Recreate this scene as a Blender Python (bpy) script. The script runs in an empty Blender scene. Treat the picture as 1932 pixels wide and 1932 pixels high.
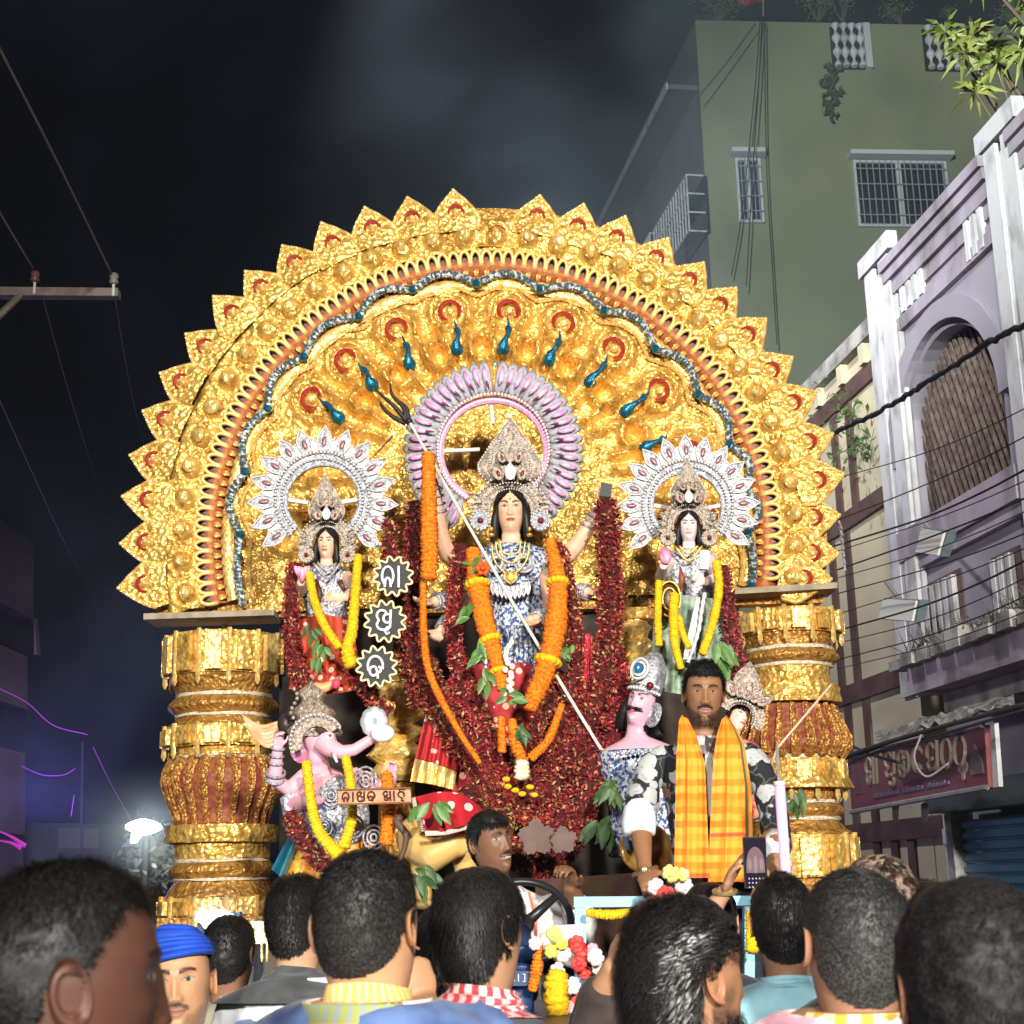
import bpy, math, random
import numpy as np
from mathutils import Vector, Matrix

# ------------------------------------------------------------------ scene, camera, world, lights
S = bpy.context.scene
COL = S.collection
R = math.radians
rng = random.Random(7)
nrng = np.random.default_rng(7)

FPX, CXY = 2750.0, 966.0                      # focal length and centre in the photograph's 1932-pixel frame
CAM = Vector((0.0, 0.0, 1.70))
CAMROT = (Matrix.Rotation(R(90 + 14.1), 3, 'X') @ Matrix.Rotation(R(-1.4), 3, 'Z'))
cam_data = bpy.data.cameras.new('camera')
cam_data.sensor_width = 36.0
cam_data.lens = 36.0 * FPX / 1932.0
cam_data.clip_start, cam_data.clip_end = 0.05, 2000.0
cam_data.dof.use_dof = True
cam_data.dof.focus_distance, cam_data.dof.aperture_fstop = 7.2, 10.0
cam = bpy.data.objects.new('camera', cam_data)
COL.objects.link(cam)
cam.location = CAM
cam.rotation_euler = CAMROT.to_euler()
S.camera = cam

S.view_settings.view_transform = 'Standard'
S.view_settings.look = 'None'
S.view_settings.exposure = 0.0
S.view_settings.gamma = 1.0
S.view_settings.use_curve_mapping = False
cy = S.cycles
cy.use_denoising = True
try:
	cy.denoiser = 'OPENIMAGEDENOISE'
	cy.denoising_input_passes = 'RGB_ALBEDO_NORMAL'
	cy.denoising_prefilter = 'ACCURATE'
except Exception:
	pass
cy.max_bounces, cy.diffuse_bounces, cy.glossy_bounces = 4, 2, 3
cy.transmission_bounces, cy.volume_bounces, cy.transparent_max_bounces = 3, 1, 6
cy.sample_clamp_indirect = 4.0
cy.use_adaptive_sampling = False
cy.volume_step_rate = 4.0
cy.volume_max_steps = 64

# night sky: near-black navy with faint drifting smoke cloud, the same all round
world = bpy.data.worlds.new('World')
S.world = world
world.use_nodes = True
wn, wl = world.node_tree.nodes, world.node_tree.links
wn.clear()
w_out = wn.new('ShaderNodeOutputWorld'); w_bg = wn.new('ShaderNodeBackground')
w_tc = wn.new('ShaderNodeTexCoord')
w_map = wn.new('ShaderNodeMapping'); w_map.inputs['Location'].default_value = (3.1, 0.4, 1.7)
w_n = wn.new('ShaderNodeTexNoise'); w_n.inputs['Scale'].default_value = 5.0
w_n.inputs['Detail'].default_value = 4.0; w_n.inputs['Distortion'].default_value = 0.35
w_r = wn.new('ShaderNodeValToRGB')
w_r.color_ramp.elements[0].position, w_r.color_ramp.elements[0].color = 0.42, (0.0030, 0.0034, 0.0054, 1)
w_r.color_ramp.elements[1].position, w_r.color_ramp.elements[1].color = 0.78, (0.007, 0.0095, 0.015, 1)
wl.new(w_tc.outputs['Generated'], w_map.inputs['Vector'])
wl.new(w_map.outputs['Vector'], w_n.inputs['Vector'])
wl.new(w_n.outputs['Fac'], w_r.inputs['Fac'])
wl.new(w_r.outputs['Color'], w_bg.inputs['Color'])
w_bg.inputs['Strength'].default_value = 1.0
wl.new(w_bg.outputs['Background'], w_out.inputs['Surface'])


def spot(name, loc, target, watts, size_deg, blend, radius, color):
	"""A floodlight lamp out of view: the key is inferred, the others are added."""
	d = bpy.data.lights.new(name, 'SPOT')
	d.energy, d.spot_size, d.spot_blend = watts, R(size_deg), blend
	d.shadow_soft_size, d.color = radius, color
	o = bpy.data.objects.new(name, d)
	COL.objects.link(o)
	o.location = loc
	o.rotation_euler = (Vector(target) - Vector(loc)).to_track_quat('-Z', 'Y').to_euler()
	return o


KEY = (4.6, -16.0, 7.6)
FILL = (-2.9, -15.0, 6.2)
spot('hidden_flood_spot', KEY, (0.2, 8.3, 3.4), 33500, 26, 0.55, 0.55, (1.0, 0.95, 0.86))
spot('hidden_flood_spot', FILL, (0.6, 8.5, 3.5), 15000, 27, 0.6, 0.6, (1.0, 0.97, 0.93))  # added fill from the left, lifting the float and the right-hand facades
spot('hidden_flood_spot', (-3.6, -6.0, 8.2), (8.5, 26.0, 12.0), 42000, 34, 0.9, 0.3, (0.93, 1.0, 0.97))  # added unseen lamp, put there only to brighten the green tower
spot('facade_fill_light', (-1.6, 13.4, 11.6), (3.1, 16.0, 3.0), 2400, 100, 0.8, 0.2, (0.96, 0.93, 1.0))  # added unseen spot that brightens the cream facade; no lamp stands there
HAZE = 0.0004
mh = bpy.data.materials.new('haze_air'); mh.use_nodes = True
mh.node_tree.nodes.clear()
ho = mh.node_tree.nodes.new('ShaderNodeOutputMaterial'); hv = mh.node_tree.nodes.new('ShaderNodeVolumePrincipled')
hv.inputs['Color'].default_value = (0.82, 0.88, 0.95, 1); hv.inputs['Density'].default_value = HAZE
mh.node_tree.links.new(hv.outputs['Volume'], ho.inputs['Volume'])
hm_ = bpy.data.meshes.new('haze')
hm_.from_pydata([(x, y, z) for x in (-42, 42) for y in (-19, 72) for z in (-1, 26)], [], [(0, 1, 3, 2), (4, 6, 7, 5), (0, 4, 5, 1), (2, 3, 7, 6), (0, 2, 6, 4), (1, 5, 7, 3)])
hm_.materials.append(mh)
hz = bpy.data.objects.new('haze', hm_); COL.objects.link(hz); hz['kind'] = 'stuff'
# drifting lamp-lit smoke between the arch and the green tower
ms = bpy.data.materials.new('smoke'); ms.use_nodes = True
N_, L_n = ms.node_tree.nodes, ms.node_tree.links; N_.clear()
so = N_.new('ShaderNodeOutputMaterial'); sv = N_.new('ShaderNodeVolumePrincipled'); sv.inputs['Color'].default_value = (0.68, 0.86, 1.0, 1)
st_c = N_.new('ShaderNodeTexCoord'); sn = N_.new('ShaderNodeTexNoise'); sn.inputs['Scale'].default_value = 2.6; sn.inputs['Detail'].default_value = 3.0; sn.inputs['Distortion'].default_value = 0.5
sg_d = N_.new('ShaderNodeVectorMath'); sg_d.operation = 'LENGTH'
sr = N_.new('ShaderNodeMapRange'); sr.inputs['From Min'].default_value = 0.40; sr.inputs['From Max'].default_value = 0.75; sr.inputs['To Max'].default_value = 0.052
sf = N_.new('ShaderNodeMapRange'); sf.inputs['From Min'].default_value = 1.0; sf.inputs['From Max'].default_value = 0.35
sm_ = N_.new('ShaderNodeMath'); sm_.operation = 'MULTIPLY'
L_n.new(st_c.outputs['Object'], sn.inputs['Vector']); L_n.new(st_c.outputs['Object'], sg_d.inputs[0]); L_n.new(sn.outputs['Fac'], sr.inputs['Value'])
L_n.new(sg_d.outputs['Value'], sf.inputs['Value']); L_n.new(sr.outputs['Result'], sm_.inputs[0]); L_n.new(sf.outputs['Result'], sm_.inputs[1])
L_n.new(sm_.outputs['Value'], sv.inputs['Density']); L_n.new(sv.outputs['Volume'], so.inputs['Volume'])
# ------------------------------------------------------------------ picture point -> place in the street
def ray(px, py):
	return CAMROT @ Vector(((px - CXY) / FPX, -(py - CXY) / FPX, -1.0))


def P(px, py, Y):
	"""The point on the upright plane y = Y (metres from the camera) seen at this picture point."""
	d = ray(px, py)
	return CAM + d * (Y / d.y)


def PPL(px, py, p0, n):
	d = ray(px, py)
	return CAM + d * ((p0 - CAM).dot(n) / d.dot(n))


def M(Y):
	"""metres per picture unit at depth Y"""
	return Y / FPX * 1.01


# ------------------------------------------------------------------ noise
def _hash(ix, iy, iz, seed):
	h = (ix.astype(np.int64) * 374761393 + iy.astype(np.int64) * 668265263 + iz.astype(np.int64) * 2147483647 + seed * 974634599)
	h = (h ^ (h >> 13)) * 1274126177
	h = h ^ (h >> 16)
	return (h & 0xFFFFFF) / float(0xFFFFFF)


def vnoise(p, scale=1.0, seed=0):
	p = np.asarray(p, float) * scale
	i = np.floor(p).astype(np.int64); f = p - i
	f = f * f * (3 - 2 * f)
	r = 0
	for dx in (0, 1):
		for dy in (0, 1):
			for dz in (0, 1):
				w = (f[:, 0] if dx else 1 - f[:, 0]) * (f[:, 1] if dy else 1 - f[:, 1]) * (f[:, 2] if dz else 1 - f[:, 2])
				r = r + w * _hash(i[:, 0] + dx, i[:, 1] + dy, i[:, 2] + dz, seed)
	return r


def fnoise(p, scale=1.0, seed=0, octv=3):
	r, a, t = 0, 1.0, 0
	for k in range(octv):
		r = r + a * vnoise(p, scale * 2 ** k, seed + k); t += a; a *= 0.5
	return r / t


# ------------------------------------------------------------------ mesh builder
class MB:
	def __init__(self):
		self.v, self.f, self.c = [], [], None

	def add(self, vs, fs):
		o = len(self.v)
		self.v.extend([tuple(p) for p in vs])
		self.f.extend([tuple(i + o for i in f) for f in fs])
		return o

	def box(self, c, s, rot=None):
		c = Vector(c); hx, hy, hz = s[0] / 2, s[1] / 2, s[2] / 2
		vs = []
		for x, y, z in ((-1, -1, -1), (1, -1, -1), (1, 1, -1), (-1, 1, -1), (-1, -1, 1), (1, -1, 1), (1, 1, 1), (-1, 1, 1)):
			p = Vector((x * hx, y * hy, z * hz))
			vs.append(c + (rot @ p if rot is not None else p))
		self.add(vs, [(0, 3, 2, 1), (4, 5, 6, 7), (0, 1, 5, 4), (1, 2, 6, 5), (2, 3, 7, 6), (3, 0, 4, 7)])
		return self

	def prism(self, pts, ext):
		"""closed outline (any order), thickened by the vector ext"""
		n = len(pts); ext = Vector(ext)
		a = [Vector(p) for p in pts]
		nrm = Vector((0, 0, 0))
		for i in range(n):
			nrm += (a[i] - a[0]).cross(a[(i + 1) % n] - a[0])
		if nrm.dot(ext) > 0:
			a.reverse()
		vs = a + [p + ext for p in a]
		fs = [tuple(range(n)), tuple(range(2 * n - 1, n - 1, -1))]
		for i in range(n):
			j = (i + 1) % n
			fs.append((j, i, i + n, j + n))
		self.add(vs, fs)
		return self

	def tube(self, pts, rad, n=8, closed=False, caps=True, squash=None):
		pts = [Vector(p) for p in pts]; m = len(pts)
		if not hasattr(rad, '__len__'):
			rad = [rad] * m
		vs, up = [], None
		for i in range(m):
			if closed:
				t = pts[(i + 1) % m] - pts[i - 1]
			else:
				t = pts[min(i + 1, m - 1)] - pts[max(i - 1, 0)]
			if t.length < 1e-9:
				t = Vector((0, 0, 1))
			t.normalize()
			if up is None:
				up = Vector((0, -1, 0)) if abs(t.y) < 0.9 else Vector((0, 0, 1))
			a = up - t * up.dot(t)
			if a.length < 1e-6:
				a = t.orthogonal()
			a.normalize(); up = a
			b = t.cross(a)
			q = squash or 1.0
			for k in range(n):
				an = 2 * math.pi * k / n
				vs.append(pts[i] + a * (math.cos(an) * rad[i] * q) + b * (math.sin(an) * rad[i]))
		fs = []
		for i in range(m if closed else m - 1):
			for k in range(n):
				k2 = (k + 1) % n; i2 = (i + 1) % m
				fs.append((i * n + k, i2 * n + k, i2 * n + k2, i * n + k2))
		if caps and not closed:
			fs.append(tuple(range(n)))
			fs.append(tuple((m - 1) * n + k for k in range(n - 1, -1, -1)))
		self.add(vs, fs)
		return self

	def ell(self, c, r, rot=None, nu=12, nv=8):
		c = Vector(c)
		if not hasattr(r, '__len__'):
			r = (r, r, r)
		vs = []
		def q(x, y, z):
			p = Vector((x * r[0], y * r[1], z * r[2]))
			return c + (rot @ p if rot is not None else p)
		vs.append(q(0, 0, 1))
		for j in range(1, nv):
			th = math.pi * j / nv
			for i in range(nu):
				ph = 2 * math.pi * i / nu
				vs.append(q(math.sin(th) * math.cos(ph), math.sin(th) * math.sin(ph), math.cos(th)))
		vs.append(q(0, 0, -1))
		fs = []
		for i in range(nu):
			fs.append((0, 1 + i, 1 + (i + 1) % nu))
			fs.append((len(vs) - 1, 1 + (nv - 2) * nu + (i + 1) % nu, 1 + (nv - 2) * nu + i))
		for j in range(nv - 2):
			for i in range(nu):
				i2 = (i + 1) % nu
				fs.append((1 + j * nu + i, 1 + (j + 1) * nu + i, 1 + (j + 1) * nu + i2, 1 + j * nu + i2))
		self.add(vs, fs)
		return self

	def lathe(self, prof, c, n=24, rot=None, a0=0.0):
		"""profile of (radius, height) turned about the local z axis through c"""
		c = Vector(c); vs = []
		for r, z in prof:
			for k in range(n):
				an = a0 + 2 * math.pi * k / n
				p = Vector((math.cos(an) * r, math.sin(an) * r, z))
				vs.append(c + (rot @ p if rot is not None else p))
		fs = []
		for i in range(len(prof) - 1):
			for k in range(n):
				k2 = (k + 1) % n
				fs.append((i * n + k, i * n + k2, (i + 1) * n + k2, (i + 1) * n + k))
		fs.append(tuple(range(n - 1, -1, -1)))
		fs.append(tuple((len(prof) - 1) * n + k for k in range(n)))
		self.add(vs, fs)
		return self

	def grid(self, V, closed_u=False):
		"""V: array (rows, cols, 3)"""
		V = np.asarray(V); r, c = V.shape[:2]
		fs = []
		for i in range(r - 1):
			for j in range(c if closed_u else c - 1):
				j2 = (j + 1) % c
				fs.append((i * c + j, i * c + j2, (i + 1) * c + j2, (i + 1) * c + j))
		self.add(V.reshape(-1, 3).tolist(), fs)
		return self

	def mesh(self, name, mat=None, smooth=False):
		me = bpy.data.meshes.new(name)
		me.from_pydata(self.v, [], self.f)
		if mat is not None:
			me.materials.append(mat)
		if smooth:
			me.polygons.foreach_set('use_smooth', [True] * len(me.polygons))
		if self.c is not None:
			set_col(me, self.c)
		me.update()
		return me

	def build(self, name, mat=None, parent=None, smooth=False):
		return link(name, self.mesh(name, mat, smooth), parent)


def set_col(me, c):
	c = np.asarray(c, np.float32)
	if c.shape[1] == 3:
		c = np.hstack([c, np.ones((len(c), 1), np.float32)])
	a = me.color_attributes.new('Col', 'FLOAT_COLOR', 'POINT')
	a.data.foreach_set('color', c.reshape(-1))


def tris_mesh(name, V, F, mat, smooth=False, C=None):
	"""fast mesh from arrays; F is (n, 3) or (n, 4)"""
	V = np.asarray(V, np.float32); F = np.asarray(F, np.int32); k = F.shape[1]
	me = bpy.data.meshes.new(name)
	me.vertices.add(len(V)); me.vertices.foreach_set('co', V.reshape(-1))
	me.loops.add(F.size); me.loops.foreach_set('vertex_index', F.reshape(-1))
	me.polygons.add(len(F)); me.polygons.foreach_set('loop_start', np.arange(len(F), dtype=np.int32) * k)
	me.polygons.foreach_set('loop_total', np.full(len(F), k, np.int32))
	if smooth:
		me.polygons.foreach_set('use_smooth', np.ones(len(F), bool))
	me.update(calc_edges=True)
	if mat is not None:
		me.materials.append(mat)
	if C is not None:
		set_col(me, C)
	return me


def link(name, me, parent=None, loc=None, rot=None, scale=None):
	o = bpy.data.objects.new(name, me)
	COL.objects.link(o)
	if loc is not None:
		o.location = loc
	if rot is not None:
		o.rotation_euler = rot
	if scale is not None:
		o.scale = scale
	if parent is not None:
		hang(o, parent)
	return o


def base_of(o):
	"""world translation of an unrotated thing or part (its own matrix chain, without waiting for an update)"""
	m = o.matrix_basis.copy()
	while o.parent:
		m = o.matrix_parent_inverse @ m
		o = o.parent
		m = o.matrix_basis @ m
	return m


def hang(o, parent):
	o.parent = parent
	o.matrix_parent_inverse = base_of(parent).inverted()
	return o


def thing(name, label, cat, loc=(0, 0, 0), group=None):
	o = bpy.data.objects.new(name, None)
	o.empty_display_size = 0.1
	COL.objects.link(o)
	o.location = loc
	return tag(o, label, cat, group)


def tag(o, label, cat, group=None, kind=None):
	if label:
		o['label'] = label
	if cat:
		o['category'] = cat
	if group:
		o['group'] = group
	if kind:
		o['kind'] = kind
	return o


def remeshed(mb, voxel, smooth=2, name='tmp'):
	"""weld the overlapping solids of a builder into one continuous skin; returns (V, F quads/tris list)"""
	me = mb.mesh(name)
	o = bpy.data.objects.new(name, me)
	COL.objects.link(o)
	m = o.modifiers.new('r', 'REMESH'); m.mode = 'VOXEL'; m.voxel_size = voxel
	if smooth:
		s = o.modifiers.new('s', 'SMOOTH'); s.factor = 0.5; s.iterations = smooth
	dg = bpy.context.evaluated_depsgraph_get()
	ev = o.evaluated_get(dg)
	m2 = ev.to_mesh()
	V = np.empty(len(m2.vertices) * 3, np.float32); m2.vertices.foreach_get('co', V)
	F = [tuple(p.vertices) for p in m2.polygons]
	ev.to_mesh_clear()
	bpy.data.objects.remove(o); bpy.data.meshes.remove(me)
	return V.reshape(-1, 3), F


def arr_mesh(name, V, F, mat, smooth=True, C=None):
	me = bpy.data.meshes.new(name)
	me.from_pydata(np.asarray(V).tolist(), [], F)
	if mat is not None:
		me.materials.append(mat)
	if smooth:
		me.polygons.foreach_set('use_smooth', [True] * len(me.polygons))
	if C is not None:
		set_col(me, C)
	me.update()
	return me


def spline(pts, n):
	"""Catmull-Rom through pts, n samples (2-D or 3-D)"""
	p = np.asarray([list(q) for q in pts], float)
	p = np.vstack([2 * p[0] - p[1], p, 2 * p[-1] - p[-2]])
	segs = len(p) - 3
	out = []
	for t in np.linspace(0, segs - 1e-9, n):
		i = int(t); f = t - i
		a, b, c, d = p[i], p[i + 1], p[i + 2], p[i + 3]
		out.append(0.5 * ((2 * b) + (-a + c) * f + (2 * a - 5 * b + 4 * c - d) * f ** 2 + (-a + 3 * b - 3 * c + d) * f ** 3))
	return np.array(out)


# ------------------------------------------------------------------ materials
MATS = {}


def lin(r, g, b):
	"""sRGB 0..255 to linear"""
	return tuple((c / 255 / 12.92) if c / 255 <= 0.04045 else ((c / 255 + 0.055) / 1.055) ** 2.4 for c in (r, g, b))


def pm(name, col, rough=0.6, metal=0.0, col2=None, scale=8.0, detail=3.0, lo=0.4, hi=0.65, bump=0.0, bscale=40.0, bdist=0.01,
	   spec=0.4, emit=None, estr=0.0, tex='noise', sheen=0.0, trans=0.0, btex='noise', stretch=None, alpha=1.0, sub=0.0):
	"""procedural principled material"""
	if name in MATS:
		return MATS[name]
	m = bpy.data.materials.new(name); m.use_nodes = True
	nt = m.node_tree; N, L = nt.nodes, nt.links
	b = N['Principled BSDF']
	b.inputs['Base Color'].default_value = (*col, 1)
	b.inputs['Roughness'].default_value = rough
	b.inputs['Metallic'].default_value = metal
	b.inputs['Specular IOR Level'].default_value = spec
	if sheen:
		b.inputs['Sheen Weight'].default_value = sheen
	if trans:
		b.inputs['Transmission Weight'].default_value = trans
	if alpha < 1:
		b.inputs['Alpha'].default_value = alpha
	if emit is not None:
		b.inputs['Emission Color'].default_value = (*emit, 1)
		b.inputs['Emission Strength'].default_value = estr
	vec = None
	if col2 is not None or bump:
		tc = N.new('ShaderNodeTexCoord'); vec = tc.outputs['Object']
		if stretch:
			mp = N.new('ShaderNodeMapping'); mp.inputs['Scale'].default_value = stretch
			L.new(vec, mp.inputs['Vector']); vec = mp.outputs['Vector']
	if col2 is not None:
		if tex == 'noise':
			t = N.new('ShaderNodeTexNoise'); t.inputs['Detail'].default_value = detail; t.inputs['Scale'].default_value = scale
			fac = t.outputs['Fac']
		elif tex == 'voronoi':
			t = N.new('ShaderNodeTexVoronoi'); t.inputs['Scale'].default_value = scale
			fac = t.outputs['Distance']
		L.new(vec, t.inputs['Vector'])
		r = N.new('ShaderNodeValToRGB')
		r.color_ramp.elements[0].position, r.color_ramp.elements[0].color = lo, (*col, 1)
		r.color_ramp.elements[1].position, r.color_ramp.elements[1].color = hi, (*col2, 1)
		L.new(fac, r.inputs['Fac']); L.new(r.outputs['Color'], b.inputs['Base Color'])
	if bump:
		if btex == 'noise':
			t2 = N.new('ShaderNodeTexNoise'); t2.inputs['Detail'].default_value = 4.0; o2 = t2.outputs['Fac']
		else:
			t2 = N.new('ShaderNodeTexVoronoi'); o2 = t2.outputs['Distance']
		t2.inputs['Scale'].default_value = bscale
		L.new(vec, t2.inputs['Vector'])
		bp = N.new('ShaderNodeBump'); bp.inputs['Strength'].default_value = bump; bp.inputs['Distance'].default_value = bdist
		L.new(o2, bp.inputs['Height']); L.new(bp.outputs['Normal'], b.inputs['Normal'])
	MATS[name] = m
	return m


def vcol_mat(name, rough=0.5, bump=0.0, bscale=150.0, bdist=0.002, spec=0.4, sub=0.0, metal=0.0):
	"""base colour from the mesh's own painted colours (skin, features, print)"""
	if name in MATS:
		return MATS[name]
	m = bpy.data.materials.new(name); m.use_nodes = True
	N, L = m.node_tree.nodes, m.node_tree.links
	b = N['Principled BSDF']; b.inputs['Roughness'].default_value = rough; b.inputs['Specular IOR Level'].default_value = spec
	b.inputs['Metallic'].default_value = metal
	if sub:
		b.inputs['Subsurface Weight'].default_value = sub
		b.inputs['Subsurface Radius'].default_value = (0.008, 0.003, 0.0015)
		b.inputs['Subsurface Scale'].default_value = 0.6
	a = N.new('ShaderNodeVertexColor'); a.layer_name = 'Col'
	L.new(a.outputs['Color'], b.inputs['Base Color'])
	if bump:
		tc = N.new('ShaderNodeTexCoord'); t = N.new('ShaderNodeTexNoise'); t.inputs['Scale'].default_value = bscale
		bp = N.new('ShaderNodeBump'); bp.inputs['Strength'].default_value = bump; bp.inputs['Distance'].default_value = bdist
		L.new(tc.outputs['Object'], t.inputs['Vector']); L.new(t.outputs['Fac'], bp.inputs['Height']); L.new(bp.outputs['Normal'], b.inputs['Normal'])
	MATS[name] = m
	return m


def foil(name, col, dark, rough=0.34, metal=0.72, scale=55.0, bump=0.8, vs=26.0):
	"""crumpled foil: facets of their own tilt, creases, worn spots"""
	if name in MATS:
		return MATS[name]
	m = bpy.data.materials.new(name); m.use_nodes = True
	N, L = m.node_tree.nodes, m.node_tree.links
	b = N['Principled BSDF']; b.inputs['Metallic'].default_value = metal; b.inputs['Roughness'].default_value = rough
	tc = N.new('ShaderNodeTexCoord')
	n1 = N.new('ShaderNodeTexNoise'); n1.inputs['Scale'].default_value = vs; n1.inputs['Detail'].default_value = 5.0; n1.inputs['Roughness'].default_value = 0.65
	L.new(tc.outputs['Object'], n1.inputs['Vector'])
	r = N.new('ShaderNodeValToRGB')
	r.color_ramp.elements[0].position, r.color_ramp.elements[0].color = 0.36, (*dark, 1)
	r.color_ramp.elements[1].position, r.color_ramp.elements[1].color = 0.58, (*col, 1)
	L.new(n1.outputs['Fac'], r.inputs['Fac']); L.new(r.outputs['Color'], b.inputs['Base Color'])
	v = N.new('ShaderNodeTexVoronoi'); v.inputs['Scale'].default_value = scale
	L.new(tc.outputs['Object'], v.inputs['Vector'])
	n2 = N.new('ShaderNodeTexNoise'); n2.inputs['Scale'].default_value = scale * 0.8; n2.inputs['Detail'].default_value = 3.0
	L.new(tc.outputs['Object'], n2.inputs['Vector'])
	ad = N.new('ShaderNodeMath'); ad.operation = 'ADD'
	L.new(v.outputs['Distance'], ad.inputs[0]); L.new(n2.outputs['Fac'], ad.inputs[1])
	bp = N.new('ShaderNodeBump'); bp.inputs['Strength'].default_value = bump; bp.inputs['Distance'].default_value = 0.02
	L.new(ad.outputs['Value'], bp.inputs['Height']); L.new(bp.outputs['Normal'], b.inputs['Normal'])
	MATS[name] = m
	return m


GOLD = foil('gold_foil', (0.90, 0.57, 0.145), (0.52, 0.27, 0.05), rough=0.36, metal=0.58, scale=30, bump=0.62, vs=14)
GOLD_LIGHT = foil('bright_gold_foil', (0.98, 0.74, 0.28), (0.8, 0.46, 0.1), rough=0.4, metal=.55, bump=0.4, scale=34)
GOLD_DEEP = foil('deep_gold_foil', (0.56, 0.29, 0.06), (0.28, 0.12, 0.025), rough=0.45, metal=0.5, bump=0.6, scale=40)
GOLD_SMOOTH = pm('gold_paint', (0.80, 0.46, 0.10), 0.35, 0.6, col2=(0.62, 0.33, 0.06), scale=20, bump=0.3, bscale=60)
SILVER = pm('silver_filigree', (0.52, 0.52, 0.56), 0.35, 0.4, col2=(0.22, 0.22, 0.25), scale=60, bump=0.7, bscale=110, bdist=0.01)
PEARL = pm('pearl_bead', (0.62, 0.60, 0.58), 0.25, 0.0, spec=0.6)
BEIGE = pm('beige_filigree', (0.56, 0.47, 0.38), 0.42, 0.25, col2=(0.22, 0.16, 0.11), scale=70, bump=0.8, bscale=130, bdist=0.01)
MAROON = pm('maroon_cloth', (0.20, 0.018, 0.014), 0.7, 0.0, col2=(0.30, 0.04, 0.02), scale=20)
RUST = pm('rust_velvet', (0.33, 0.07, 0.02), 0.6, 0.1, col2=(0.45, 0.15, 0.04), scale=50, bump=0.3)
DARK = pm('dark_backing', (0.03, 0.022, 0.018), 0.85, col2=(0.05, 0.035, 0.025), scale=10)
BLACK = pm('black_paint', (0.012, 0.012, 0.014), 0.55)
STEEL = pm('grey_steel', (0.34, 0.33, 0.31), 0.5, 0.4, col2=(0.24, 0.23, 0.21), scale=15)
CEMENT = pm('worn_cement', (0.42, 0.41, 0.38), 0.9, col2=(0.16, 0.15, 0.13), scale=3.0, detail=6, bump=0.4, bscale=25)
# ------------------------------------------------------------------ ground
gm = pm('asphalt', (0.05, 0.05, 0.052), 0.9, col2=(0.085, 0.08, 0.075), scale=4, detail=6, bump=0.3, bscale=60)
mb = MB()
mb.add([(-40, -12, 0), (40, -12, 0), (40, 70, 0), (-40, 70, 0)], [(0, 1, 2, 3)])
o = mb.build('road', gm); o['kind'] = 'structure'

# ------------------------------------------------------------------ the row of houses along the right kerb: one upright facade plane
UDIR = Vector((-0.132, 0.9912, 0.0)).normalized()           # along the street
NDIR = Vector((-UDIR.y, UDIR.x, 0.0))                       # out of the facade, over the street
if NDIR.x > 0:
	NDIR = -NDIR
FP0 = P(1690, 1250, 14.0)
UP = Vector((0, 0, 1))


def F(px, py, off=0.0):
	"""point on the facade plane moved `off` metres out over the street"""
	return PPL(px, py, FP0 + NDIR * off, NDIR)


def fs(p):
	"""(distance along the facade, height) of a point"""
	return ((p - FP0).dot(UDIR), p.z)


def FW(s, z, off=0.0):
	q = FP0 + UDIR * s + NDIR * off
	return Vector((q.x, q.y, z))


def fbox(mb, s0, s1, z0, z1, o0, o1):
	"""block on the facade between two stations, heights and offsets"""
	a = [FW(s0, z0, o0), FW(s1, z0, o0), FW(s1, z1, o0), FW(s0, z1, o0)]
	mb.prism(a, NDIR * (o1 - o0))
	return mb


LILAC = pm('lilac_plaster', (0.29, 0.265, 0.315), 0.9, col2=(0.23, 0.21, 0.25), scale=1.6, detail=6, bump=0.15, bscale=40)
LILAC_D = pm('stained_lilac_plaster', (0.34, 0.29, 0.35), 0.9, col2=(0.12, 0.11, 0.11), scale=2.4, detail=7, lo=0.42, hi=0.7, bump=0.3, bscale=20, stretch=(1, 1, 0.35))
WHITEP = pm('flaking_white_paint', (0.50, 0.50, 0.51), 0.85, col2=(0.26, 0.25, 0.25), scale=5, detail=8, lo=0.5, hi=0.72, bump=0.3, bscale=30, stretch=(1, 1, 0.5))
CREAM = pm('cream_plaster', (0.55, 0.49, 0.33), 0.9, col2=(0.46, 0.41, 0.28), scale=1.2, detail=6, bump=0.1, bscale=40)
BROWNP = pm('brown_paint', (0.085, 0.045, 0.04), 0.7, col2=(0.13, 0.075, 0.065), scale=3)
MULL = pm('dark_glass', (0.012, 0.016, 0.022), 0.12, spec=0.6)
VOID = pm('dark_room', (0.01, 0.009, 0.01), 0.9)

# stations of the lilac house
sA, zc = fs(F(1690, 1250))                                   # its far edge
z_top_l = fs(F(1648, 528, .08))[1]; z_p2 = fs(F(1866, 300, .08))[1]
s_p1 = 0.0; s_p2 = fs(F(1855, 225))[0]
lh = thing('lilac_house', 'two storey lilac house with white pilasters and an arched lattice window', 'house', FW(-5, 0))
Lz = lambda px, py: fs(F(px, py))[1]
Ls = lambda px, py, off=0.0: fs(F(px, py, off))[0]
s_near = -9.5
s_l, s_r = Ls(1702, 700), Ls(1905, 600)                             # bay between the two pilasters (s falls towards the camera)
z_bal = Lz(1690, 1250)
s_b, z_f1 = fs(F(1710, 1262, .6)); z_f0 = fs(F(1714, 1313, .6))[1]
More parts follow.
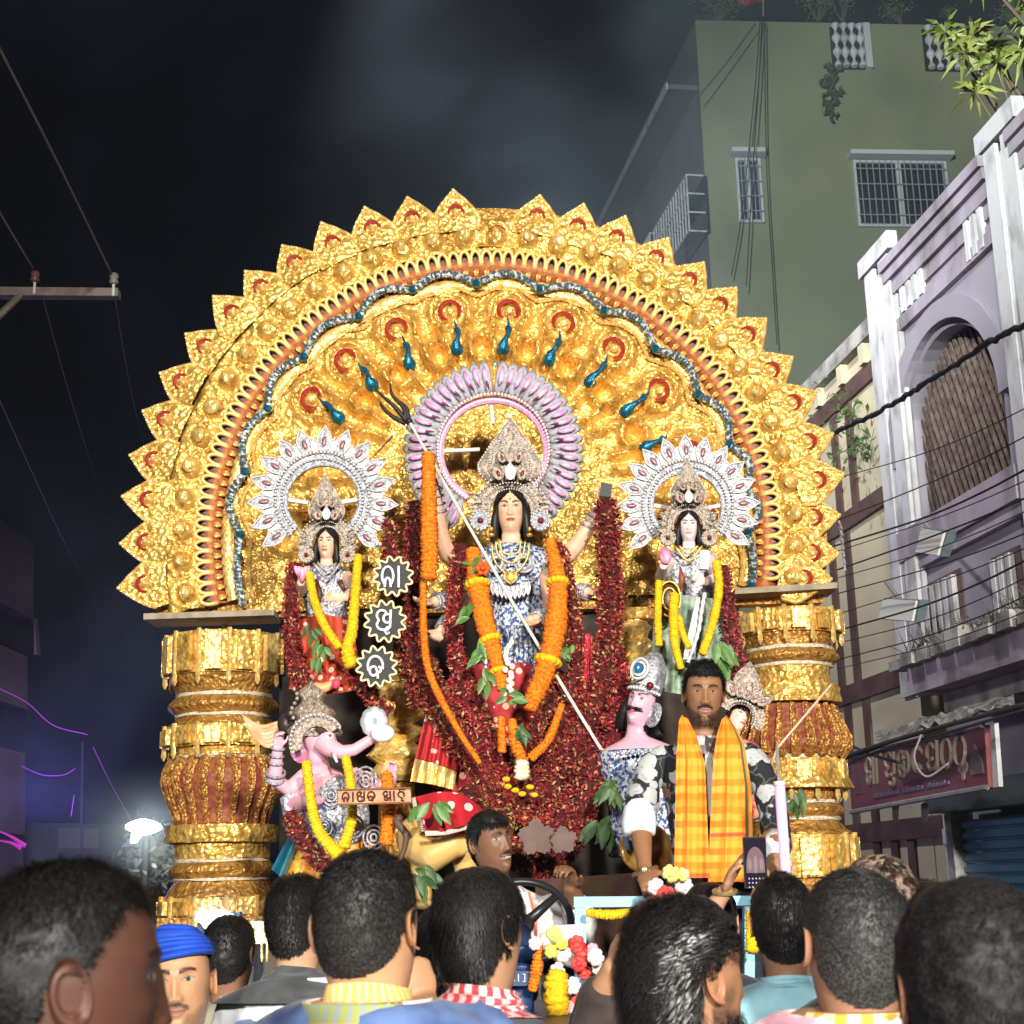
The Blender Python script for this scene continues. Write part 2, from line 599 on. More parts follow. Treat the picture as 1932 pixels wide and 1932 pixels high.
# arch opening of the bay
sc_, z_sp = (Ls(1712, 900) + Ls(1900, 800)) / 2, Lz(1707, 880)
zs_sill = Lz(1712, 1003)
half = abs(Ls(1712, 900) - Ls(1900, 800)) / 2
z_crown = z_sp + half * .92
n_a = 20
arc = [(sc_ + half * math.cos(math.pi * k / n_a), z_sp + half * .92 * math.sin(math.pi * k / n_a)) for k in range(n_a + 1)]
wall = MB()
zt = z_top_l
def facepiece(pts, o0=-0.25, o1=0.0):
	wall.prism([FW(s, z, o0) for s, z in pts], NDIR * (o1 - o0))
facepiece([(s_l, z_bal), (s_l, zt), (sc_ + half, zt), (sc_ + half, z_bal)])
facepiece([(sc_ - half, z_bal), (sc_ - half, zt), (s_r, zt), (s_r, z_bal)])
facepiece([(sc_ + half, z_bal), (sc_ + half, zs_sill), (sc_ - half, zs_sill), (sc_ - half, z_bal)])
for k in range(n_a):
	(s0, z0), (s1, z1) = arc[k], arc[k + 1]
	facepiece([(s0, z0), (s0, zt), (s1, zt), (s1, z1)])
fbox(wall, s_r, s_near, z_bal, z_p2, -0.25, 0.0)         # the next bay, nearer
fbox(wall, s_l, s_near, 0.0, z_bal - 0.02, -0.25, -0.1)      # ground floor wall behind the shop signs
wall.build('wall', LILAC, lh)
roof = MB(); fbox(roof, s_l, s_near, zt - 0.3, zt - 0.1, -9.0, -0.26); roof.build('roof', CEMENT, lh)
back = MB(); fbox(back, s_l, s_l - 0.2, 0, zt - 0.32, -9.0, -0.27); back.build('side_wall', LILAC, lh)
# archivolt
av = MB()
ov = [FW(sc_ + (half + 0.06 + w) * math.cos(math.pi * k / 24), z_sp + (half * .92 + 0.06 + w) * math.sin(math.pi * k / 24), 0.003) for w in (0, 0.2) for k in range(25)]
for k in range(24):
	av.prism([ov[k], ov[k + 1], ov[25 + k + 1], ov[25 + k]], NDIR * 0.07)
av.build('archivolt', LILAC, lh)
# lattice window of laths
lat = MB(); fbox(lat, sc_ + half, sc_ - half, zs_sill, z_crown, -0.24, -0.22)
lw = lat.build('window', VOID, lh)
LATH = pm('weathered_lath', (0.10, 0.065, 0.055), 0.9, col2=(0.2, 0.15, 0.12), scale=12)
def in_arch(s, z):
	if abs(s - sc_) > half or z < zs_sill:
		return False
	return z < z_sp or ((s - sc_) / half) ** 2 + ((z - z_sp) / (half * .92)) ** 2 < 1
for tilt, off in ((0.42, -0.15), (-0.75, -0.18)):
	for k in range(44):
		s0 = sc_ - half * 2.2 + k * half * 4.4 / 43
		seg = [(s0 + tilt * (z - zs_sill), z) for z in np.linspace(zs_sill, z_crown, 60)]
		ins = [q for q in seg if in_arch(*q)]
		if len(ins) > 6:
			t = MB()
			a, b = ins[0], ins[-1]
			d = Vector((0, 0, 0)) + (FW(b[0], b[1], off) - FW(a[0], a[1], off))
			w = 0.028
			t.prism([FW(a[0] - w, a[1], off), FW(a[0] + w, a[1], off), FW(b[0] + w, b[1], off), FW(b[0] - w, b[1], off)], NDIR * 0.012)
			t.build('lath', LATH, lw)
# sill under the window, band and cornice above
sl = MB(); fbox(sl, sc_ + half + 0.15, s_r + 0.02, zs_sill - 0.3, zs_sill - 0.02, 0.004, 0.10)
fbox(sl, sc_ + half + 0.1, s_r + 0.02, zs_sill - 0.42, zs_sill - 0.31, 0.004, 0.06)
sl.build('window_sill', LILAC_D, lh)
z_band = Lz(1690, 640)
bd = MB(); fbox(bd, s_l - 0.02, s_r, z_band, z_band + 0.13, 0.004, 0.05); fbox(bd, s_l - 0.02, s_r, z_band + 0.14, z_band + 0.2, 0.004, 0.03)
bd.build('string_course', LILAC_D, lh)
cn = MB()
for k, (z0, z1, o1) in enumerate(((zt - 0.46, zt - 0.33, 0.03), (zt - 0.32, zt - 0.18, 0.07), (zt - 0.17, zt - 0.07, 0.11), (zt - 0.06, zt + 0.04, 0.14))):
	fbox(cn, s_l + 0.02, s_r - 0.02, z0, z1, 0.004, o1)
	fbox(cn, Ls(1940, 400), s_near, z0 + z_p2 - zt, z1 + z_p2 - zt, 0.004, o1)
cn.build('cornice', LILAC_D, lh)
# pilasters of two reeds each
def pilaster(s0, s1, z0, z1):
	p = MB(); fbox(p, s0, s1, z0, z1, 0.006, 0.05)
	m = (s0 + s1) / 2
	fbox(p, s0 + (m - s0) * 0.12, s0 + (m - s0) * 0.82, z0 + 0.02, z1 + 0.08, 0.053, 0.09)
	fbox(p, m + (s1 - m) * 0.18, m + (s1 - m) * 0.88, z0 + 0.02, z1 + 0.08, 0.053, 0.09)
	fbox(p, s0 + 0.05, s1 - 0.05, z1 + 0.1, z1 + 0.28, 0.006, 0.11)
	return p.build('pilaster', WHITEP, lh)
pilaster(Ls(1646, 700, .07), Ls(1700, 700, .07), z_f1 - .1, zt + 0.03)
pilaster(Ls(1866, 400, .07), Ls(1936, 400, .07), z_f1 - .1, z_p2)
# slot vents: white fins in recesses
def slot_vent(px, py, n, w, h, wide):
	s0, z0 = fs(F(px, py)); f = MB()
	fbox(f, s0 + 0.05, s0 - n * wide - 0.05, z0 - h - 0.04, z0 + 0.04, 0.002, 0.012)
	fr = f.build('vent_recess', BROWNP, lh)
	for k in range(n):
		g = MB(); fbox(g, s0 - k * wide - 0.01, s0 - k * wide - w, z0 - h, z0, 0.013, 0.06)
		g.build('vent_fin', WHITEP, fr)
slot_vent(1702, 500, 4, 0.085, 0.5, 0.14)
slot_vent(1823, 385, 3, 0.08, 0.55, 0.13)
slot_vent(1752, 1110, 5, 0.085, 0.5, 0.135)
slot_vent(1878, 1060, 3, 0.085, 0.5, 0.135)
# balcony ledge with stained fascia and soffit
bl = MB(); fbox(bl, s_b, s_near, z_f0, z_f1, -0.05, 0.6); bl.build('balcony_slab', LILAC_D, lh)
bl = MB(); fbox(bl, s_b - .12, s_near, fs(F(1742, 1356, .35))[1], z_f0 - .003, -0.05, 0.35); bl.build('balcony_beam', CEMENT, lh)
cap = MB()
for k in range(30):
	s0 = s_b + .22 - k * .3
	fbox(cap, s0, s0 - rng.uniform(.2, .29), z_f1 + .003, z_f1 + rng.uniform(.07, .17), 0.3 + rng.uniform(0, .1), 0.66 + rng.uniform(0, .05))
cap.build('broken_kerb', CEMENT, lh)
wd = MB()
for k in range(420):
	q = FW(s_b - rng.uniform(0, 4.5), z_f1 + .13, .45) + NDIR * rng.uniform(-.1, .2)
	d = Vector((rng.gauss(0, .1), rng.gauss(0, .1), rng.uniform(.03, .24))); t = d.orthogonal().normalized() * .012
	wd.add([q - t, q + t, q + d], [(0, 1, 2)])
o = wd.build('ledge_weeds', pm('dry_weed', (.07, .075, .05), .8, col2=(.14, .13, .1), scale=9), lh); o['kind'] = 'stuff'

# ------------------------------------------------------------------ the cream building further down the same side
yh = thing('cream_building', 'tall cream building with dark brown vertical fins and floor bands', 'building', FW(3.5, 0, -0.5))
s0y, s1y = 0.32, Ls(1495, 900) + 1.5
OY = -0.35
z_yt = Lz(1640, 566)
wb = MB(); fbox(wb, s0y, s1y, 0, z_yt - 0.1, OY - 5, OY); wb.build('wall', CREAM, yh)
rf = MB(); fbox(rf, s0y, s1y + 0.2, z_yt - 0.09, z_yt + 0.1, OY - 5, OY + 0.1); rf.build('roof', CEMENT, yh)
for (ax, ay) in ((1648, 681), (1665, 921), (1696, 1259), (1747, 1541)):
	z = fs(F(ax, ay, OY))[1]
	b = MB(); fbox(b, s0y if ay < 1000 else -3.6, s1y, z - 0.2, z, OY + 0.003, OY + 0.045); b.build('floor_band', BROWNP, yh)
zb = [fs(F(ax, ay, OY))[1] for (ax, ay) in ((1648, 681), (1665, 921), (1696, 1259), (1747, 1541))] + [0.2]
lw2 = MB(); fbox(lw2, -3.6, s0y - 0.02, 0, z_bal - 1.02, OY - 0.3, OY); lw2.build('ground_floor_wall', CREAM, yh)
for px, i0, i1 in ((1582, 0, 3), (1612, 0, 3), (1545, 0, 1), (1530, 1, 4), (1597, 3, 4), (1648, 2, 3), (1672, 3, 4), (1625, 3, 4), (1706, 3, 4), (1738, 3, 4)):
	for i in range(i0, i1):
		zz0, zz1 = zb[i + 1] + 0.003, zb[i] - 0.205
		yy = 1656 - ((zz0 + zz1) / 2 - 1.7) / 16.0 * FPX
		s = fs(F(px, yy, OY))[0]
		b = MB(); fbox(b, s + 0.09, s - 0.09, zz0, zz1, OY + 0.003, OY + 0.03); b.build('fin', BROWNP, yh)
for px in (1505, 1548, 1595, 1640):
	s = fs(F(px, 690, OY))[0]
	b = MB(); fbox(b, s + 0.07, s - 0.07, zb[0] + 0.004, z_yt - 0.1, OY + 0.003, OY + 0.09); b.build('parapet_fin', CREAM, yh)
for k, (px, py) in enumerate(((1604, 770), (1622, 830), (1638, 842))):
	g = MB(); c = F(px, py, OY + 0.08)
	for _ in range(70):
		d = Vector((rng.gauss(0, .22), rng.gauss(0, .15), rng.gauss(0, .16)))
		a = c + d; w = Vector((rng.uniform(-1, 1), rng.uniform(-1, 1), rng.uniform(-1, 1))).normalized() * 0.055
		u = Vector((rng.uniform(-1, 1), rng.uniform(-1, 1), rng.uniform(-1, 1))).normalized() * 0.025
		g.add([a - w, a + u, a + w, a - u], [(0, 1, 2, 3)])
	for _ in range(5):
		g.tube([F(px + 3, py + 6, OY), c + Vector((rng.gauss(0, .2), 0, rng.gauss(0, .14)))], 0.006, 4)
	wt = thing('wall_plant', None, None, c); o = g.build('foliage', pm('wall_leaf', (0.06, 0.11, 0.03), 0.6), wt); o = wt
	tag(o, ['small leafy weed sprouting high on the cream wall above its neighbours', 'tiny weed sprig rooted beside the brown fin on cream wall', 'faint trailing weed on cream wall close to the lilac house'][k], 'plant', 'weeds on the cream wall')

# ------------------------------------------------------------------ green tower behind
GV = Vector((0.997, 0.077, 0)); GN = Vector((0.077, -0.997, 0))
G0 = P(1312, 38, 26.0)
GREEN = pm('green_plaster', (0.20, 0.21, 0.12), 0.92, col2=(0.135, 0.155, 0.10), scale=0.5, detail=7, lo=0.4, hi=0.72, bump=0.05, bscale=30)
GSIDE = pm('grey_plaster', (0.16, 0.15, 0.16), 0.92, col2=(0.12, 0.115, 0.125), scale=0.6)
def G(px, py, off=0.0):
	return PPL(px, py, G0 + GN * off, GN)
def gs(p):
	return ((p - G0).dot(GV), p.z)
def GW(s, z, off=0.0):
	q = G0 + GV * s + GN * off
	return Vector((q.x, q.y, z))
def gbox(mb, s0, s1, z0, z1, o0, o1):
	mb.prism([GW(s0, z0, o0), GW(s1, z0, o0), GW(s1, z1, o0), GW(s0, z1, o0)], GN * (o1 - o0)); return mb
gt = thing('green_tower', 'tall olive green building with barred windows rising behind the golden arch', 'building', GW(5, 0))
ztop = G0.z
gw = MB(); gbox(gw, 0, 9.5, 0, ztop, -12, 0); gw.build('wall', GREEN, gt)
WGREY = pm('window_frame_grey', (0.45, 0.46, 0.46), 0.6)
BARM = pm('window_bar', (0.30, 0.32, 0.33), 0.5, 0.3)
def gwin(x0, y0, x1, y1, nbar, nrow, mull, hood):
	s0, z1 = gs(G(x0, y0)); s1, z0 = gs(G(x1, y1))
	m = MB(); gbox(m, s0, s1, z0, z1, 0.003, 0.03); w = m.build('window', MULL, gt)
	fr = MB()
	t = 0.05
	gbox(fr, s0 - t, s0, z0 - t, z1 + t, 0.004, 0.09); gbox(fr, s1, s1 + t, z0 - t, z1 + t, 0.004, 0.09)
	gbox(fr, s0, s1, z1, z1 + t, 0.004, 0.088); gbox(fr, s0, s1, z0 - t, z0, 0.004, 0.088)
	fr.build('frame', WGREY, w)
	for q in mull:
		mm = MB(); c = s0 + (s1 - s0) * q; gbox(mm, c - 0.05, c + 0.05, z0 + 0.003, z1 - 0.003, 0.032, 0.075); mm.build('mullion', WGREY, w)
	for k in range(nbar):
		b = MB(); c = s0 + (s1 - s0) * (k + 0.5) / nbar
		b.tube([GW(c, z0 - 0.04, 0.14), GW(c, z1 + 0.04, 0.14)], 0.012, 5); b.build('bar', BARM, w)
	for k in range(nrow):
		b = MB(); c = z0 + (z1 - z0) * (k + 0.5) / nrow
		b.tube([GW(s0 - 0.04, c, 0.15), GW(s1 + 0.04, c, 0.15)], 0.012, 5); b.build('bar', BARM, w)
	hd = MB(); gbox(hd, s0 - 0.15, s1 + 0.15, z1 + 0.08, z1 + 0.17, 0.004, hood); hd.build('hood', WGREY, gt)
gwin(1390, 306, 1436, 418, 5, 4, (0.45,), 0.3)
gwin(1612, 310, 1790, 427, 14, 4, (0.48,), 0.3)
for (x0, y0, x1, y1) in ((1564, 52, 1632, 132), (1738, 56, 1812, 136)):
	s0, z1 = gs(G(x0, y0)); s1, z0 = gs(G(x1, y1))
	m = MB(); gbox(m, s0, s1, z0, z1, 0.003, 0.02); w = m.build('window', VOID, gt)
	h = z1 - z0
	for k in range(4):
		b = MB(); c = s0 + (s1 - s0) * (k + 0.5) / 4
		pr = [(0.055 + 0.035 * math.cos(q * 2 * math.pi * 3) if 0 < q < 1 else 0.07, q * h) for q in np.linspace(0, 1, 19)]
		b.lathe(pr, GW(c, z0, 0.13), n=8); b.build('baluster', WHITEP, w)
	m = MB(); gbox(m, s1 + 0.003, s1 + 0.14, z0, z1 + 0.06, 0.004, 0.12); m.build('jamb', WGREY, w)
# its left side, going back along the lane
SV = Vector((-0.166, 0.986, 0)).normalized()
SN = Vector((-SV.y, SV.x, 0))
G1 = GW(0, 0)
def SW(s, z, off=0.0):
	q = G1 + SV * s + SN * off
	return Vector((q.x, q.y, z))
def ssz(px, py, off=0.0):
	p = PPL(px, py, G1 + SN * off, SN)
	return (p - G1).dot(SV), p.z
def sbox(mb, s0, s1, z0, z1, o0, o1):
	mb.prism([SW(s0, z0, o0), SW(s1, z0, o0), SW(s1, z1, o0), SW(s0, z1, o0)], SN * (o1 - o0)); return mb
s_end = ssz(1187, 290)[0]
gw = MB(); sbox(gw, 0.004, s_end, 0, ztop - 0.003, -6.0, 0.003); gw.build('side_wall', GSIDE, gt)
sz = ssz(1308, 178, 0.0)[1]
b = MB(); sbox(b, 0.1, s_end * 1.3, sz - 0.1, sz, 0.006, 0.62); q = b.build('sun_shade', GSIDE, gt)
b = MB(); sbox(b, 0.08, s_end * 1.3, sz - 0.13, sz + 0.02, 0.622, 0.66); b.build('edge', WHITEP, q)
for (x0, y0, x1, y1) in ((1242, 395, 1306, 445), (1206, 450, 1234, 500)):
	s0, zz1 = ssz(1306 if x0 > 1230 else 1236, 330 if x0 > 1230 else 440, 0.3); s1 = ssz(x0, y0, 0.3)[0]
	zz0 = ssz(1306 if x0 > 1230 else 1236, y1 if x0 > 1230 else 560, 0.3)[1]
	m = MB(); sbox(m, s0, s1, zz0, zz1, 0.006, 0.05); w = m.build('window', MULL, gt)
	for k in range(14):
		b = MB(); c = s0 + (s1 - s0) * k / 13
		b.tube([SW(c, zz0, 0.42), SW(c, zz1, 0.42)], 0.018, 5); b.build('bar', WHITEP, w)
	for z in (zz0, (zz0 * 2 + zz1) / 3, (zz0 + zz1 * 2) / 3, zz1):
		b = MB(); b.tube([SW(s0, z, 0.08), SW(s0, z, 0.42), SW(s1, z, 0.42), SW(s1, z, 0.08)], 0.018, 5); b.build('bar', WHITEP, w)

# plants on the roofs
LEAFG = pm('night_leaf', (0.07, 0.10, 0.03), 0.6, col2=(0.13, 0.17, 0.05), scale=6)
BARK = pm('bark', (0.10, 0.075, 0.05), 0.9)
def roof_plant(px, py, w, h, label, kind='shrub', Y=26.3, spiky=False, n=420):
	c = P(px, py, Y); w *= M(Y); h *= M(Y)
	t = thing('roof_' + kind, label, 'plant', c, 'plants along the roofs')
	tr = MB(); lf = MB()
	for k in range(7):
		tip = c + Vector((rng.uniform(-.4, .4) * w, rng.uniform(-.3, .3) * w, h * rng.uniform(.5, .95)))
		mid = (c + tip) / 2 + Vector((rng.uniform(-.1, .1) * w, 0, 0))
		tr.tube([c, mid, tip], [0.035 * h, 0.02 * h, 0.008 * h], 5)
		for _ in range(n // 7):
			q = tip + Vector((rng.gauss(0, .16) * w, rng.gauss(0, .16) * w, rng.gauss(-.05, .16) * h))
			if spiky:
				d = (q - (c + (tip - c) * .6)); d = (d.normalized() + Vector((rng.gauss(0, .3), rng.gauss(0, .3), rng.gauss(0, .3)))).normalized() * 0.17 * h
				s = d.cross(Vector((rng.random(), rng.random(), rng.random()))).normalized() * 0.013 * h
			else:
				d = Vector((rng.gauss(0, 1), rng.gauss(0, 1), rng.gauss(0, 1))).normalized() * 0.05 * h
				s = d.cross(Vector((rng.random(), rng.random(), rng.random()))).normalized() * 0.022 * h
			lf.add([q - d, q + s, q + d, q - s], [(0, 1, 2, 3)])
	tr.build('stem', BARK, t); lf.build('foliage', LEAFG, t)
roof_plant(1355, 42, 95, 70, 'feathery shrub on the left corner of the green tower roof')
roof_plant(1545, 40, 60, 75, 'thin upright shrub on the green roof left of the first baluster opening', n=200)
roof_plant(1590, 42, 50, 70, 'sparse branching plant on green roof above the first baluster opening', n=140)
roof_plant(1700, 45, 80, 55, 'bushy plant on the green roof between the two baluster openings', n=240)
roof_plant(1795, 48, 30, 45, 'small tuft on green roof above the second baluster opening', n=100)
roof_plant(1905, 50, 60, 60, 'dark shrub at the right end of the green roof', n=240)
bk = MB(); bk.tube([(P(1417, -12, 26.2)) + Vector((0.2 * math.cos(a), 0.2 * math.sin(a) * .5, 0.09 * math.sin(a * 2) - .05)) for a in np.linspace(0, 6.28, 18)], 0.11, 8, closed=True)
o = bk.build('roof_pot', pm('red_plastic', (0.35, 0.05, 0.035), 0.5)); tag(o, 'red plastic pot rim hanging over the edge of green roof', 'pot')
fz = F(1955, 175, -0.7)
pl = thing('roof_palm', 'bright spiky green plant on the lilac house parapet beside the tower', 'plant', fz, 'plants along the roofs')
tr = MB(); lf = MB()
for k in range(16):
	base = fz + UDIR * rng.uniform(-.8, .5) + Vector((0, 0, rng.uniform(-.6, .5)))
	tip = base + Vector((rng.gauss(-.2, .2), rng.gauss(0, .2), rng.uniform(.0, .7)))
	tr.tube([base - Vector((0, 0, .7)), tip], [0.03, 0.012], 5)
	for _ in range(30):
		d = Vector((rng.gauss(0, 1), rng.gauss(0, 1), rng.gauss(.5, .8))).normalized() * rng.uniform(.16, .30)
		s = d.cross(Vector((rng.random(), rng.random(), rng.random()))).normalized() * 0.022
		lf.add([tip, tip + d * .5 + s, tip + d - Vector((0, 0, .08)), tip + d * .5 - s], [(0, 1, 2, 3)])
tr.build('stem', BARK, pl); lf.build('foliage', pm('lit_leaf', (0.13, 0.17, 0.03), 0.5, col2=(0.24, 0.26, 0.06), scale=4), pl)
cr = MB(); pts = [G(1566 + 6 * math.sin(k * 1.3), 128 + k * 9, 0.1) for k in range(11)]
cr.tube(pts, 0.015, 4)
for p in pts:
	for _ in range(9):
		q = p + Vector((rng.gauss(0, .09), -.05, rng.gauss(0, .06))); w = Vector((rng.uniform(-1, 1), rng.uniform(-.4, .4), rng.uniform(-1, 1))).normalized() * .07
		u = Vector((w.z, 0, -w.x)) * .5
		cr.add([q - w, q + u, q + w, q - u], [(0, 1, 2, 3)])
o = cr.build('hanging_creeper', pm('creeper_leaf', (0.03, 0.05, 0.02), 0.7)); tag(o, 'dark creeper hanging down the green wall under a baluster opening', 'plant')

# ------------------------------------------------------------------ shop sign, shutter, pipes at street level
SIGN_P = pm('sign_maroon', (0.20, 0.05, 0.055), 0.6, col2=(0.16, 0.075, 0.09), scale=2)
o_s = 1.0
sg = thing('shop_sign', 'long maroon shop signboard with pale Odia lettering under the balcony', 'sign', F(1750, 1480, o_s))
c00, c10, c11, c01 = F(1625, 1532, o_s), F(1886, 1485, o_s), F(1878, 1368, o_s), F(1622, 1428, o_s)
b = MB(); b.prism([c00, c10, c11, c01], NDIR * 0.08); b.build('board', SIGN_P, sg)
fm = MB(); fm.tube([c00 + NDIR * .09, c10 + NDIR * .09], 0.02, 6); fm.tube([c01 + NDIR * .09, c11 + NDIR * .09], 0.02, 6); fm.build('frame', STEEL, sg)
fm = MB(); fm.prism([F(1882, 1486, o_s + .1), F(1893, 1484, o_s + .1), F(1884, 1364, o_s + .1), F(1876, 1366, o_s + .1)], NDIR * .03); fm.build('edge_strip', WHITEP, sg)
LETM = pm('sign_letter_cream', (0.36, 0.29, 0.22), 0.6)


def bil(c00, c10, c11, c01, u, v):
	return c00 * ((1 - u) * (1 - v)) + c10 * (u * (1 - v)) + c11 * (u * v) + c01 * ((1 - u) * v)


# Odia letters as pen strokes in a unit box (x right, y up)
def arcp(cx, cy, rx, ry, a0, a1, n=14):
	return [(cx + rx * math.cos(R(a0 + (a1 - a0) * k / n)), cy + ry * math.sin(R(a0 + (a1 - a0) * k / n))) for k in range(n + 1)]
GLY = {
	'na': [arcp(.42, .5, .36, .42, -60, 235), arcp(.42, .22, .17, .2, 0, 180) + [(.24, .02)], [(.59, .22), (.62, .02)], ],
	'aa': [[(.15, .95), (.15, 0)]],
	'ya': [arcp(.36, .72, .3, .22, 40, 230, 10) + [(.3, .55), (.12, .45), (.12, .2)] + arcp(.38, .28, .26, .26, 190, 350, 8), [(.85, .98), (.85, .1), (.6, .02)], arcp(.62, .62, .22, .2, 90, 330, 8)],
	'yu': [arcp(.36, .74, .26, .22, 20, 200, 10) + [(.2, .55), (.1, .38)] + arcp(.4, .36, .3, .22, 180, 340, 8), [(.82, .98), (.78, .25), (.6, .12)], arcp(.62, .62, .18, .18, 60, 300, 8), [(.5, .12), (.62, -.05), (.75, .05)]],
	'ka': [arcp(.46, .52, .4, .42, -20, 210), arcp(.36, .3, .2, .2, 60, 330, 9), [(.46, .48), (.56, .3), (.6, -.02)], arcp(.62, .36, .14, .12, 90, -90, 7)],
	'sa': [arcp(.34, .7, .28, .24, 30, 260, 9) + [(.4, .4), (.14, .3), (.2, .08), (.6, .1)], [(.82, .98), (.82, .0)], arcp(.6, .45, .2, .2, 100, 330, 7)],
	'hi': [arcp(.4, .58, .34, .3, -40, 230), [(.24, .36), (.5, .2), (.36, .02), (.66, -.02)], arcp(.5, .98, .3, .16, 0, 180, 8)],
	'ma': [arcp(.34, .66, .28, .26, 0, 300, 10), [(.2, .44), (.14, .2), (.3, .06), (.55, .3)], [(.82, .98), (.82, 0)], [(.6, .62), (.82, .62)]],
	'apo': [[(.2, 1.05), (.26, .85)]],
	'su': [arcp(.36, .7, .3, .24, 20, 260, 9), [(.3, .46), (.12, .34), (.24, .14), (.6, .2)], [(.84, .95), (.82, .2)], arcp(.6, -.02, .2, .14, 180, 400, 8)],
	'i': [arcp(.3, .62, .24, .28, 0, 340, 10), arcp(.66, .5, .24, .34, 160, -150, 10), arcp(.36, .26, .22, .2, 100, 350, 8)],
	'ta': [arcp(.42, .5, .36, .4, 60, 320), [(.7, .24), (.5, .34), (.4, .2)], [(.62, .9), (.82, .7)]],
	'sw': [arcp(.36, .66, .28, .26, 20, 300, 9), [(.3, .42), (.12, .3), (.26, .08), (.62, .1)], [(.86, 1.0), (.84, 0)], [(.62, .1), (.84, .3)]],
	'o': [arcp(.5, .5, .42, .46, 0, 360, 16)],
}


def write(name, mat, parent, text, quad, rad, out, kern=1.0, seg=5):
	"""pen-stroke lettering on the quadrilateral (c00, c10, c11, c01); each letter a part"""
	u = 0.0
	tot = sum(w for _, w in text)
	for g, w in text:
		if g:
			mb = MB()
			for st in GLY[g]:
				mb.tube([bil(*quad, (u + x * w * kern) / tot, y) + out for x, y in st], rad, seg)
			mb.build(name, mat, parent)
		u += w


tq = (bil(c00, c10, c11, c01, .14, .42), bil(c00, c10, c11, c01, .9, .42), bil(c00, c10, c11, c01, .9, .94), bil(c00, c10, c11, c01, .14, .94))
write('letter', LETM, sg, [('ma', 1), ('aa', .4), ('apo', .35), ('su', 1.1), ('i', 1.2), ('ta', 1.1), ('sw', 1.1), ('o', .9), ('o', 1.0)], tq, 0.017, NDIR * .085, .9)
sm = MB()
for k in range(22):
	u0 = .2 + k * .026; h = rng.uniform(.05, .09)
	if k in (8, 15):
		continue
	a, c = bil(c00, c10, c11, c01, u0, .17), bil(c00, c10, c11, c01, u0 + .018, .17 + h)
	sm.prism([a, bil(c00, c10, c11, c01, u0 + .018, .17), c, bil(c00, c10, c11, c01, u0, .17 + h)], NDIR * .088)
sm.build('small_print', pm('sign_letter_violet', (0.16, 0.12, 0.2), 0.6), sg)
em = MB()
for (u0, v0, r) in ((.845, .4, .05), (.86, .32, .045), (.875, .4, .05), (.86, .48, .04), (.86, .24, .03)):
	c = bil(c00, c10, c11, c01, u0, v0); em.prism([c + (UDIR * math.cos(a) + UP * math.sin(a)) * r * .8 for a in np.linspace(0, 6.28, 10)[:-1]], NDIR * .09)
em.build('flower_emblem', LETM, sg)
em = MB(); c = bil(c00, c10, c11, c01, .945, .24)
em.prism([c + UDIR * .1, c + UDIR * .09 + UP * .08, c + UP * .2, c - UDIR * .09 + UP * .08, c - UDIR * .1], NDIR * .09); em.build('idol_emblem', pm('sign_emblem_grey', (0.2, 0.17, 0.17), 0.6), sg)
em = MB(); c = bil(c00, c10, c11, c01, .075, .3)
em.prism([c + UDIR * .1, c + UDIR * .09 + UP * .1, c + UP * .25, c - UDIR * .09 + UP * .1, c - UDIR * .1], NDIR * .084); em.build('temple_emblem', pm('sign_emblem_violet', (0.15, 0.07, 0.085), 0.6), sg)
for px in (1690, 1745):
	b = MB(); b.tube([F(px, 1520, o_s - .02), F(px, 1545, .3)], .03, 5); b.build('bracket', STEEL, sg)

SHUT = pm('blue_shutter', (0.055, 0.16, 0.22), 0.5, 0.2, col2=(0.04, 0.12, 0.18), scale=2)
st = thing('roller_shutter', 'closed blue roller shutter of the shop under the lilac balcony', 'shutter', FW(Ls(1900, 1600), 0, .1))
s0 = fs(F(1815, 1540, .1))[0]; zt_s = fs(F(1815, 1534, .1))[1]
z = 0.02; nn = 0
while z < zt_s - 0.09:
	b = MB(); fbox(b, s0, s0 - 3.4, z, z + 0.085, .06, .10); fbox(b, s0, s0 - 3.4, z + .02, z + .065, .101, .125)
	b.build('slat', SHUT, st); z += 0.09
b = MB(); fbox(b, s0 + .14, s0 + .01, 0, zt_s, .03, .2); b.build('guide_rail', STEEL, st)
b = MB(); fbox(b, s0 + .14, s0 - 3.4, zt_s + .003, zt_s + .22, .03, .35); b.build('shutter_box', pm('shutter_box', (0.06, 0.07, 0.08), .6), st)
b = MB(); b.tube([FW(s0 + .32, 0, .08), FW(s0 + .32, zt_s + .35, .08)], 0.05, 10); b.tube([FW(s0 + .32, zt_s - .25, .08), FW(s0 + .32, zt_s - .12, .08)], 0.065, 10)
o = b.build('drain_pipe', pm('white_pvc', (.7, .7, .68), .4)); tag(o, 'white plastic drain pipe beside the blue shutter', 'pipe')
# torn tarpaulin and rubble ledge above the sign
tp = MB()
V = np.zeros((7, 22, 3))
for i in range(7):
	for j in range(22):
		q = F(1650 + j * 12.5, 1385 - j * 3.3 + (0 if j < 6 else -6), .7 + .09 * i)
		V[i, j] = q + Vector((0, 0, rng.gauss(0, .022) - .012 * i))
tp.grid(V)
o = tp.build('torn_tarpaulin', pm('dirty_tarpaulin', (.26, .25, .22), .8, col2=(.09, .085, .075), scale=6)); tag(o, 'torn dirty tarpaulin strip lying along the top of maroon signboard', 'tarpaulin')
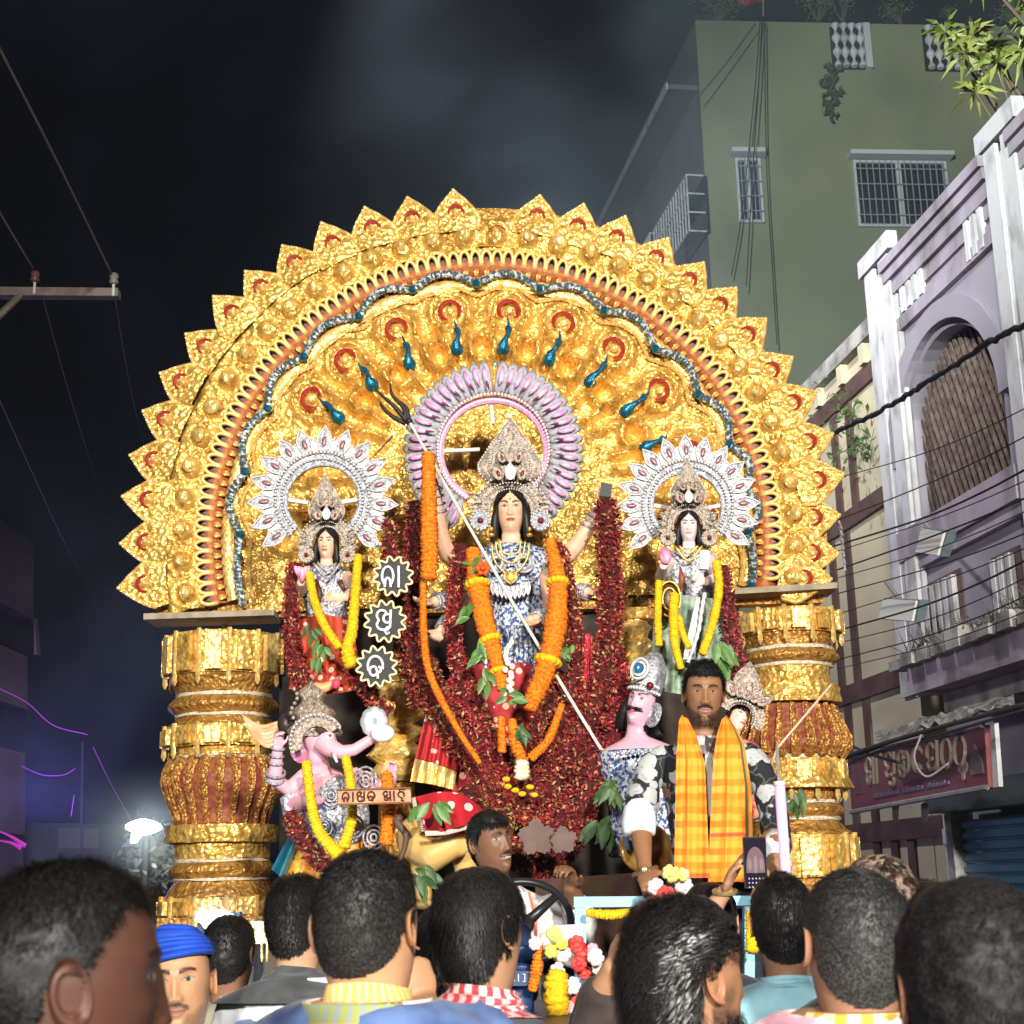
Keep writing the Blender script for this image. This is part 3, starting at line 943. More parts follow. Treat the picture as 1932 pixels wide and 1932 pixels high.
# two square flood panels, unlit, on a bracket
for k, (q, lab) in enumerate(((((1742, 995), (1788, 1003), (1775, 1050), (1730, 1043)), 'square white flood panel on a bracket below the lattice window, upper of two'), (((1668, 1128), (1736, 1132), (1728, 1174), (1660, 1168)), 'square pale flood panel tilted down above the balcony, lower of two'))):
	pts = [F(x, y, 1.0) for x, y in q]; nn_ = (pts[1] - pts[0]).cross(pts[3] - pts[0]).normalized()
	if nn_.y > 0: nn_ = -nn_
	t = thing('square_floodlight', lab, 'lamp', pts[3], 'square flood panels on the lilac house')
	b = MB(); b.prism(pts, -nn_ * .07); b.build('housing', pm('panel_back', (.12, .17, .18), .5), t)
	c = sum(pts, Vector()) / 4
	b = MB(); b.prism([c + (p - c) * .92 + nn_ * .003 for p in pts], nn_ * .02); b.build('diffuser', pm('panel_white', (.82, .82, .74), .4), t)
	b = MB(); b.tube([c - nn_ * .07, F(q[0][0] + 4, q[0][1] - (8 if k == 0 else 30), .2)], .02, 6); b.build('arm', STEEL, t)
# ------------------------------------------------------------------ the golden arch
YA = 8.9                                                    # depth of the arch
CX0, CY0 = 922.0, 1030.0
def PA(px, py, f=0.0):
	"""point of the arch; f metres in front of its plane"""
	return P(px, py, YA) + Vector((0, -f, 0))
def pol(r, a, cx=CX0, cy_=CY0):
	return cx + r * math.cos(a), cy_ - r * math.sin(a)
arch = thing('golden_arch', 'huge golden arch backdrop with pointed petals all round and a scalloped silver tube', 'arch', PA(922, 1140))
A0, A1 = R(-9.5), R(192.5)                                  # from the right foot round to the left foot
def clip_base(px, py):
	"""foot line of the arch"""
	yb = 1165 + (px - 287) * (1112 - 1165) / (1580 - 287)
	return py <= yb
def polar_relief(name, r0, r1, hfun, mat, step=4.0, smooth=False, f0=0.0, parent=None, cx=CX0, cy_=CY0, a0=A0, a1=A1):
	nr = max(3, int((r1 - r0) / step)); na = int((a1 - a0) * (r0 + r1) / 2 / step)
	rr, aa = np.meshgrid(np.linspace(r0, r1, nr), np.linspace(a0, a1, na), indexing='ij')
	px = cx + rr * np.cos(aa); py = cy_ - rr * np.sin(aa)
	h = hfun(rr, aa, px, py)
	d0 = P(0, 0, YA); dx = (P(1000, 0, YA) - d0)
	V = np.zeros((nr, na, 3))
	for i in range(nr):
		for j in range(na):
			q = P(px[i, j], py[i, j], YA); V[i, j] = (q.x, q.y - f0 - h[i, j], q.z)
	keep = np.array([[clip_base(px[i, j], py[i, j]) for j in range(na)] for i in range(nr)])
	ids = np.arange(nr * na).reshape(nr, na)
	Fq = []
	for i in range(nr - 1):
		for j in range(na - 1):
			if keep[i, j] and keep[i + 1, j] and keep[i, j + 1] and keep[i + 1, j + 1]:
				Fq.append((ids[i, j], ids[i, j + 1], ids[i + 1, j + 1], ids[i + 1, j]))
	return link(name, tris_mesh(name, V.reshape(-1, 3), Fq, mat, smooth), parent or arch)


def crumple(px, py, amp, sc, seed=0):
	p = np.stack([px.ravel(), py.ravel(), np.zeros(px.size)], 1)
	n = np.abs(fnoise(p, sc, seed, 2) - 0.5) * 2
	return (amp * (n * 0.9 + 0.5 * nrng.random(px.size))).reshape(px.shape)


# outer band with round bosses
NB = 34
def h_outer(rr, aa, px, py):
	k = (aa - A0) / (A1 - A0) * NB
	da = (k - np.floor(k) - .5) / NB * (A1 - A0) * 575
	d = np.sqrt(da ** 2 + (rr - 572) ** 2)
	h = 0.085 * np.sqrt(np.clip(1 - (d / 21) ** 2, 0, 1)) + 0.03 * np.exp(-((d - 27) / 5) ** 2)
	h = h + 0.05 * np.exp(-((rr - 612) / 9) ** 2) * (0.7 + .3 * np.sin(k * 2 * np.pi * 2))
	h = h + 0.035 * np.sin(k * 2 * np.pi * 4) * np.exp(-((rr - 632) / 10) ** 2)
	return (h + crumple(px, py, 0.030, 1 / 13., 3) + 0.05) * np.clip((618 - rr) / 14, 0, 1)
polar_relief('outer_band', 546, 615, h_outer, GOLD)
bossm = MB().ell((0, 0, 0), (0.052, 0.03, 0.052), nu=8, nv=5).mesh('boss', GOLD_LIGHT)
for k in range(NB):
	a = A0 + (A1 - A0) * (k + .5) / NB
	px, py = pol(573, a)
	if clip_base(px, py + 16):
		link('boss', bossm, arch, PA(px, py, .135), (rng.uniform(-.3, .3), rng.uniform(-.3, .3), rng.uniform(0, 3)), [rng.uniform(.7, 1.1)] * 3)

# inner coves, maroon with gold; scalloped teeth standing on them
polar_relief('cove', 500, 548, lambda rr, aa, px, py: 0.07 * np.sin(np.clip((rr - 500) / 48, 0, 1) * np.pi) + 0.006 * nrng.random(px.shape), RUST, 5.0, True)
polar_relief('gold_fillet', 477, 501, lambda rr, aa, px, py: 0.05 + 0.02 * np.sin((rr - 477) / 24 * np.pi) + crumple(px, py, 0.012, 1 / 9., 8), GOLD_LIGHT, 4.0)
mT = M(YA)
tb = MB()
tp_ = spline([(-8.5, -16, 0), (-9.5, -2, 6), (-7, 9, 9), (0, 15, 10), (7, 9, 9), (9.5, -2, 6), (8.5, -16, 0)], 13)
tb.tube([Vector((x * mT, -z * mT * .8, y * mT)) for x, y, z in tp_], [4.3 * mT] * 13, 6)
toothm = tb.mesh('scallop_tooth', pm('tooth_gold', (0.86, 0.58, 0.20), 0.4, 0.3, col2=(.7, .40, .10), scale=30), True)
gb = MB(); gb.prism([Vector((x * mT, 0, y * mT)) for x, y in ((-3, -12), (-3.6, -2), (0, 5), (3.6, -2), (3, -12))], (0, -4 * mT, 0))
tongm = gb.mesh('tooth_heart', pm('tooth_heart', (0.10, 0.07, 0.08), 0.5, 0.2))
tails = MB(); tails.prism([Vector((x * mT, 0, y * mT)) for x, y in ((-6, 4), (-3, -14), (3, -14), (6, 4))], (0, -3 * mT, 0))
tailm = tails.mesh('tooth_tail', GOLD_DEEP)
NT = 92
for k in range(NT):
	a = A0 + (A1 - A0) * (k + .5) / NT
	px, py = pol(534, a)
	if not clip_base(px, py + 14):
		continue
	ang = math.pi / 2 - a
	t = link('scallop_tooth', toothm, arch, PA(px, py, .06), (0, ang, 0))
	h = link('tooth_heart', tongm, None, PA(px, py, .055), (0, ang, 0)); hang(h, t)
	qx, qy = pol(511, a)
	h = link('tooth_tail', tailm, None, PA(qx, qy, .06), (0, ang, 0)); hang(h, t)

# scalloped silver-blue tube, ringed, with its inner beaded gold lip
cusp = [(465, 1150), (459, 1016), (468, 899), (510, 781), (578, 684), (680, 609), (781, 559), (900, 547), (1018, 558), (1138, 598), (1234, 670), (1313, 755), (1371, 848), (1400, 930), (1405, 1013), (1412, 1112)]
TIN = pm('tinsel_tube', (0.10, 0.16, 0.18), 0.3, 0.5, col2=(0.75, 0.80, 0.80), scale=42, detail=1, lo=.5, hi=.6)  # white flecks in the colour stand in for the tinsel's sparkle
TINB = pm('tinsel_blue', (0.02, 0.17, 0.28), 0.28, 0.7)
tube_t, tube_px = [], []
for i in range(len(cusp) - 1):
	a, b = cusp[i], cusp[i + 1]
	mx, my = (a[0] + b[0]) / 2, (a[1] + b[1]) / 2
	ox, oy = mx - 930, my - 1010; L = math.hypot(ox, oy)
	bul = 24 if 1 <= i < len(cusp) - 2 else 8
	q = spline([a, (a[0] * .7 + b[0] * .3 + ox / L * bul * .8, a[1] * .7 + b[1] * .3 + oy / L * bul * .8), (mx + ox / L * bul, my + oy / L * bul), (a[0] * .3 + b[0] * .7 + ox / L * bul * .8, a[1] * .3 + b[1] * .7 + oy / L * bul * .8), b], 45)
	tube_px.append(q)
	rad = [(8.6 if k % 3 else 6.4) * mT * (0.86 if k in (0, 44) else 1) for k in range(45)]
	t = MB(); t.tube([PA(x, y, .11) for x, y in q], rad, 9); t.build('tinsel_tube', TIN, arch)
	kn = MB(); kn.ell(PA(*b, .115), 9.2 * mT, nu=8, nv=6); kn.build('tube_knot', TINB, arch)
	q2 = [(x - (x - 930) / 480 * 19, y - (y - 1010) / 480 * 19) for x, y in q]
	t = MB(); t.tube([PA(x, y, .06) for x, y in q2], [(4.6 if k % 2 else 2.8) * mT for k in range(45)], 6); t.build('beaded_lip', GOLD_LIGHT, arch)

# the embossed panel inside
eyes = [(565, 885), (592, 762), (655, 690), (750, 632), (850, 598), (960, 597), (1062, 620), (1156, 668), (1240, 746), (1300, 862), (1330, 985), (545, 1010)]
ce = (930, 905)
def h_panel(px, py):
	h = 0.02 + 0 * px
	for (ex, ey) in eyes:
		d = np.hypot(px - ex, py - ey)
		h = h + 0.06 * np.exp(-(d / 20) ** 2) + 0.06 * np.exp(-((d - 36) / 6) ** 2)
		ux, uy = ce[0] - ex, ce[1] - ey; L = math.hypot(ux, uy); ux, uy = ux / L, uy / L
		t = (px - ex) * ux + (py - ey) * uy; s = np.abs((px - ex) * -uy + (py - ey) * ux)
		w = 30 - 0.12 * np.clip(t, 0, 200)
		h = h + 0.085 * np.exp(-((s - w) / 6) ** 2) * (t > 20) * (t < 150)
	for i in range(len(eyes) - 2):
		mx, my = (eyes[i][0] + eyes[i + 1][0]) / 2, (eyes[i][1] + eyes[i + 1][1]) / 2
		mx, my = mx + (ce[0] - mx) * .22, my + (ce[1] - my) * .22
		d = np.hypot(px - mx, py - my)
		h = h + 0.09 * np.exp(-((d - 24) / 6) ** 2) - 0.04 * np.exp(-(d / 15) ** 2)
	return h
st = 5.0
xs, ys = np.arange(430, 1440, st), np.arange(545, 1180, st)
PX, PY = np.meshgrid(xs, ys)
PX = PX + nrng.uniform(-1.6, 1.6, PX.shape); PY = PY + nrng.uniform(-1.6, 1.6, PY.shape)
H = h_panel(PX, PY) + crumple(PX, PY, 0.034, 1 / 17., 21)
V = np.zeros(PX.shape + (3,)); K = np.zeros(PX.shape, bool)
poly_in = [tuple(p) for q in tube_px for p in q] + [(1412, 1118), (465, 1160)]
pr_ = np.array([math.hypot(x - 930, y - 1010) for x, y in poly_in]); pa_ = np.array([math.atan2(1010 - y, x - 930) % (2 * math.pi) for x, y in poly_in])
od = np.argsort(pa_); pr_, pa_ = pr_[od], pa_[od]
for i in range(PX.shape[0]):
	for j in range(PX.shape[1]):
		x, y = PX[i, j], PY[i, j]
		q = P(x, y, YA); V[i, j] = (q.x, q.y - H[i, j], q.z)
		a = math.atan2(1010 - y, x - 930) % (2 * math.pi)
		K[i, j] = clip_base(x, y - 3) and (math.hypot(x - 930, y - 1010) < np.interp(a, pa_, pr_, period=2 * math.pi) - 2 or y > 1000 and 465 < x < 1408)
ids = np.arange(PX.size).reshape(PX.shape)
Fq = [(ids[i, j], ids[i + 1, j], ids[i + 1, j + 1], ids[i, j + 1]) for i in range(PX.shape[0] - 1) for j in range(PX.shape[1] - 1) if K[i, j] and K[i + 1, j] and K[i, j + 1] and K[i + 1, j + 1]]
link('embossed_panel', tris_mesh('embossed_panel', V.reshape(-1, 3), Fq, GOLD), arch)
# flat backing so the arch has a back
bk = MB()
bk.prism([PA(*pol(640, A0 + (A1 - A0) * k / 60), -.02) for k in range(61)], (0, .12, 0))
bk.build('backing', GOLD_DEEP, arch)
REDE = pm('feather_eye_red', (0.38, 0.035, 0.02), 0.5, 0.1, col2=(.25, .02, .015), scale=40)
for (ex, ey) in eyes[:11]:
	e = MB()
	ux, uy = ce[0] - ex, ce[1] - ey; a = math.atan2(uy, ux)
	def lp(u, v):
		return ex + u * math.cos(a) - v * math.sin(a), ey + u * math.sin(a) + v * math.cos(a)
	arcq = [lp(17 * math.cos(R(t)), 19 * math.sin(R(t))) for t in range(25, 336, 20)]
	wv = [mT * (1.2 + 5.0 * math.sin(math.pi * k / 15) ** 0.7 * (1.25 if k < 4 or k > 11 else .7)) for k in range(len(arcq))]
	e.tube([PA(x, y, .105) for x, y in arcq], wv, 6)
	eo = e.build('feather_eye', REDE, arch)
	j = MB(); j.ell(PA(*lp(-1, 0), .10), (9 * mT, 6 * mT, 9 * mT), nu=7, nv=5); j.build('eye_jewel', GOLD_LIGHT, eo)
# glossy blue peacock necks
BLUE = pm('peacock_blue', (0.008, 0.10, 0.19), 0.22, 0.55, col2=(0.015, 0.20, 0.32), scale=30, bump=.4, bscale=140)
for (x0, y0, x1, y1) in ((612, 772, 655, 808), (683, 707, 716, 748), (764, 660, 783, 712), (860, 632, 869, 684), (957, 628, 953, 684), (1052, 652, 1036, 704), (1138, 697, 1110, 744), (1215, 757, 1174, 798), (1248, 838, 1212, 862)):
	b = MB(); dx, dy = x1 - x0, y1 - y0
	pts = [(x0 + dx * t + 4 * math.sin(t * 6), y0 + dy * t) for t in np.linspace(0, 1, 12)]
	b.tube([PA(x, y, .13 + .05 * math.sin(math.pi * t)) for (x, y), t in zip(pts, np.linspace(0, 1, 12))], [mT * r for r in (2, 6.5, 7.5, 6, 4.6, 4.8, 6, 9, 11.5, 13, 12, 5)], 9)
	n = b.build('peacock_neck', BLUE, arch, True)
	c = MB(); c.tube([PA(x0 + 3, y0 + 2, .15), PA(x0 - dx * .18, y0 - dy * .3, .15)], [mT * 3, mT * .7], 5); c.build('beak', BLUE, n)

# pointed petals all round: tips measured on the photograph
tips = [(232, 1112), (235, 1028), (238, 944), (250, 862), (272, 780), (306, 702), (352, 632), (405, 567), (465, 511), (532, 463), (607, 423), (686, 393), (770, 371), (857, 360), (940, 388), (1022, 368), (1104, 388), (1182, 413), (1261, 452), (1328, 499), (1391, 549), (1446, 611), (1494, 681), (1536, 748), (1567, 826), (1586, 906), (1578, 978), (1574, 1050), (1560, 1105)]
nu, nv = 13, 11
def petal_mesh(seed, tipf=1.0, fold=0.0):
	rs = np.random.default_rng(seed)
	V = np.zeros((nv, nu, 3))
	for i in range(nv):
		v = i / (nv - 1)
		w = (40 + 20 * min(v, .3)) * (1 - max(0, (v - .3) / .7) ** 1.32) + .4
		for j in range(nu):
			u = j / (nu - 1) * 2 - 1
			hgt = 10 * (1 - u * u) * (1 - v * .7) + 5 * math.exp(-((abs(u) - .8) / .15) ** 2) + rs.uniform(0, 3.4)
			V[i, j] = (u * w * mT, -hgt * mT - 0.02 + fold * v * v * .25, v * 92 * mT * tipf)
	Fq = []
	for i in range(nv - 1):
		for j in range(nu - 1):
			q = [i * nu + j, i * nu + j + 1, (i + 1) * nu + j + 1, (i + 1) * nu + j]
			Fq.append(tuple(q))
	# a thin back
	o = nv * nu
	back = [(0, 0), (1, 0), (nv - 1, 0)]
	return tris_mesh('petal', V.reshape(-1, 3), Fq, GOLD), V
pms = [petal_mesh(s) for s in range(6)] + [petal_mesh(9, .55, 1.0)]
beads = MB()
Vp = pms[0][1]
for i in range(1, nv):
	for j in (0, nu - 1):
		for f in (0, .5):
			a = Vp[i][j] * (1 - f) + Vp[i - 1][j] * f
			beads.ell(Vector(a) + Vector((0, -.012, 0)), 4.0 * mT, nu=5, nv=4)
beadm = beads.mesh('bead_edging', GOLD_LIGHT)
ringb = MB()
ringb.tube([Vector((15 * mT * math.cos(R(t)), -0.055, 40 * mT + 15 * mT * math.sin(R(t)))) for t in range(-20, 201, 17)], [mT * (1 + 3.4 * math.sin(math.pi * k / 12)) for k in range(13)], 5)
ringm = ringb.mesh('red_crescent', REDE)
jw = MB(); jw.ell((0, -0.05, 40 * mT), (10 * mT, 8 * mT, 10 * mT), nu=7, nv=5)
for k in range(8):
	jw.ell((15 * mT * math.cos(k * .785), -0.045, 38 * mT + 15 * mT * math.sin(k * .785)), 4.2 * mT, nu=5, nv=4)
jwm = jw.mesh('petal_jewel', GOLD_LIGHT)
for k, (tx, ty) in enumerate(tips):
	d = Vector((tx - 912, 0, -(ty - 1030))); L = math.hypot(d.x, d.z)
	bx, by = tx - (tx - 912) / L * 90, ty - (ty - 1030) / L * 90
	ang = math.atan2(d.x, d.z)
	fold = 14 == k
	me = pms[6][0] if fold else pms[k % 6][0]
	c = PA(bx, by, .045 + .012 * (k % 2))
	p = link('petal', me, arch, c, (rng.uniform(-.12, .06), ang + rng.uniform(-.04, .04), rng.uniform(-.1, .1)), (1, 1, 1) if not fold else (1, 1, .8))
	for nm, m_ in (('bead_edging', beadm), ('red_crescent', ringm), ('petal_jewel', jwm)):
		if nm == 'bead_edging' and fold:
			continue
		q = link(nm, m_, None, c, p.rotation_euler, p.scale); hang(q, p)
for (x0, y0, x1, y1) in ((283, 1166, 525, 1158), (1380, 1119, 1570, 1108)):
	b = MB(); b.prism([PA(x0, y0, .16), PA(x1, y1, .16), PA(x1, y1 + 11, .16), PA(x0, y0 + 11, .16)], (0, .3, 0)); b.build('base_batten', pm('bare_wood', (.35, .29, .2), .8, col2=(.24, .19, .13), scale=12), arch)
# tassels swinging at the right edge
tsl = MB()
for k in range(7):
	tsl.tube([PA(1576 + k * 1.5, 990 + k * 12, .1), PA(1580 + k, 1008 + k * 13, .14)], 2.2 * mT, 5)
o = tsl.build('edge_tassel', SILVER, arch)

# ------------------------------------------------------------------ pillars under the arch
mP = M(8.9)
CAPG = GOLD
VASE = pm('pillar_red', (0.20, 0.032, 0.022), 0.6, 0.1, col2=(.30, .11, .035), scale=30, bump=.3)
TRIM = pm('cream_braid', (0.66, 0.60, 0.46), 0.6, col2=(.4, .34, .22), scale=60)
VASEG = foil('fringe_gold', (0.60, 0.30, 0.07), (0.30, 0.10, 0.03), rough=.45, metal=.5, bump=.6)
GRN = pm('green_rim', (0.05, 0.13, 0.05), .6)
def pillar(name, label, xc, y0, secs, lean, seed):
	base = P(xc, secs[-1][2], 8.7)
	t = thing(name, label, 'pillar', (base.x, base.y, 1.48), 'golden pillars carrying the arch')
	rs = random.Random(seed)
	cy_ = 8.7 + 100 * mP
	def C(y):
		q = P(xc + lean * (y - y0), y, 8.85); return Vector((P(xc + lean * (y - y0), y, cy_).x, cy_, q.z))
	for nm, ya, yb, prof, mat, n, flat in secs:
		a, b = C(ya), C(yb); h = a.z - b.z
		m = MB()
		pr = [(r * mP, (1 - f) * h) for f, r in prof][::-1]
		# interpolate the profile so that foil has facets
		if n > 16:
			f2 = np.array([p[1] for p in pr]); r2 = np.array([p[0] for p in pr])
			zz = np.linspace(0, h, max(6, int(h / (5 * mP))))
			pr = [(float(np.interp(z, f2, r2)), float(z)) for z in zz]
			m.lathe(pr, b, n)
			m.v = [(x + rs.uniform(-1, 1) * .006, y + rs.uniform(-1, 1) * .006, z + rs.uniform(-1, 1) * .004) for x, y, z in m.v]
		else:
			m.lathe(pr, b, n, a0=math.pi / n)
		ob = m.build(nm, mat, t, not flat and n > 16 and mat not in (GOLD, GOLD_DEEP))
		if nm == 'drum':
			# upright slats round the drum, with drip-shaped ends
			for k in range(12):
				an = 2 * math.pi * k / 12 + math.pi / 12 + .02
				c = Vector((a.x + math.cos(an) * prof[0][1] * mP * 1.0, a.y + math.sin(an) * prof[0][1] * mP * 1.0, 0))
				s = MB(); s.tube([(c.x, c.y, a.z + .01), (c.x, c.y, b.z), (c.x, c.y, b.z - .05), (c.x, c.y, b.z - .075)], [.014, .013, .017, .004], 5)
				s.build('drip_slat', GOLD_LIGHT, t)
				an2 = an + math.pi / 12
				rr = prof[0][1] * mP * .985
				u = Vector((-math.sin(an2), math.cos(an2), 0)); nn = Vector((math.cos(an2), math.sin(an2), 0))
				cc = Vector((a.x, a.y, 0)) + nn * rr; w = rr * .135
				s = MB(); s.prism([cc - u * w + Vector((0, 0, a.z - .02)), cc + u * w + Vector((0, 0, a.z - .02)), cc + u * w + Vector((0, 0, b.z + .01)), cc - u * w + Vector((0, 0, b.z + .01))], nn * .03)
				s.build('facet_panel', GOLD if k % 2 else GOLD_LIGHT, t)
		if nm == 'vase':
			for k in range(22):
				an = 2 * math.pi * k / 22
				pts, rad = [], []
				for q in range(7):
					f = q / 6 if not flat else 1 - q / 6
					z = b.z + (1 - f) * h
					r = float(np.interp(f, [p[0] for p in prof], [p[1] for p in prof])) * mP * 1.02
					pts.append(Vector((a.x + math.cos(an) * r, a.y + math.sin(an) * r, z))); rad.append((10.5 - 5.5 * q / 6) * mP)
				s = MB(); s.tube(pts, rad, 5); s.build('fringe_strip', VASEG, t)
	q = C(secs[-1][2]); m = MB(); m.box((q.x, q.y, (q.z + 1.47) / 2 - .003), (.62, .62, max(.05, q.z - 1.47))); m.build('plinth', GOLD_DEEP, t)
	# neck rod up to the arch
	q = MB(); q.tube([C(y0), C(y0 - 48)], .02, 6); q.build('rod', STEEL, t)
	return t
D = 'drum'
L_ = [
	(D, 1195, 1272, ((0, 108), (1, 106)), GOLD, 12, True),
	('flare', 1273, 1306, ((0, 104), (1, 88)), GOLD_DEEP, 24, False),
	('braid', 1306.5, 1313, ((0, 90), (1, 90)), TRIM, 28, False),
	('disc', 1313.5, 1345, ((0, 90), (.25, 99), (.5, 107), (.75, 99), (1, 90)), GOLD_DEEP, 28, False),
	('braid', 1345.5, 1351, ((0, 90), (1, 90)), TRIM, 28, False),
	('flare', 1351.5, 1368, ((0, 86), (1, 104)), GOLD_DEEP, 24, False),
	(D, 1368.5, 1408, ((0, 108), (1, 107)), GOLD, 12, True),
	('collar', 1408.5, 1424, ((0, 92), (1, 90)), GOLD, 28, False),
	('braid', 1424.5, 1430, ((0, 93), (1, 93)), TRIM, 28, False),
	('vase', 1430.5, 1556, ((0, 88), (.2, 102), (.38, 105), (.6, 94), (.8, 84), (1, 81)), VASE, 28, False),
	('crown_band', 1556.5, 1589, ((0, 103), (.5, 106), (1, 103)), GOLD, 28, False),
	('collar', 1589.5, 1620, ((0, 88), (1, 86)), GOLD, 28, False),
	('braid', 1620.5, 1626, ((0, 87), (1, 87)), TRIM, 28, False),
	('disc', 1626.5, 1656, ((0, 86), (.25, 94), (.5, 99), (.75, 94), (1, 86)), GOLD_DEEP, 28, False),
	('braid', 1656.5, 1662, ((0, 87), (1, 87)), TRIM, 28, False),
	('flare', 1662.5, 1692, ((0, 85), (1, 104)), GOLD_DEEP, 24, False),
	(D, 1692.5, 1728, ((0, 108), (1, 108)), GOLD, 12, True),
]
pillar('golden_pillar', 'golden pillar with its red vase below the middle, beside the elephant headed idol', 424, 1195, L_, -.012, 3)
R_ = [
	(D, 1150, 1194, ((0, 97), (1, 95)), GOLD, 12, True),
	('flare', 1194.5, 1218, ((0, 86), (1, 82)), GOLD_DEEP, 24, False),
	('braid', 1218.5, 1225, ((0, 84), (1, 84)), TRIM, 28, False),
	('disc', 1225.5, 1250, ((0, 82), (.25, 92), (.5, 97), (.75, 92), (1, 82)), GOLD_DEEP, 28, False),
	('braid', 1250.5, 1256, ((0, 82), (1, 82)), TRIM, 28, False),
	('collar', 1256.5, 1291, ((0, 78), (1, 76)), GOLD, 28, False),
	('crown_band', 1291.5, 1325, ((0, 92), (.5, 95), (1, 97)), GOLD, 28, False),
	('vase', 1325.5, 1424, ((0, 78), (.25, 84), (.5, 93), (.72, 101), (.88, 97), (1, 84)), VASE, 28, True),
	('braid', 1424.5, 1431, ((0, 84), (1, 84)), TRIM, 28, False),
	(D, 1431.5, 1488, ((0, 92), (.4, 98), (1, 112)), GOLD, 12, True),
	('collar', 1488.5, 1510, ((0, 84), (1, 82)), GOLD_DEEP, 28, False),
	('braid', 1510.5, 1516, ((0, 84), (1, 84)), TRIM, 28, False),
	('disc', 1516.5, 1542, ((0, 82), (.25, 90), (.5, 95), (.75, 90), (1, 82)), GOLD_DEEP, 28, False),
	('braid', 1542.5, 1548, ((0, 84), (1, 84)), TRIM, 28, False),
	('flare', 1548.5, 1575, ((0, 80), (1, 106)), GOLD_DEEP, 24, False),
	(D, 1575.5, 1655, ((0, 108), (1, 110)), GOLD, 12, True),
]
pillar('golden_pillar', 'golden pillar standing right of the man in the yellow scarf', 1485, 1150, R_, .035, 5)
# carriage bed the idols stand on
bed = thing('float_platform', 'dark draped carriage bed that carries the idols', 'platform', (0, 8, 0))
b = MB(); b.box((0.05, 8.1, 1.36), (4.9, 3.0, 0.22)); b.build('deck', pm('deck_wood', (.11, .075, .045), .85, col2=(.07, .045, .03), scale=6), bed)
b = MB(); b.box((0.05, 6.62, 0.78), (4.8, 0.03, 0.92)); b.build('skirt_cloth', MAROON, bed)
for x in (-2.4, 2.6):
	for y in (7.5, 9.0):
		w = MB(); w.lathe([(.2, -.12), (.52, -.12), (.6, -.06), (.6, .06), (.52, .12), (.2, .12)], (x * .8, y, .6), 20, Matrix.Rotation(R(90), 3, 'Y')); w.build('wheel', BLACK, bed)
for x in (-1.7, 1.9):
	w = MB(); w.box((x, 9.45, 2.3), (.1, .1, 1.64)); w.build('post', STEEL, bed)
w = MB(); w.box((0.05, 8.9, 1.08), (4.4, .3, .3)); w.build('chassis', BLACK, bed)
w = MB(); w.prism([PA(520, 1150, -.14), PA(1400, 1130, -.14), PA(1400, 1720, -.14), PA(520, 1720, -.14)], (0, .05, 0)); w.build('back_cloth', DARK, bed)
# bright gold inner posts behind the idols
mI = M(7.9)
for (xc, ya, yb, hw, lab) in ((748, 1285, 1475, 48, 'short bright gold inner post behind the elephant headed idol'), (1203, 1164, 1330, 28, 'short bright gold inner post left of the moustached demon')):
	q0, q1 = P(xc, ya, 7.9), P(xc, yb, 7.9)
	t = thing('gold_inner_post', lab, 'post', q1, 'gold inner posts')
	m = MB(); n_ = 12
	pr = [(hw * mI * (1 + .16 * math.sin(k * 1.9) - .12 * (k % 3 == 0)), (q0.z - q1.z) * k / 16) for k in range(17)]
	m.lathe(pr, q1, 18); m.v = [(x + rng.uniform(-1, 1) * .012, y + rng.uniform(-1, 1) * .012, z + rng.uniform(-1, 1) * .008) for x, y, z in m.v]
	m.build('shaft', GOLD_LIGHT, t)
	m = MB(); m.lathe([(hw * mI * 1.15, 0), (hw * mI * 1.2, .03), (hw * mI * 1.1, .06)], q0 - Vector((0, 0, .02)), 18); m.build('cap', GOLD, t)
	m = MB(); m.lathe([(hw * mI * .7, 0), (hw * mI * .7, q1.z - 1.48)], (q1.x, q1.y, 1.475), 10); m.build('foot', GOLD_DEEP, t)
# ------------------------------------------------------------------ figures: one continuous skin from crown to hips, painted features
# rings: z (0 = middle of the head), half width, front depth, back depth, narrowing of the front
RING = np.array([
	(.1235, .004, .004, .004, 0), (.122, .018, .018, .022, 0), (.117, .033, .034, .038, 0), (.108, .047, .050, .056, 0), (.095, .059, .064, .072, 0),
	(.078, .068, .074, .085, 0), (.058, .073, .082, .094, .05), (.035, .0755, .087, .099, .08), (.010, .0755, .088, .099, .12),
	(-.015, .0735, .087, .094, .16), (-.038, .0705, .0865, .082, .2), (-.060, .066, .086, .070, .24), (-.080, .0605, .0845, .062, .30),
	(-.097, .056, .081, .058, .40), (-.109, .054, .074, .056, .48), (-.116, .0535, .064, .056, .46), (-.121, .053, .050, .056, .3), (-.130, .0525, .041, .057, .1),
	(-.145, .052, .039, .059, 0), (-.157, .055, .041, .063, 0), (-.170, .066, .047, .070, 0), (-.185, .093, .055, .080, 0),
	(-.202, .132, .066, .090, 0), (-.218, .168, .078, .097, 0), (-.240, .190, .090, .102, 0), (-.285, .198, .104, .106, 0), (-.405, .176, .112, .105, 0),
	(-.575, .150, .105, .095, 0), (-.735, .160, .112, .110, 0), (-.840, .165, .112, .115, 0)])


def ringval(z, k):
	return np.interp(-z, -RING[:, 0], RING[:, k])


def gz(x, s):
	return np.exp(-(x / s) ** 2)


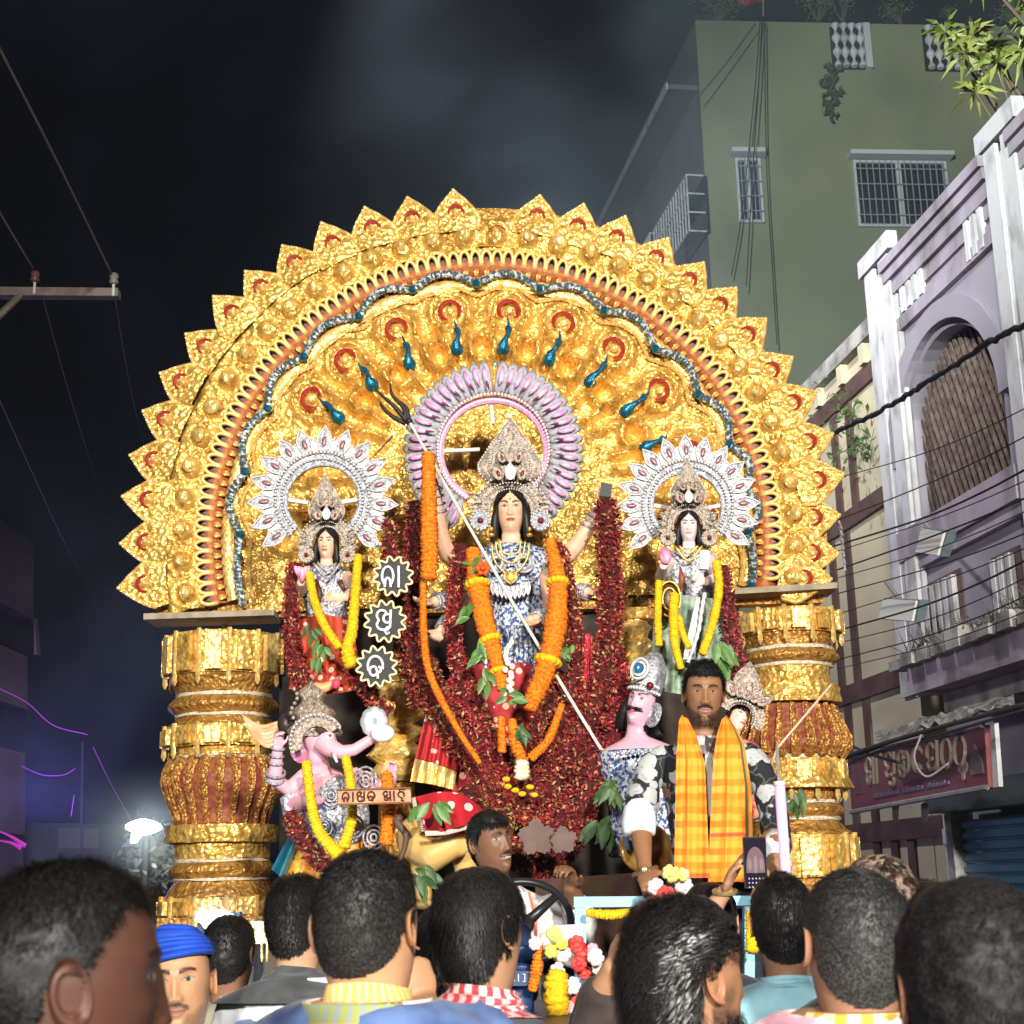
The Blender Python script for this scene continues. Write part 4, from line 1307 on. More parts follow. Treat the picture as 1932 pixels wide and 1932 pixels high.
def head_surface(phi, z, sex='m', fat=1.0):
	"""phi 0 = straight ahead (-y), grows towards +x"""
	a, f, b, k = (ringval(z, i) for i in (1, 2, 3, 4))
	c, s = np.cos(phi), np.sin(phi)
	face = (z > -.115)
	fem = 1.0 if sex == 'm' else 0.95
	jaw = np.where(z < -.02, 1 - (0 if sex == 'm' else .08) * np.clip((-.02 - z) / .08, 0, 1) * (z > -.12), 1.0)
	x = a * fem * fat * jaw * np.sign(s) * np.abs(s) ** .94 * (1 - k * np.clip(c, 0, 1) ** 1.5)
	y = np.where(c > 0, -f * np.abs(c) ** .84, b * np.abs(c) ** .95)
	fr = np.clip(c, 0, 1) ** .5 * (z > -.125)
	ax = np.abs(x)
	d = 0
	# nose
	t = np.clip((.022 - z) / .052, 0, 1)
	nz = np.where((z < .03) & (z > -.046), 1, 0)
	d = d + (.006 + .015 * t ** 1.3) * gz(x, .0085 + .004 * t) * np.where(z > -.030, 1, np.clip((z + .046) / .016, 0, 1)) * np.clip((.036 - z) / .02, 0, 1)
	d = d + .008 * gz(ax - .0135, .0058) * gz(z + .030, .0075)
	# brow, sockets, lids, cheeks
	d = d + .0045 * gz(ax - .026, .022) * gz(z - .036, .009) * (1 if sex == 'm' else .4)
	d = d - .0105 * gz(ax - .031, .014) * gz(z - .017, .012)
	d = d + .0055 * gz(ax - .031, .0125) * gz(z - .0155, .0075)
	d = d + .0035 * gz(ax - .043, .016) * gz(z + .014, .016)
	d = d - .003 * gz(ax - .040, .014) * gz(z + .055, .02)
	# mouth
	d = d + .0055 * gz(x, .017) * gz(z + .053, .0048) + .0062 * gz(x, .015) * gz(z + .066, .0055)
	d = d - .0038 * gz(x, .021) * gz(z + .0595, .0022)
	d = d - .0025 * gz(x, .004) * gz(z + .044, .006)
	d = d - .003 * gz(x, .02) * gz(z + .078, .006)
	d = d + .006 * gz(x, .018) * gz(z + .096, .012)
	y = y - d * fr
	return np.stack([x, y, z], -1)


def head_frame(yaw, pitch, roll):
	"""head turn about the neck: yaw 0 looks at the camera, + towards picture right; pitch + looks up; roll + tips to picture left"""
	return Matrix.Rotation(yaw, 3, 'Z') @ Matrix.Rotation(-pitch, 3, 'X') @ Matrix.Rotation(roll, 3, 'Y')


PIV = np.array([0, .02, -.13])


class Figure:
	"""position = head centre; body_yaw turns everything, head_* turns only head and neck; s = size"""
	def __init__(self, pos, s=1.0, body_yaw=0.0, yaw=0.0, pitch=0.0, roll=0.0, lean=(0, 0), sex='m', fat=1.0, shrug=0.0):
		self.shrug = shrug
		self.pos, self.s, self.sex, self.fat = np.array(pos, float), s, sex, fat
		self.B = np.array(Matrix.Rotation(R(body_yaw), 3, 'Z'))
		self.H = np.array(head_frame(R(yaw), R(pitch), R(roll)))
		self.lean = lean
		# keep the head centre where it was asked for
		self.off = PIV + self.H @ (np.zeros(3) - PIV)

	def place(self, p, headonly=False):
		"""local (head-centred, unturned) points to the street"""
		p = np.asarray(p, float)
		w = np.ones(len(p)) if headonly else np.clip((p[:, 2] + .19) / .075, 0, 1)
		w = w * w * (3 - 2 * w)
		q = (p - PIV) @ self.H.T + PIV
		q = p * (1 - w[:, None]) + q * w[:, None] - self.off + np.array([0, 0, self.shrug]) * (1 - w[:, None])
		t = np.clip(-.17 - q[:, 2], 0, 2)
		q = q + np.stack([self.lean[0] * t, self.lean[1] * t, 0 * t], 1)
		return (q @ self.B.T) * self.s + self.pos

	def W(self, x, y, z, headonly=True):
		return Vector(self.place(np.array([[x, y, z]]), headonly)[0])

	def body(self, paint, zmin=-.34, nphi=104, fine=True, ears=True, extra=None):
		"""skin of head, neck and trunk as (V, F, C); extra = remeshed limbs (V, F, C) to carry in the same mesh"""
		zs = np.concatenate([np.array([.1235, .122, .117, .108, .095]), np.linspace(.085, -.118, 78 if fine else 40), np.array([-.122, -.13, -.138, -.146, -.154, -.162, -.17, -.178, -.186, -.194, -.202, -.21, -.218, -.23, -.245, -.27, -.30]), np.arange(-.34, zmin - .001, -.06)])
		zs = zs[zs >= zmin - 1e-6]
		u = np.linspace(0, 1, nphi, endpoint=False) * 2 - 1
		phi = math.pi * np.sign(u) * np.abs(u) ** 1.35          # denser at the face
		ZZ, PP = np.meshgrid(zs, phi, indexing='ij')
		L = head_surface(PP.ravel(), ZZ.ravel(), self.sex, self.fat)
		C = paint(L)
		V = self.place(L)
		r, c = ZZ.shape
		F_ = []
		for i in range(r - 1):
			for j in range(c):
				j2 = (j + 1) % c
				F_.append((i * c + j, (i + 1) * c + j, (i + 1) * c + j2, i * c + j2))
		F_.append(tuple(range(c)))
		F_.append(tuple((r - 1) * c + k for k in range(c - 1, -1, -1)))
		Vs, Fs, Cs = [V], F_, [C]
		n = len(V)
		if ears:
			for sd in (-1, 1):
				ne, me_ = 20, 11
				E = []
				for i in range(me_):
					q = i / (me_ - 1)
					for k in range(ne):
						a = 2 * math.pi * k / ne
						rr = (.035 if math.sin(a) > 0 else .030) * q
						bk = 1 if math.cos(a) > -.45 else .25
						out = .003 + (.012 * q ** 2 + .006 * gz(q - .62, .12) - .005 * gz(q - .8, .09) + .005 * gz(q - .95, .07)) * bk - .013 * gz(q - .25, .28)
						E.append((sd * (.0715 * self.fat + out), .010 + .021 * q * math.cos(a) * (1 if q < .99 else 1) + .012 * math.sin(a) * q * .4, .001 + rr * math.sin(a)))
				E = np.array(E)
				ce = paint(E, ear=True)
				for i in range(me_ - 1):
					for k in range(ne):
						k2 = (k + 1) % ne
						f = (n + i * ne + k, n + i * ne + k2, n + (i + 1) * ne + k2, n + (i + 1) * ne + k)
						Fs.append(f if sd > 0 else f[::-1])
				Vs.append(self.place(E, True)); Cs.append(ce); n += len(E)
		if extra is not None:
			for v, f, cc in extra:
				Fs += [tuple(i + n for i in q) for q in f]
				Vs.append(np.asarray(v)); Cs.append(np.asarray(cc)); n += len(v)
		return np.vstack(Vs), Fs, np.vstack(Cs)

	def roots(self, n, mask, seed=1, lift=0.0):
		"""random points on the head where mask(local) holds: street points, outward normals, local points"""
		rs = np.random.default_rng(seed)
		m = n * 6
		z = rs.uniform(-.19, .1233, m); phi = rs.uniform(-math.pi, math.pi, m)
		a = ringval(z, 1)
		keep = rs.random(m) < np.clip(a / .076, .1, 1) * np.where(z > .09, 1.0, 1)
		z, phi = z[keep], phi[keep]
		zc = rs.uniform(0, 1, n);
		# add more on the crown where rings are short in height but wide in area
		zz = .1235 - .04 * zc ** 1.7; pp = rs.uniform(-math.pi, math.pi, n)
		z, phi = np.concatenate([z, zz]), np.concatenate([phi, pp])
		L = head_surface(phi, z, self.sex, self.fat)
		k = mask(L)
		L, z, phi = L[k], z[k], phi[k]
		sel = rs.permutation(len(L))[:n]
		L, z, phi = L[sel], z[sel], phi[sel]
		e = 1e-3
		A = head_surface(phi + e, z, self.sex, self.fat) - L; Bv = head_surface(phi, np.minimum(z + e, .1234), self.sex, self.fat) - head_surface(phi, np.minimum(z + e, .1234) - e, self.sex, self.fat)
		N = np.cross(A, Bv); N /= (np.linalg.norm(N, axis=1, keepdims=True) + 1e-12)
		flip = (N * (L - np.array([0, .01, 0]))).sum(1) < 0
		N[flip] *= -1
		N[z > .121] = (0, 0, 1)
		return L, N

	def hair(self, name, parent, mat, n, length, mask, seed=1, flow=(0, .35, -1.0), curl=0.0, width=.0016, lay=.75, segs=4, cap=.006, jitter=.35, lenfun=None, flowfun=None):
		"""hair of many locks rooted on the scalp, with a close cap beneath"""
		rs = np.random.default_rng(seed + 100)
		L, N = self.roots(n, mask, seed)
		m = len(L)
		fl = np.tile(np.array(flow, float), (m, 1)) if flowfun is None else flowfun(L)
		crown = np.array([0, .045, .11])
		rad = L - crown
		rad /= np.linalg.norm(rad, axis=1, keepdims=True) + 1e-9
		fl = fl + rad * .55 if flowfun is None else fl
		fl = fl - N * (fl * N).sum(1, keepdims=True) * .85
		fl /= np.linalg.norm(fl, axis=1, keepdims=True) + 1e-9
		fl = fl + rs.normal(0, jitter, (m, 3)) * .5
		ln = length * rs.uniform(.65, 1.15, m)
		if lenfun is not None:
			ln = ln * lenfun(L)
		side = np.cross(fl, N); side /= np.linalg.norm(side, axis=1, keepdims=True) + 1e-9
		ph = rs.uniform(0, 6.28, m)
		pts = []
		p = L + N * .002
		d = N * (1 - lay) + fl * lay; d /= np.linalg.norm(d, axis=1, keepdims=True)
		for k in range(segs + 1):
			t = k / segs
			cu = curl * (np.sin(ph + t * 7.0)[:, None] * side + np.cos(ph + t * 7.0)[:, None] * N * .8) * t
			q = p + cu
			w = (width * (1.15 - t) * rs.uniform(.7, 1.3, m))[:, None] * side
			pts.append((q - w, q + w))
			dd = d * (1 - .25 * t) + fl * .25 * t + np.array([0, 0, -.25 * t]) * (length > .03)
			p = p + dd * (ln / segs)[:, None]
			# locks follow the round of the head
			e = (p - np.array([0, .006, -.002])) / np.array([.0765, .0945, .1235]); er = np.linalg.norm(e, axis=1, keepdims=True)
			tgt = np.clip(er, 1.03, 1.13 + .12 * t + 3 * curl); hug = np.clip((p[:, 2:3] + .10) / .06, 0, 1) * (length > .018)
			p = p + (e / er * tgt - e) * np.array([.0765, .0945, .1235]) * hug
		V, Fq = [], []
		A = np.stack([np.stack(x, 1) for x in pts], 1)          # m, segs+1, 2, 3
		V = A.reshape(-1, 3)
		st = (segs + 1) * 2
		b = np.arange(m)[:, None] * st
		quads = np.array([[2 * k, 2 * k + 1, 2 * k + 3, 2 * k + 2] for k in range(segs)])
		Fq = (b[:, :, None] + quads[None]).reshape(-1, 4)
		V = self.place(V)
		o = link(name, tris_mesh(name, V, Fq, mat, True), parent)
		if cap:
			zs = np.concatenate([np.array([.1235, .1225, .117, .108, .095]), np.linspace(.085, -.15, 56)]); u = np.linspace(-1, 1, 92, endpoint=False) * math.pi
			ZZ, PP = np.meshgrid(zs, u, indexing='ij')
			Lc = head_surface(PP.ravel(), ZZ.ravel(), self.sex, self.fat)
			k = mask(Lc)
			cxy = np.array([0, .005, 0]); Nn = Lc - np.array([0, .01, -.01]); Nn /= np.linalg.norm(Nn, axis=1, keepdims=True)
			bump = .45 + 1.1 * fnoise(Lc, 70, seed, 2)
			Lc = Lc + Nn * (cap * bump)[:, None]
			kk = k.reshape(ZZ.shape); ids = np.arange(ZZ.size).reshape(ZZ.shape)
			Fc = []
			for i in range(len(zs) - 1):
				for j in range(92):
					j2 = (j + 1) % 92
					if kk[i, j] and kk[i + 1, j] and kk[i, j2] and kk[i + 1, j2]:
						Fc.append((ids[i, j], ids[i + 1, j], ids[i + 1, j2], ids[i, j2]))
			if kk[0].all():
				Fc2 = []
			V2 = self.place(Lc)
			oc = link('scalp_hair', tris_mesh('scalp_hair', V2, np.array(Fc), mat, True), parent)
		return o


def skin_paint(skin, lips=None, brow=(.015, .01, .008), smile=0.0, eyes='open', beard=None, moust=None, scalp=None, scalp_mask=None, iris=(.02, .012, .008), kohl=0.0, browlift=0.0, bindi=None, seed=0, blush=None, white=(.34, .31, .28)):
	skin = np.array(skin)
	lips = np.array(lips if lips is not None else skin * np.array([.85, .6, .55]))
	def paint(L, ear=False):
		n = len(L)
		C = np.tile(skin, (n, 1)) * (0.93 + .14 * fnoise(L, 45, seed, 2))[:, None]
		if ear:
			return C * np.array([1.02, .92, .88])
		x, y, z = L[:, 0], L[:, 1], L[:, 2]; ax = np.abs(x); fr = (y < -.02)
		def mix(w, c):
			nonlocal C
			w = np.clip(w, 0, 1)[:, None]; C = C * (1 - w) + np.array(c) * w
		if blush is not None:
			mix(.5 * gz(ax - .042, .016) * gz(z + .018, .016) * fr, blush)
		nz = fnoise(L, 220, seed + 5, 2)
		if beard is not None:
			dens, col = beard
			jl = np.clip((-.060 - z + .45 * np.clip(ax - .035, 0, .1) * 2) / .014, 0, 1) * (z > -.135) * (y < .012) * np.clip((ax - .018) / .008 + np.clip((-.072 - z) / .008, 0, 1), 0, 1)
			side = .8 * np.clip((ax - .060) / .008, 0, 1) * np.clip((.01 - z) / .03, 0, 1) * (y < .005) * (y > -.055) * (z > -.12)
			mix(dens * np.maximum(jl, side) * (.55 + .6 * nz), col)
		if moust is not None:
			dens, col = moust
			zm = -.0445 - .006 * np.clip((ax - .012) / .016, 0, 1.6)
			mix(dens * np.clip(1.6 - np.abs(z - zm) / .0058, 0, 1) * np.clip((.033 - ax) / .006, 0, 1) * fr * (.7 + .5 * nz), col)
		# lips
		z0_ = z; z = z - smile * np.clip(ax / .022, 0, 1.2) ** 2
		wl = np.sqrt(np.clip(1 - (x / .0235) ** 2, 0, 1))
		inl = ((z < -.0595 + .0085 * wl) & (z > -.0595 - .0105 * wl) & fr & (wl > 0))
		mix(inl * .95, lips)
		mix(.85 * gz(z + .0595 - .002 * (ax / .02) ** 2, .0013) * (ax < .023) * fr, lips * .25)
		z = z0_
		# nostrils
		mix(.8 * gz(ax - .008, .0035) * gz(z + .0385, .0025) * fr, skin * .15)
		# brows
		zb = .0335 + browlift * (ax - .02) + .005 * np.sin(np.clip((ax - .012) / .036, 0, 1) * 2.6)
		mix(1.0 * np.clip(1.7 - np.abs(z - zb) / (.0046 - .0018 * np.clip((ax - .02) / .03, 0, 1)), 0, 1) * (ax > .0105) * np.clip((.052 - ax) / .004, 0, 1) * fr * (.75 + .4 * nz), brow)
		# eyes
		if eyes:
			ex = (ax - .0315) / .0145
			ew = np.sqrt(np.clip(1 - ex ** 2, 0, 1)) ** 1.3
			zc = .0155 + .0012 * ex
			up, dn = zc + (.0056 if eyes == 'open' else .0035) * ew, zc - (.0045 if eyes == 'open' else .003) * ew
			ine = (z < up) & (z > dn) & fr & (ew > .02)
			mix(ine * 1.0, white)
			ir = np.hypot(ax - .0315, (z - zc))
			mix(ine * np.clip((.0056 - ir) / .001, 0, 1), iris)
			mix((.9 if kohl else .75) * np.clip(1.5 - np.abs(z - up) / (.0014 + .001 * kohl), 0, 1) * fr * (np.abs(ex) < 1.08 + .2 * kohl), (.012, .008, .008))
			mix((.8 * kohl + .3) * np.clip(1.3 - np.abs(z - dn) / .0011, 0, 1) * fr * (np.abs(ex) < 1.02), (.02, .012, .012))
		if bindi is not None:
			mix(np.clip((.006 - np.hypot(x, z - .05)) / .001, 0, 1) * fr, bindi)
		if scalp is not None:
			mix(scalp_mask(L) * 1.0, scalp)
		return C
	return paint


def hairline(front=.062, side=-.012, nape=-.10, temple=.045):
	"""mask of the hair-bearing scalp"""
	def mask(L):
		x, y, z = L[:, 0], L[:, 1], L[:, 2]
		ax = np.abs(x)
		zf = front + .012 * (ax / .06) ** 2 - .0 * ax
		lim = np.where(y < -.035, zf, np.where(y < .0, side + (front - side) * np.clip((-y - .0) / .035, 0, 1) ** 1.0, np.where(y < .03, side + .03 * np.clip((.02 - np.abs(y - .012)) / .02, 0, 1) * (ax > .05), nape + (side - nape) * np.clip((.085 - y) / .06, 0, 1) ** 1.6)))
		return z > lim
	return mask


SKINM = vcol_mat('skin', 0.48, bump=0.25, bscale=260, bdist=.0015, spec=.35, sub=.06)
IDOLM = vcol_mat('idol_paint', 0.38, spec=.45)
def hairmat(name, col, rough=.5, spec=.32):
	return pm(name, tuple(c * .6 for c in col), rough, 0, col2=tuple(c * 2.2 for c in col), scale=240, lo=.42, hi=.66, spec=spec)
HAIRB = hairmat('black_hair', (.010, .009, .009))
HAIRBR = hairmat('brown_hair', (.028, .017, .011))
HAIRG = hairmat('greying_hair', (.035, .034, .033))


# ------------------------------------------------------------------ hands: palm, four bent fingers of their own lengths, thumb from the side
def hand_solid(mb, wrist, fdir, pdir, s=1.0, curl=.5, side=1, spread=.12, thumb=.6, forearm=None, fr=(.034, .026)):
	"""wrist point, finger direction, palm normal (where the palm looks); side +1 = thumb on fdir x pdir side"""
	f = Vector(fdir).normalized(); p = Vector(pdir); p = (p - f * p.dot(f)).normalized()
	t = f.cross(p) * side
	w = Vector(wrist)
	if forearm is not None:
		e = Vector(forearm)
		mb.tube([e, e.lerp(w, .35), e.lerp(w, .8), w, w + f * .012 * s], [fr[0] * s, fr[0] * .98 * s, fr[1] * 1.02 * s, fr[1] * .98 * s, .025 * s], 12)
	rot = Matrix((t, p, f)).transposed()
	mb.ell(w + f * .048 * s, (.041 * s, .0165 * s, .054 * s), rot, 12, 8)
	mb.ell(w + f * .075 * s, (.040 * s, .0145 * s, .026 * s), rot, 12, 8)
	lens = (.070, .079, .073, .058)
	for k in range(4):
		u = (1.5 - k) * .0195 * s
		b = w + f * (.086 - .004 * abs(k - 1.2)) * s + t * u
		d = (f + t * spread * (1.5 - k) * .6).normalized()
		pts = [b - d * .02 * s, b]; a = 0
		segl = [lens[k] * q for q in (.44, .31, .25)]
		cu = curl * (1 + .12 * (k - 1))
		for q, sl in enumerate(segl):
			a += cu * (.7 if q == 0 else .85)
			pts.append(pts[-1] + (d * math.cos(a) + p * math.sin(a)) * sl * s)
		mb.tube(pts, [.0088 * s, .0092 * s, .0086 * s, .0078 * s, .006 * s], 8)
		mb.ell(pts[-1], .0064 * s, nu=8, nv=6)
	b = w + f * .022 * s + t * .030 * s
	d1 = (t * .75 + f * .65 + p * .25 * thumb).normalized(); d2 = (t * (.55 - .5 * thumb) + f * .85 + p * .35 * thumb).normalized()
	pts = [b - d1 * .02 * s, b, b + d1 * .036 * s, b + d1 * .036 * s + d2 * .028 * s, b + d1 * .036 * s + d2 * .05 * s]
	mb.tube(pts, [.013 * s, .0135 * s, .0112 * s, .0098 * s, .0072 * s], 8)
	mb.ell(pts[-1], .0074 * s, nu=8, nv=6)


def limb(mb, voxel, skin, seed=0):
	V, F_ = remeshed(mb, voxel, 2)
	C = np.tile(np.array(skin), (len(V), 1)) * (.9 + .2 * fnoise(V, 40, seed, 2))[:, None]
	return V, F_, C


# ------------------------------------------------------------------ clothing
def garment(fig, name, parent, mat, zneck=-.165, zhem=-.82, puff=.016, sleeves=(), voxel=.013, wrinkle=.010, wscale=16, seed=0, wx=1.0):
	"""shirt shell over the trunk with sleeves [(points, radii)], welded into one cloth"""
	zs = np.concatenate([np.array([zneck, zneck - .012]), np.arange(-.19, zhem, -.03)]); zs = zs[zs <= zneck]
	n = 40; phi = np.linspace(-math.pi, math.pi, n, endpoint=False)
	rows = []
	for z in zs:
		L = head_surface(phi, np.full(n, z), fig.sex, 1.0)
		k = 1 + puff / np.maximum(np.hypot(L[:, 0], L[:, 1]), .04)
		L[:, 0] *= k * wx * (1.0 if fig.fat == 1 else fig.fat); L[:, 1] *= k * fig.fat
		L[:, 2] += puff * .5
		rows.append(fig.place(L))
	V = np.array(rows)
	mb = MB(); mb.grid(V, True)
	r = len(rows)
	mb.f.append(tuple(range(n - 1, -1, -1))); mb.f.append(tuple((r - 1) * n + k for k in range(n)))
	for pts, rad in sleeves:
		sp = spline(pts, 14); rr = np.interp(np.linspace(0, 1, 14), np.linspace(0, 1, len(rad)), rad)
		mb.tube([Vector(p) for p in sp], list(rr), 14)
	V2, F2 = remeshed(mb, voxel, 3)
	Nn = fnoise(V2, wscale, seed, 3) - .5
	ridg = np.abs(fnoise(V2 * np.array([1, 1, .45]), wscale * 1.3, seed + 9, 2) - .5)
	cen = V2.mean(0)
	dirv = V2 - np.array([cen[0], cen[1], 0]) * np.array([1, 1, 0]) ; dirv[:, 2] = 0
	dirv /= np.linalg.norm(dirv, axis=1, keepdims=True) + 1e-6
	V2 = V2 + dirv * (wrinkle * (Nn * 1.2 - ridg * 1.6))[:, None]
	return link(name, arr_mesh(name, V2, F2, mat, True), parent)


def trousers(fig, parent, mat, zfoot=0.0, zhip=-.76):
	"""legs to the ground"""
	mb = MB()
	hips = [fig.W(sx * .085, .0, zhip, False) for sx in (-1, 1)]
	for h, sx in zip(hips, (-1, 1)):
		kn = Vector((h.x + sx * .01, h.y, zfoot + (h.z - zfoot) * .5)); ft = Vector((h.x + sx * .02, h.y + .01, zfoot + .03))
		mb.tube([h + Vector((0, 0, .1)), h, kn, ft], [.09, .095, .07, .06], 12)
		mb.ell((ft.x, ft.y, zfoot + .035), (.05, .12, .035), nu=10, nv=6)
	return mb.build('trousers', mat, parent, True)
DENIM = pm('dark_trousers', (.03, .035, .05), .9, col2=(.045, .05, .07), scale=30)
RAIL_TOP = P(1225, 1690, 5.15)

# ------------------------------------------------------------------ the man standing on the float in a flowered shirt and yellow scarf
MY = 5.55
fm = Figure(P(1328, 1314, MY), .95, 0, -3, -3, 3, fat=.97, shrug=.0)
man = thing('person', 'man standing on the float in a black flowered shirt with a yellow checked scarf', 'person', (fm.pos[0], fm.pos[1], .78))
sk = (.26, .125, .06)
hm = hairline(.074, -.006, -.09)
Rh, Lh = P(1224, 1672, 5.2), P(1448, 1610, 5.1)
ex = MB()
elb = P(1205, 1600, 5.3); wr = P(1217, 1644, 5.22)
hand_solid(ex, wr, P(1230, 1676, 5.12) - wr, Vector((.2, .75, -.6)), .95, .95, 1, .08, .4, P(1208, 1555, 5.36), (.040, .028))
V1 = limb(ex, .005, sk, 3)
ex = MB()
wl_ = P(1462, 1632, 5.12)
hand_solid(ex, wl_, P(1452, 1664, 5.05) - wl_, Vector((-.2, .8, -.5)), 1.1, .6, -1, .1, .5, P(1468, 1590, 5.2), (.04, .03))
V2 = limb(ex, .006, sk, 4)
V, F_, C = fm.body(skin_paint(sk, (.36, .17, .15), beard=(.82, (.014, .010, .009)), moust=(1.0, (.012, .009, .008)), seed=2, eyes='narrow', smile=.0045, scalp=(.015, .012, .010), scalp_mask=hm), -.46, 128, extra=[V1, V2])
link('body', arr_mesh('body', V, F_, SKINM, True, C), man)
fm.hair('hair', man, HAIRB, 5200, .021, hm, 3, curl=.010, width=.0016, lay=.35, jitter=.9, cap=.012, lenfun=lambda L: np.clip(.35 + (L[:, 2] - .0) / .085, .25, 1.5))
fm.hair('beard', man, HAIRB, 900, .006, lambda L: (L[:, 2] < -.078) & (L[:, 2] > -.118) & (L[:, 1] < -.025), 8, flow=(0, -.3, -1), width=.0011, lay=.6, cap=0)
fm.hair('moustache', man, HAIRB, 420, .009, lambda L: (np.abs(L[:, 2] + .046 + .10 * np.clip(np.abs(L[:, 0]) - .012, 0, .03)) < .0045) & (L[:, 1] < -.06) & (np.abs(L[:, 0]) < .030), 9, flow=(0, -.3, -1), width=.0010, lay=.7, cap=0)
# shirt with white blossoms
def flower_shirt():
	m = bpy.data.materials.new('flowered_shirt'); m.use_nodes = True
	N, L = m.node_tree.nodes, m.node_tree.links; b = N['Principled BSDF']; b.inputs['Roughness'].default_value = .8
	tc = N.new('ShaderNodeTexCoord')
	nz = N.new('ShaderNodeTexNoise'); nz.inputs['Scale'].default_value = 17; nz.inputs['Detail'].default_value = 3
	mp = N.new('ShaderNodeVectorMath'); mp.operation = 'MULTIPLY_ADD'; mp.inputs[1].default_value = (.06, .06, .06)
	L.new(tc.outputs['Object'], nz.inputs['Vector']); L.new(nz.outputs['Color'], mp.inputs[0]); L.new(tc.outputs['Object'], mp.inputs[2])
	sc = N.new('ShaderNodeMapping'); sc.inputs['Scale'].default_value = (1, .45, 1)
	L.new(mp.outputs['Vector'], sc.inputs['Vector'])
	v = N.new('ShaderNodeTexVoronoi'); v.inputs['Scale'].default_value = 15; v.inputs['Randomness'].default_value = .8
	L.new(sc.outputs['Vector'], v.inputs['Vector'])
	v2 = N.new('ShaderNodeTexVoronoi'); v2.inputs['Scale'].default_value = 46
	L.new(sc.outputs['Vector'], v2.inputs['Vector'])
	r = N.new('ShaderNodeValToRGB'); r.color_ramp.interpolation = 'LINEAR'
	e = r.color_ramp.elements; e[0].position, e[0].color = .47, (.42, .44, .43, 1); e[1].position, e[1].color = .51, (.012, .012, .015, 1)
	r2 = N.new('ShaderNodeValToRGB'); r2.color_ramp.elements[0].position, r2.color_ramp.elements[0].color = .0, (.5, .5, .5, 1); r2.color_ramp.elements[1].position = .35
	L.new(v.outputs['Distance'], r.inputs['Fac']); L.new(v2.outputs['Distance'], r2.inputs['Fac'])
	mu = N.new('ShaderNodeMix'); mu.data_type = 'RGBA'; mu.blend_type = 'MULTIPLY'; mu.inputs['Factor'].default_value = .9
	L.new(r.outputs['Color'], mu.inputs[6]); L.new(r2.outputs['Color'], mu.inputs[7])
	v3 = N.new('ShaderNodeTexVoronoi'); v3.feature = 'DISTANCE_TO_EDGE'; v3.inputs['Scale'].default_value = 12
	L.new(sc.outputs['Vector'], v3.inputs['Vector'])
	r3 = N.new('ShaderNodeValToRGB'); r3.color_ramp.elements[0].position, r3.color_ramp.elements[0].color = .022, (.11, .115, .11, 1); r3.color_ramp.elements[1].position, r3.color_ramp.elements[1].color = .034, (0, 0, 0, 1)
	L.new(v3.outputs['Distance'], r3.inputs['Fac'])
	ml = N.new('ShaderNodeMix'); ml.data_type = 'RGBA'; ml.blend_type = 'LIGHTEN'; ml.inputs['Factor'].default_value = .8
	L.new(mu.outputs[2], ml.inputs[6]); L.new(r3.outputs['Color'], ml.inputs[7]); L.new(ml.outputs[2], b.inputs['Base Color'])
	return m
FSH = flower_shirt()
Sr, Sl = fm.W(-.15, .0, -.235, False), fm.W(.15, .0, -.235, False)
garment(fm, 'shirt', man, FSH, -.168, -.82, .02, [([Sr, P(1226, 1455, 5.52), P(1207, 1530, 5.42), P(1207, 1549, 5.37)], [.058, .058, .06, .064]), ([Sl, P(1432, 1450, 5.5), P(1462, 1545, 5.36), P(1468, 1606, 5.22)], [.058, .056, .054, .052])], .010, .015, 15, 4, .93)
cf = MB(); cf.tube([P(1204, 1527, 5.42), P(1206, 1540, 5.39), P(1205, 1556, 5.355), P(1205, 1577, 5.34)], [.056, .063, .064, .058], 16)
V, F_ = remeshed(cf, .012, 2); V += ((fnoise(V, 22, 3, 2) - .5) * .012)[:, None]
link('rolled_cuff', arr_mesh('rolled_cuff', V, F_, pm('white_cotton', (.8, .8, .8), .85), True), man)
cf = MB(); cf.tube([P(1461, 1585, 5.24), P(1461, 1620, 5.13)], [.047, .042], 14); cf.build('cuff', MATS['white_cotton'], man, True)
# inner white strip of the open collar
for sd in (-1, 1):
	c = MB(); c.prism([fm.W(sd * .062, -.075, -.172, False), fm.W(sd * .012, -.135, -.30, False), fm.W(sd * .05, -.125, -.29, False), fm.W(sd * .095, -.07, -.177, False)], (0, -.008, 0)); c.build('collar', FSH, man)
trousers(fm, man, DENIM, .78)
wb = MB(); wb.tube([wr + Vector((.04 * math.cos(a), .032 * math.sin(a), .012 * math.cos(a))) for a in np.linspace(0, 6.28, 16)[:-1]], .009, 6, closed=True); wb.ell(wr + Vector((-.005, -.036, .004)), (.017, .008, .017))
o = wb.build('wristwatch', pm('watch_brass', (.25, .17, .08), .35, .6)); tag(o, 'brown wristwatch on the bare wrist resting on the blue rail', 'watch')
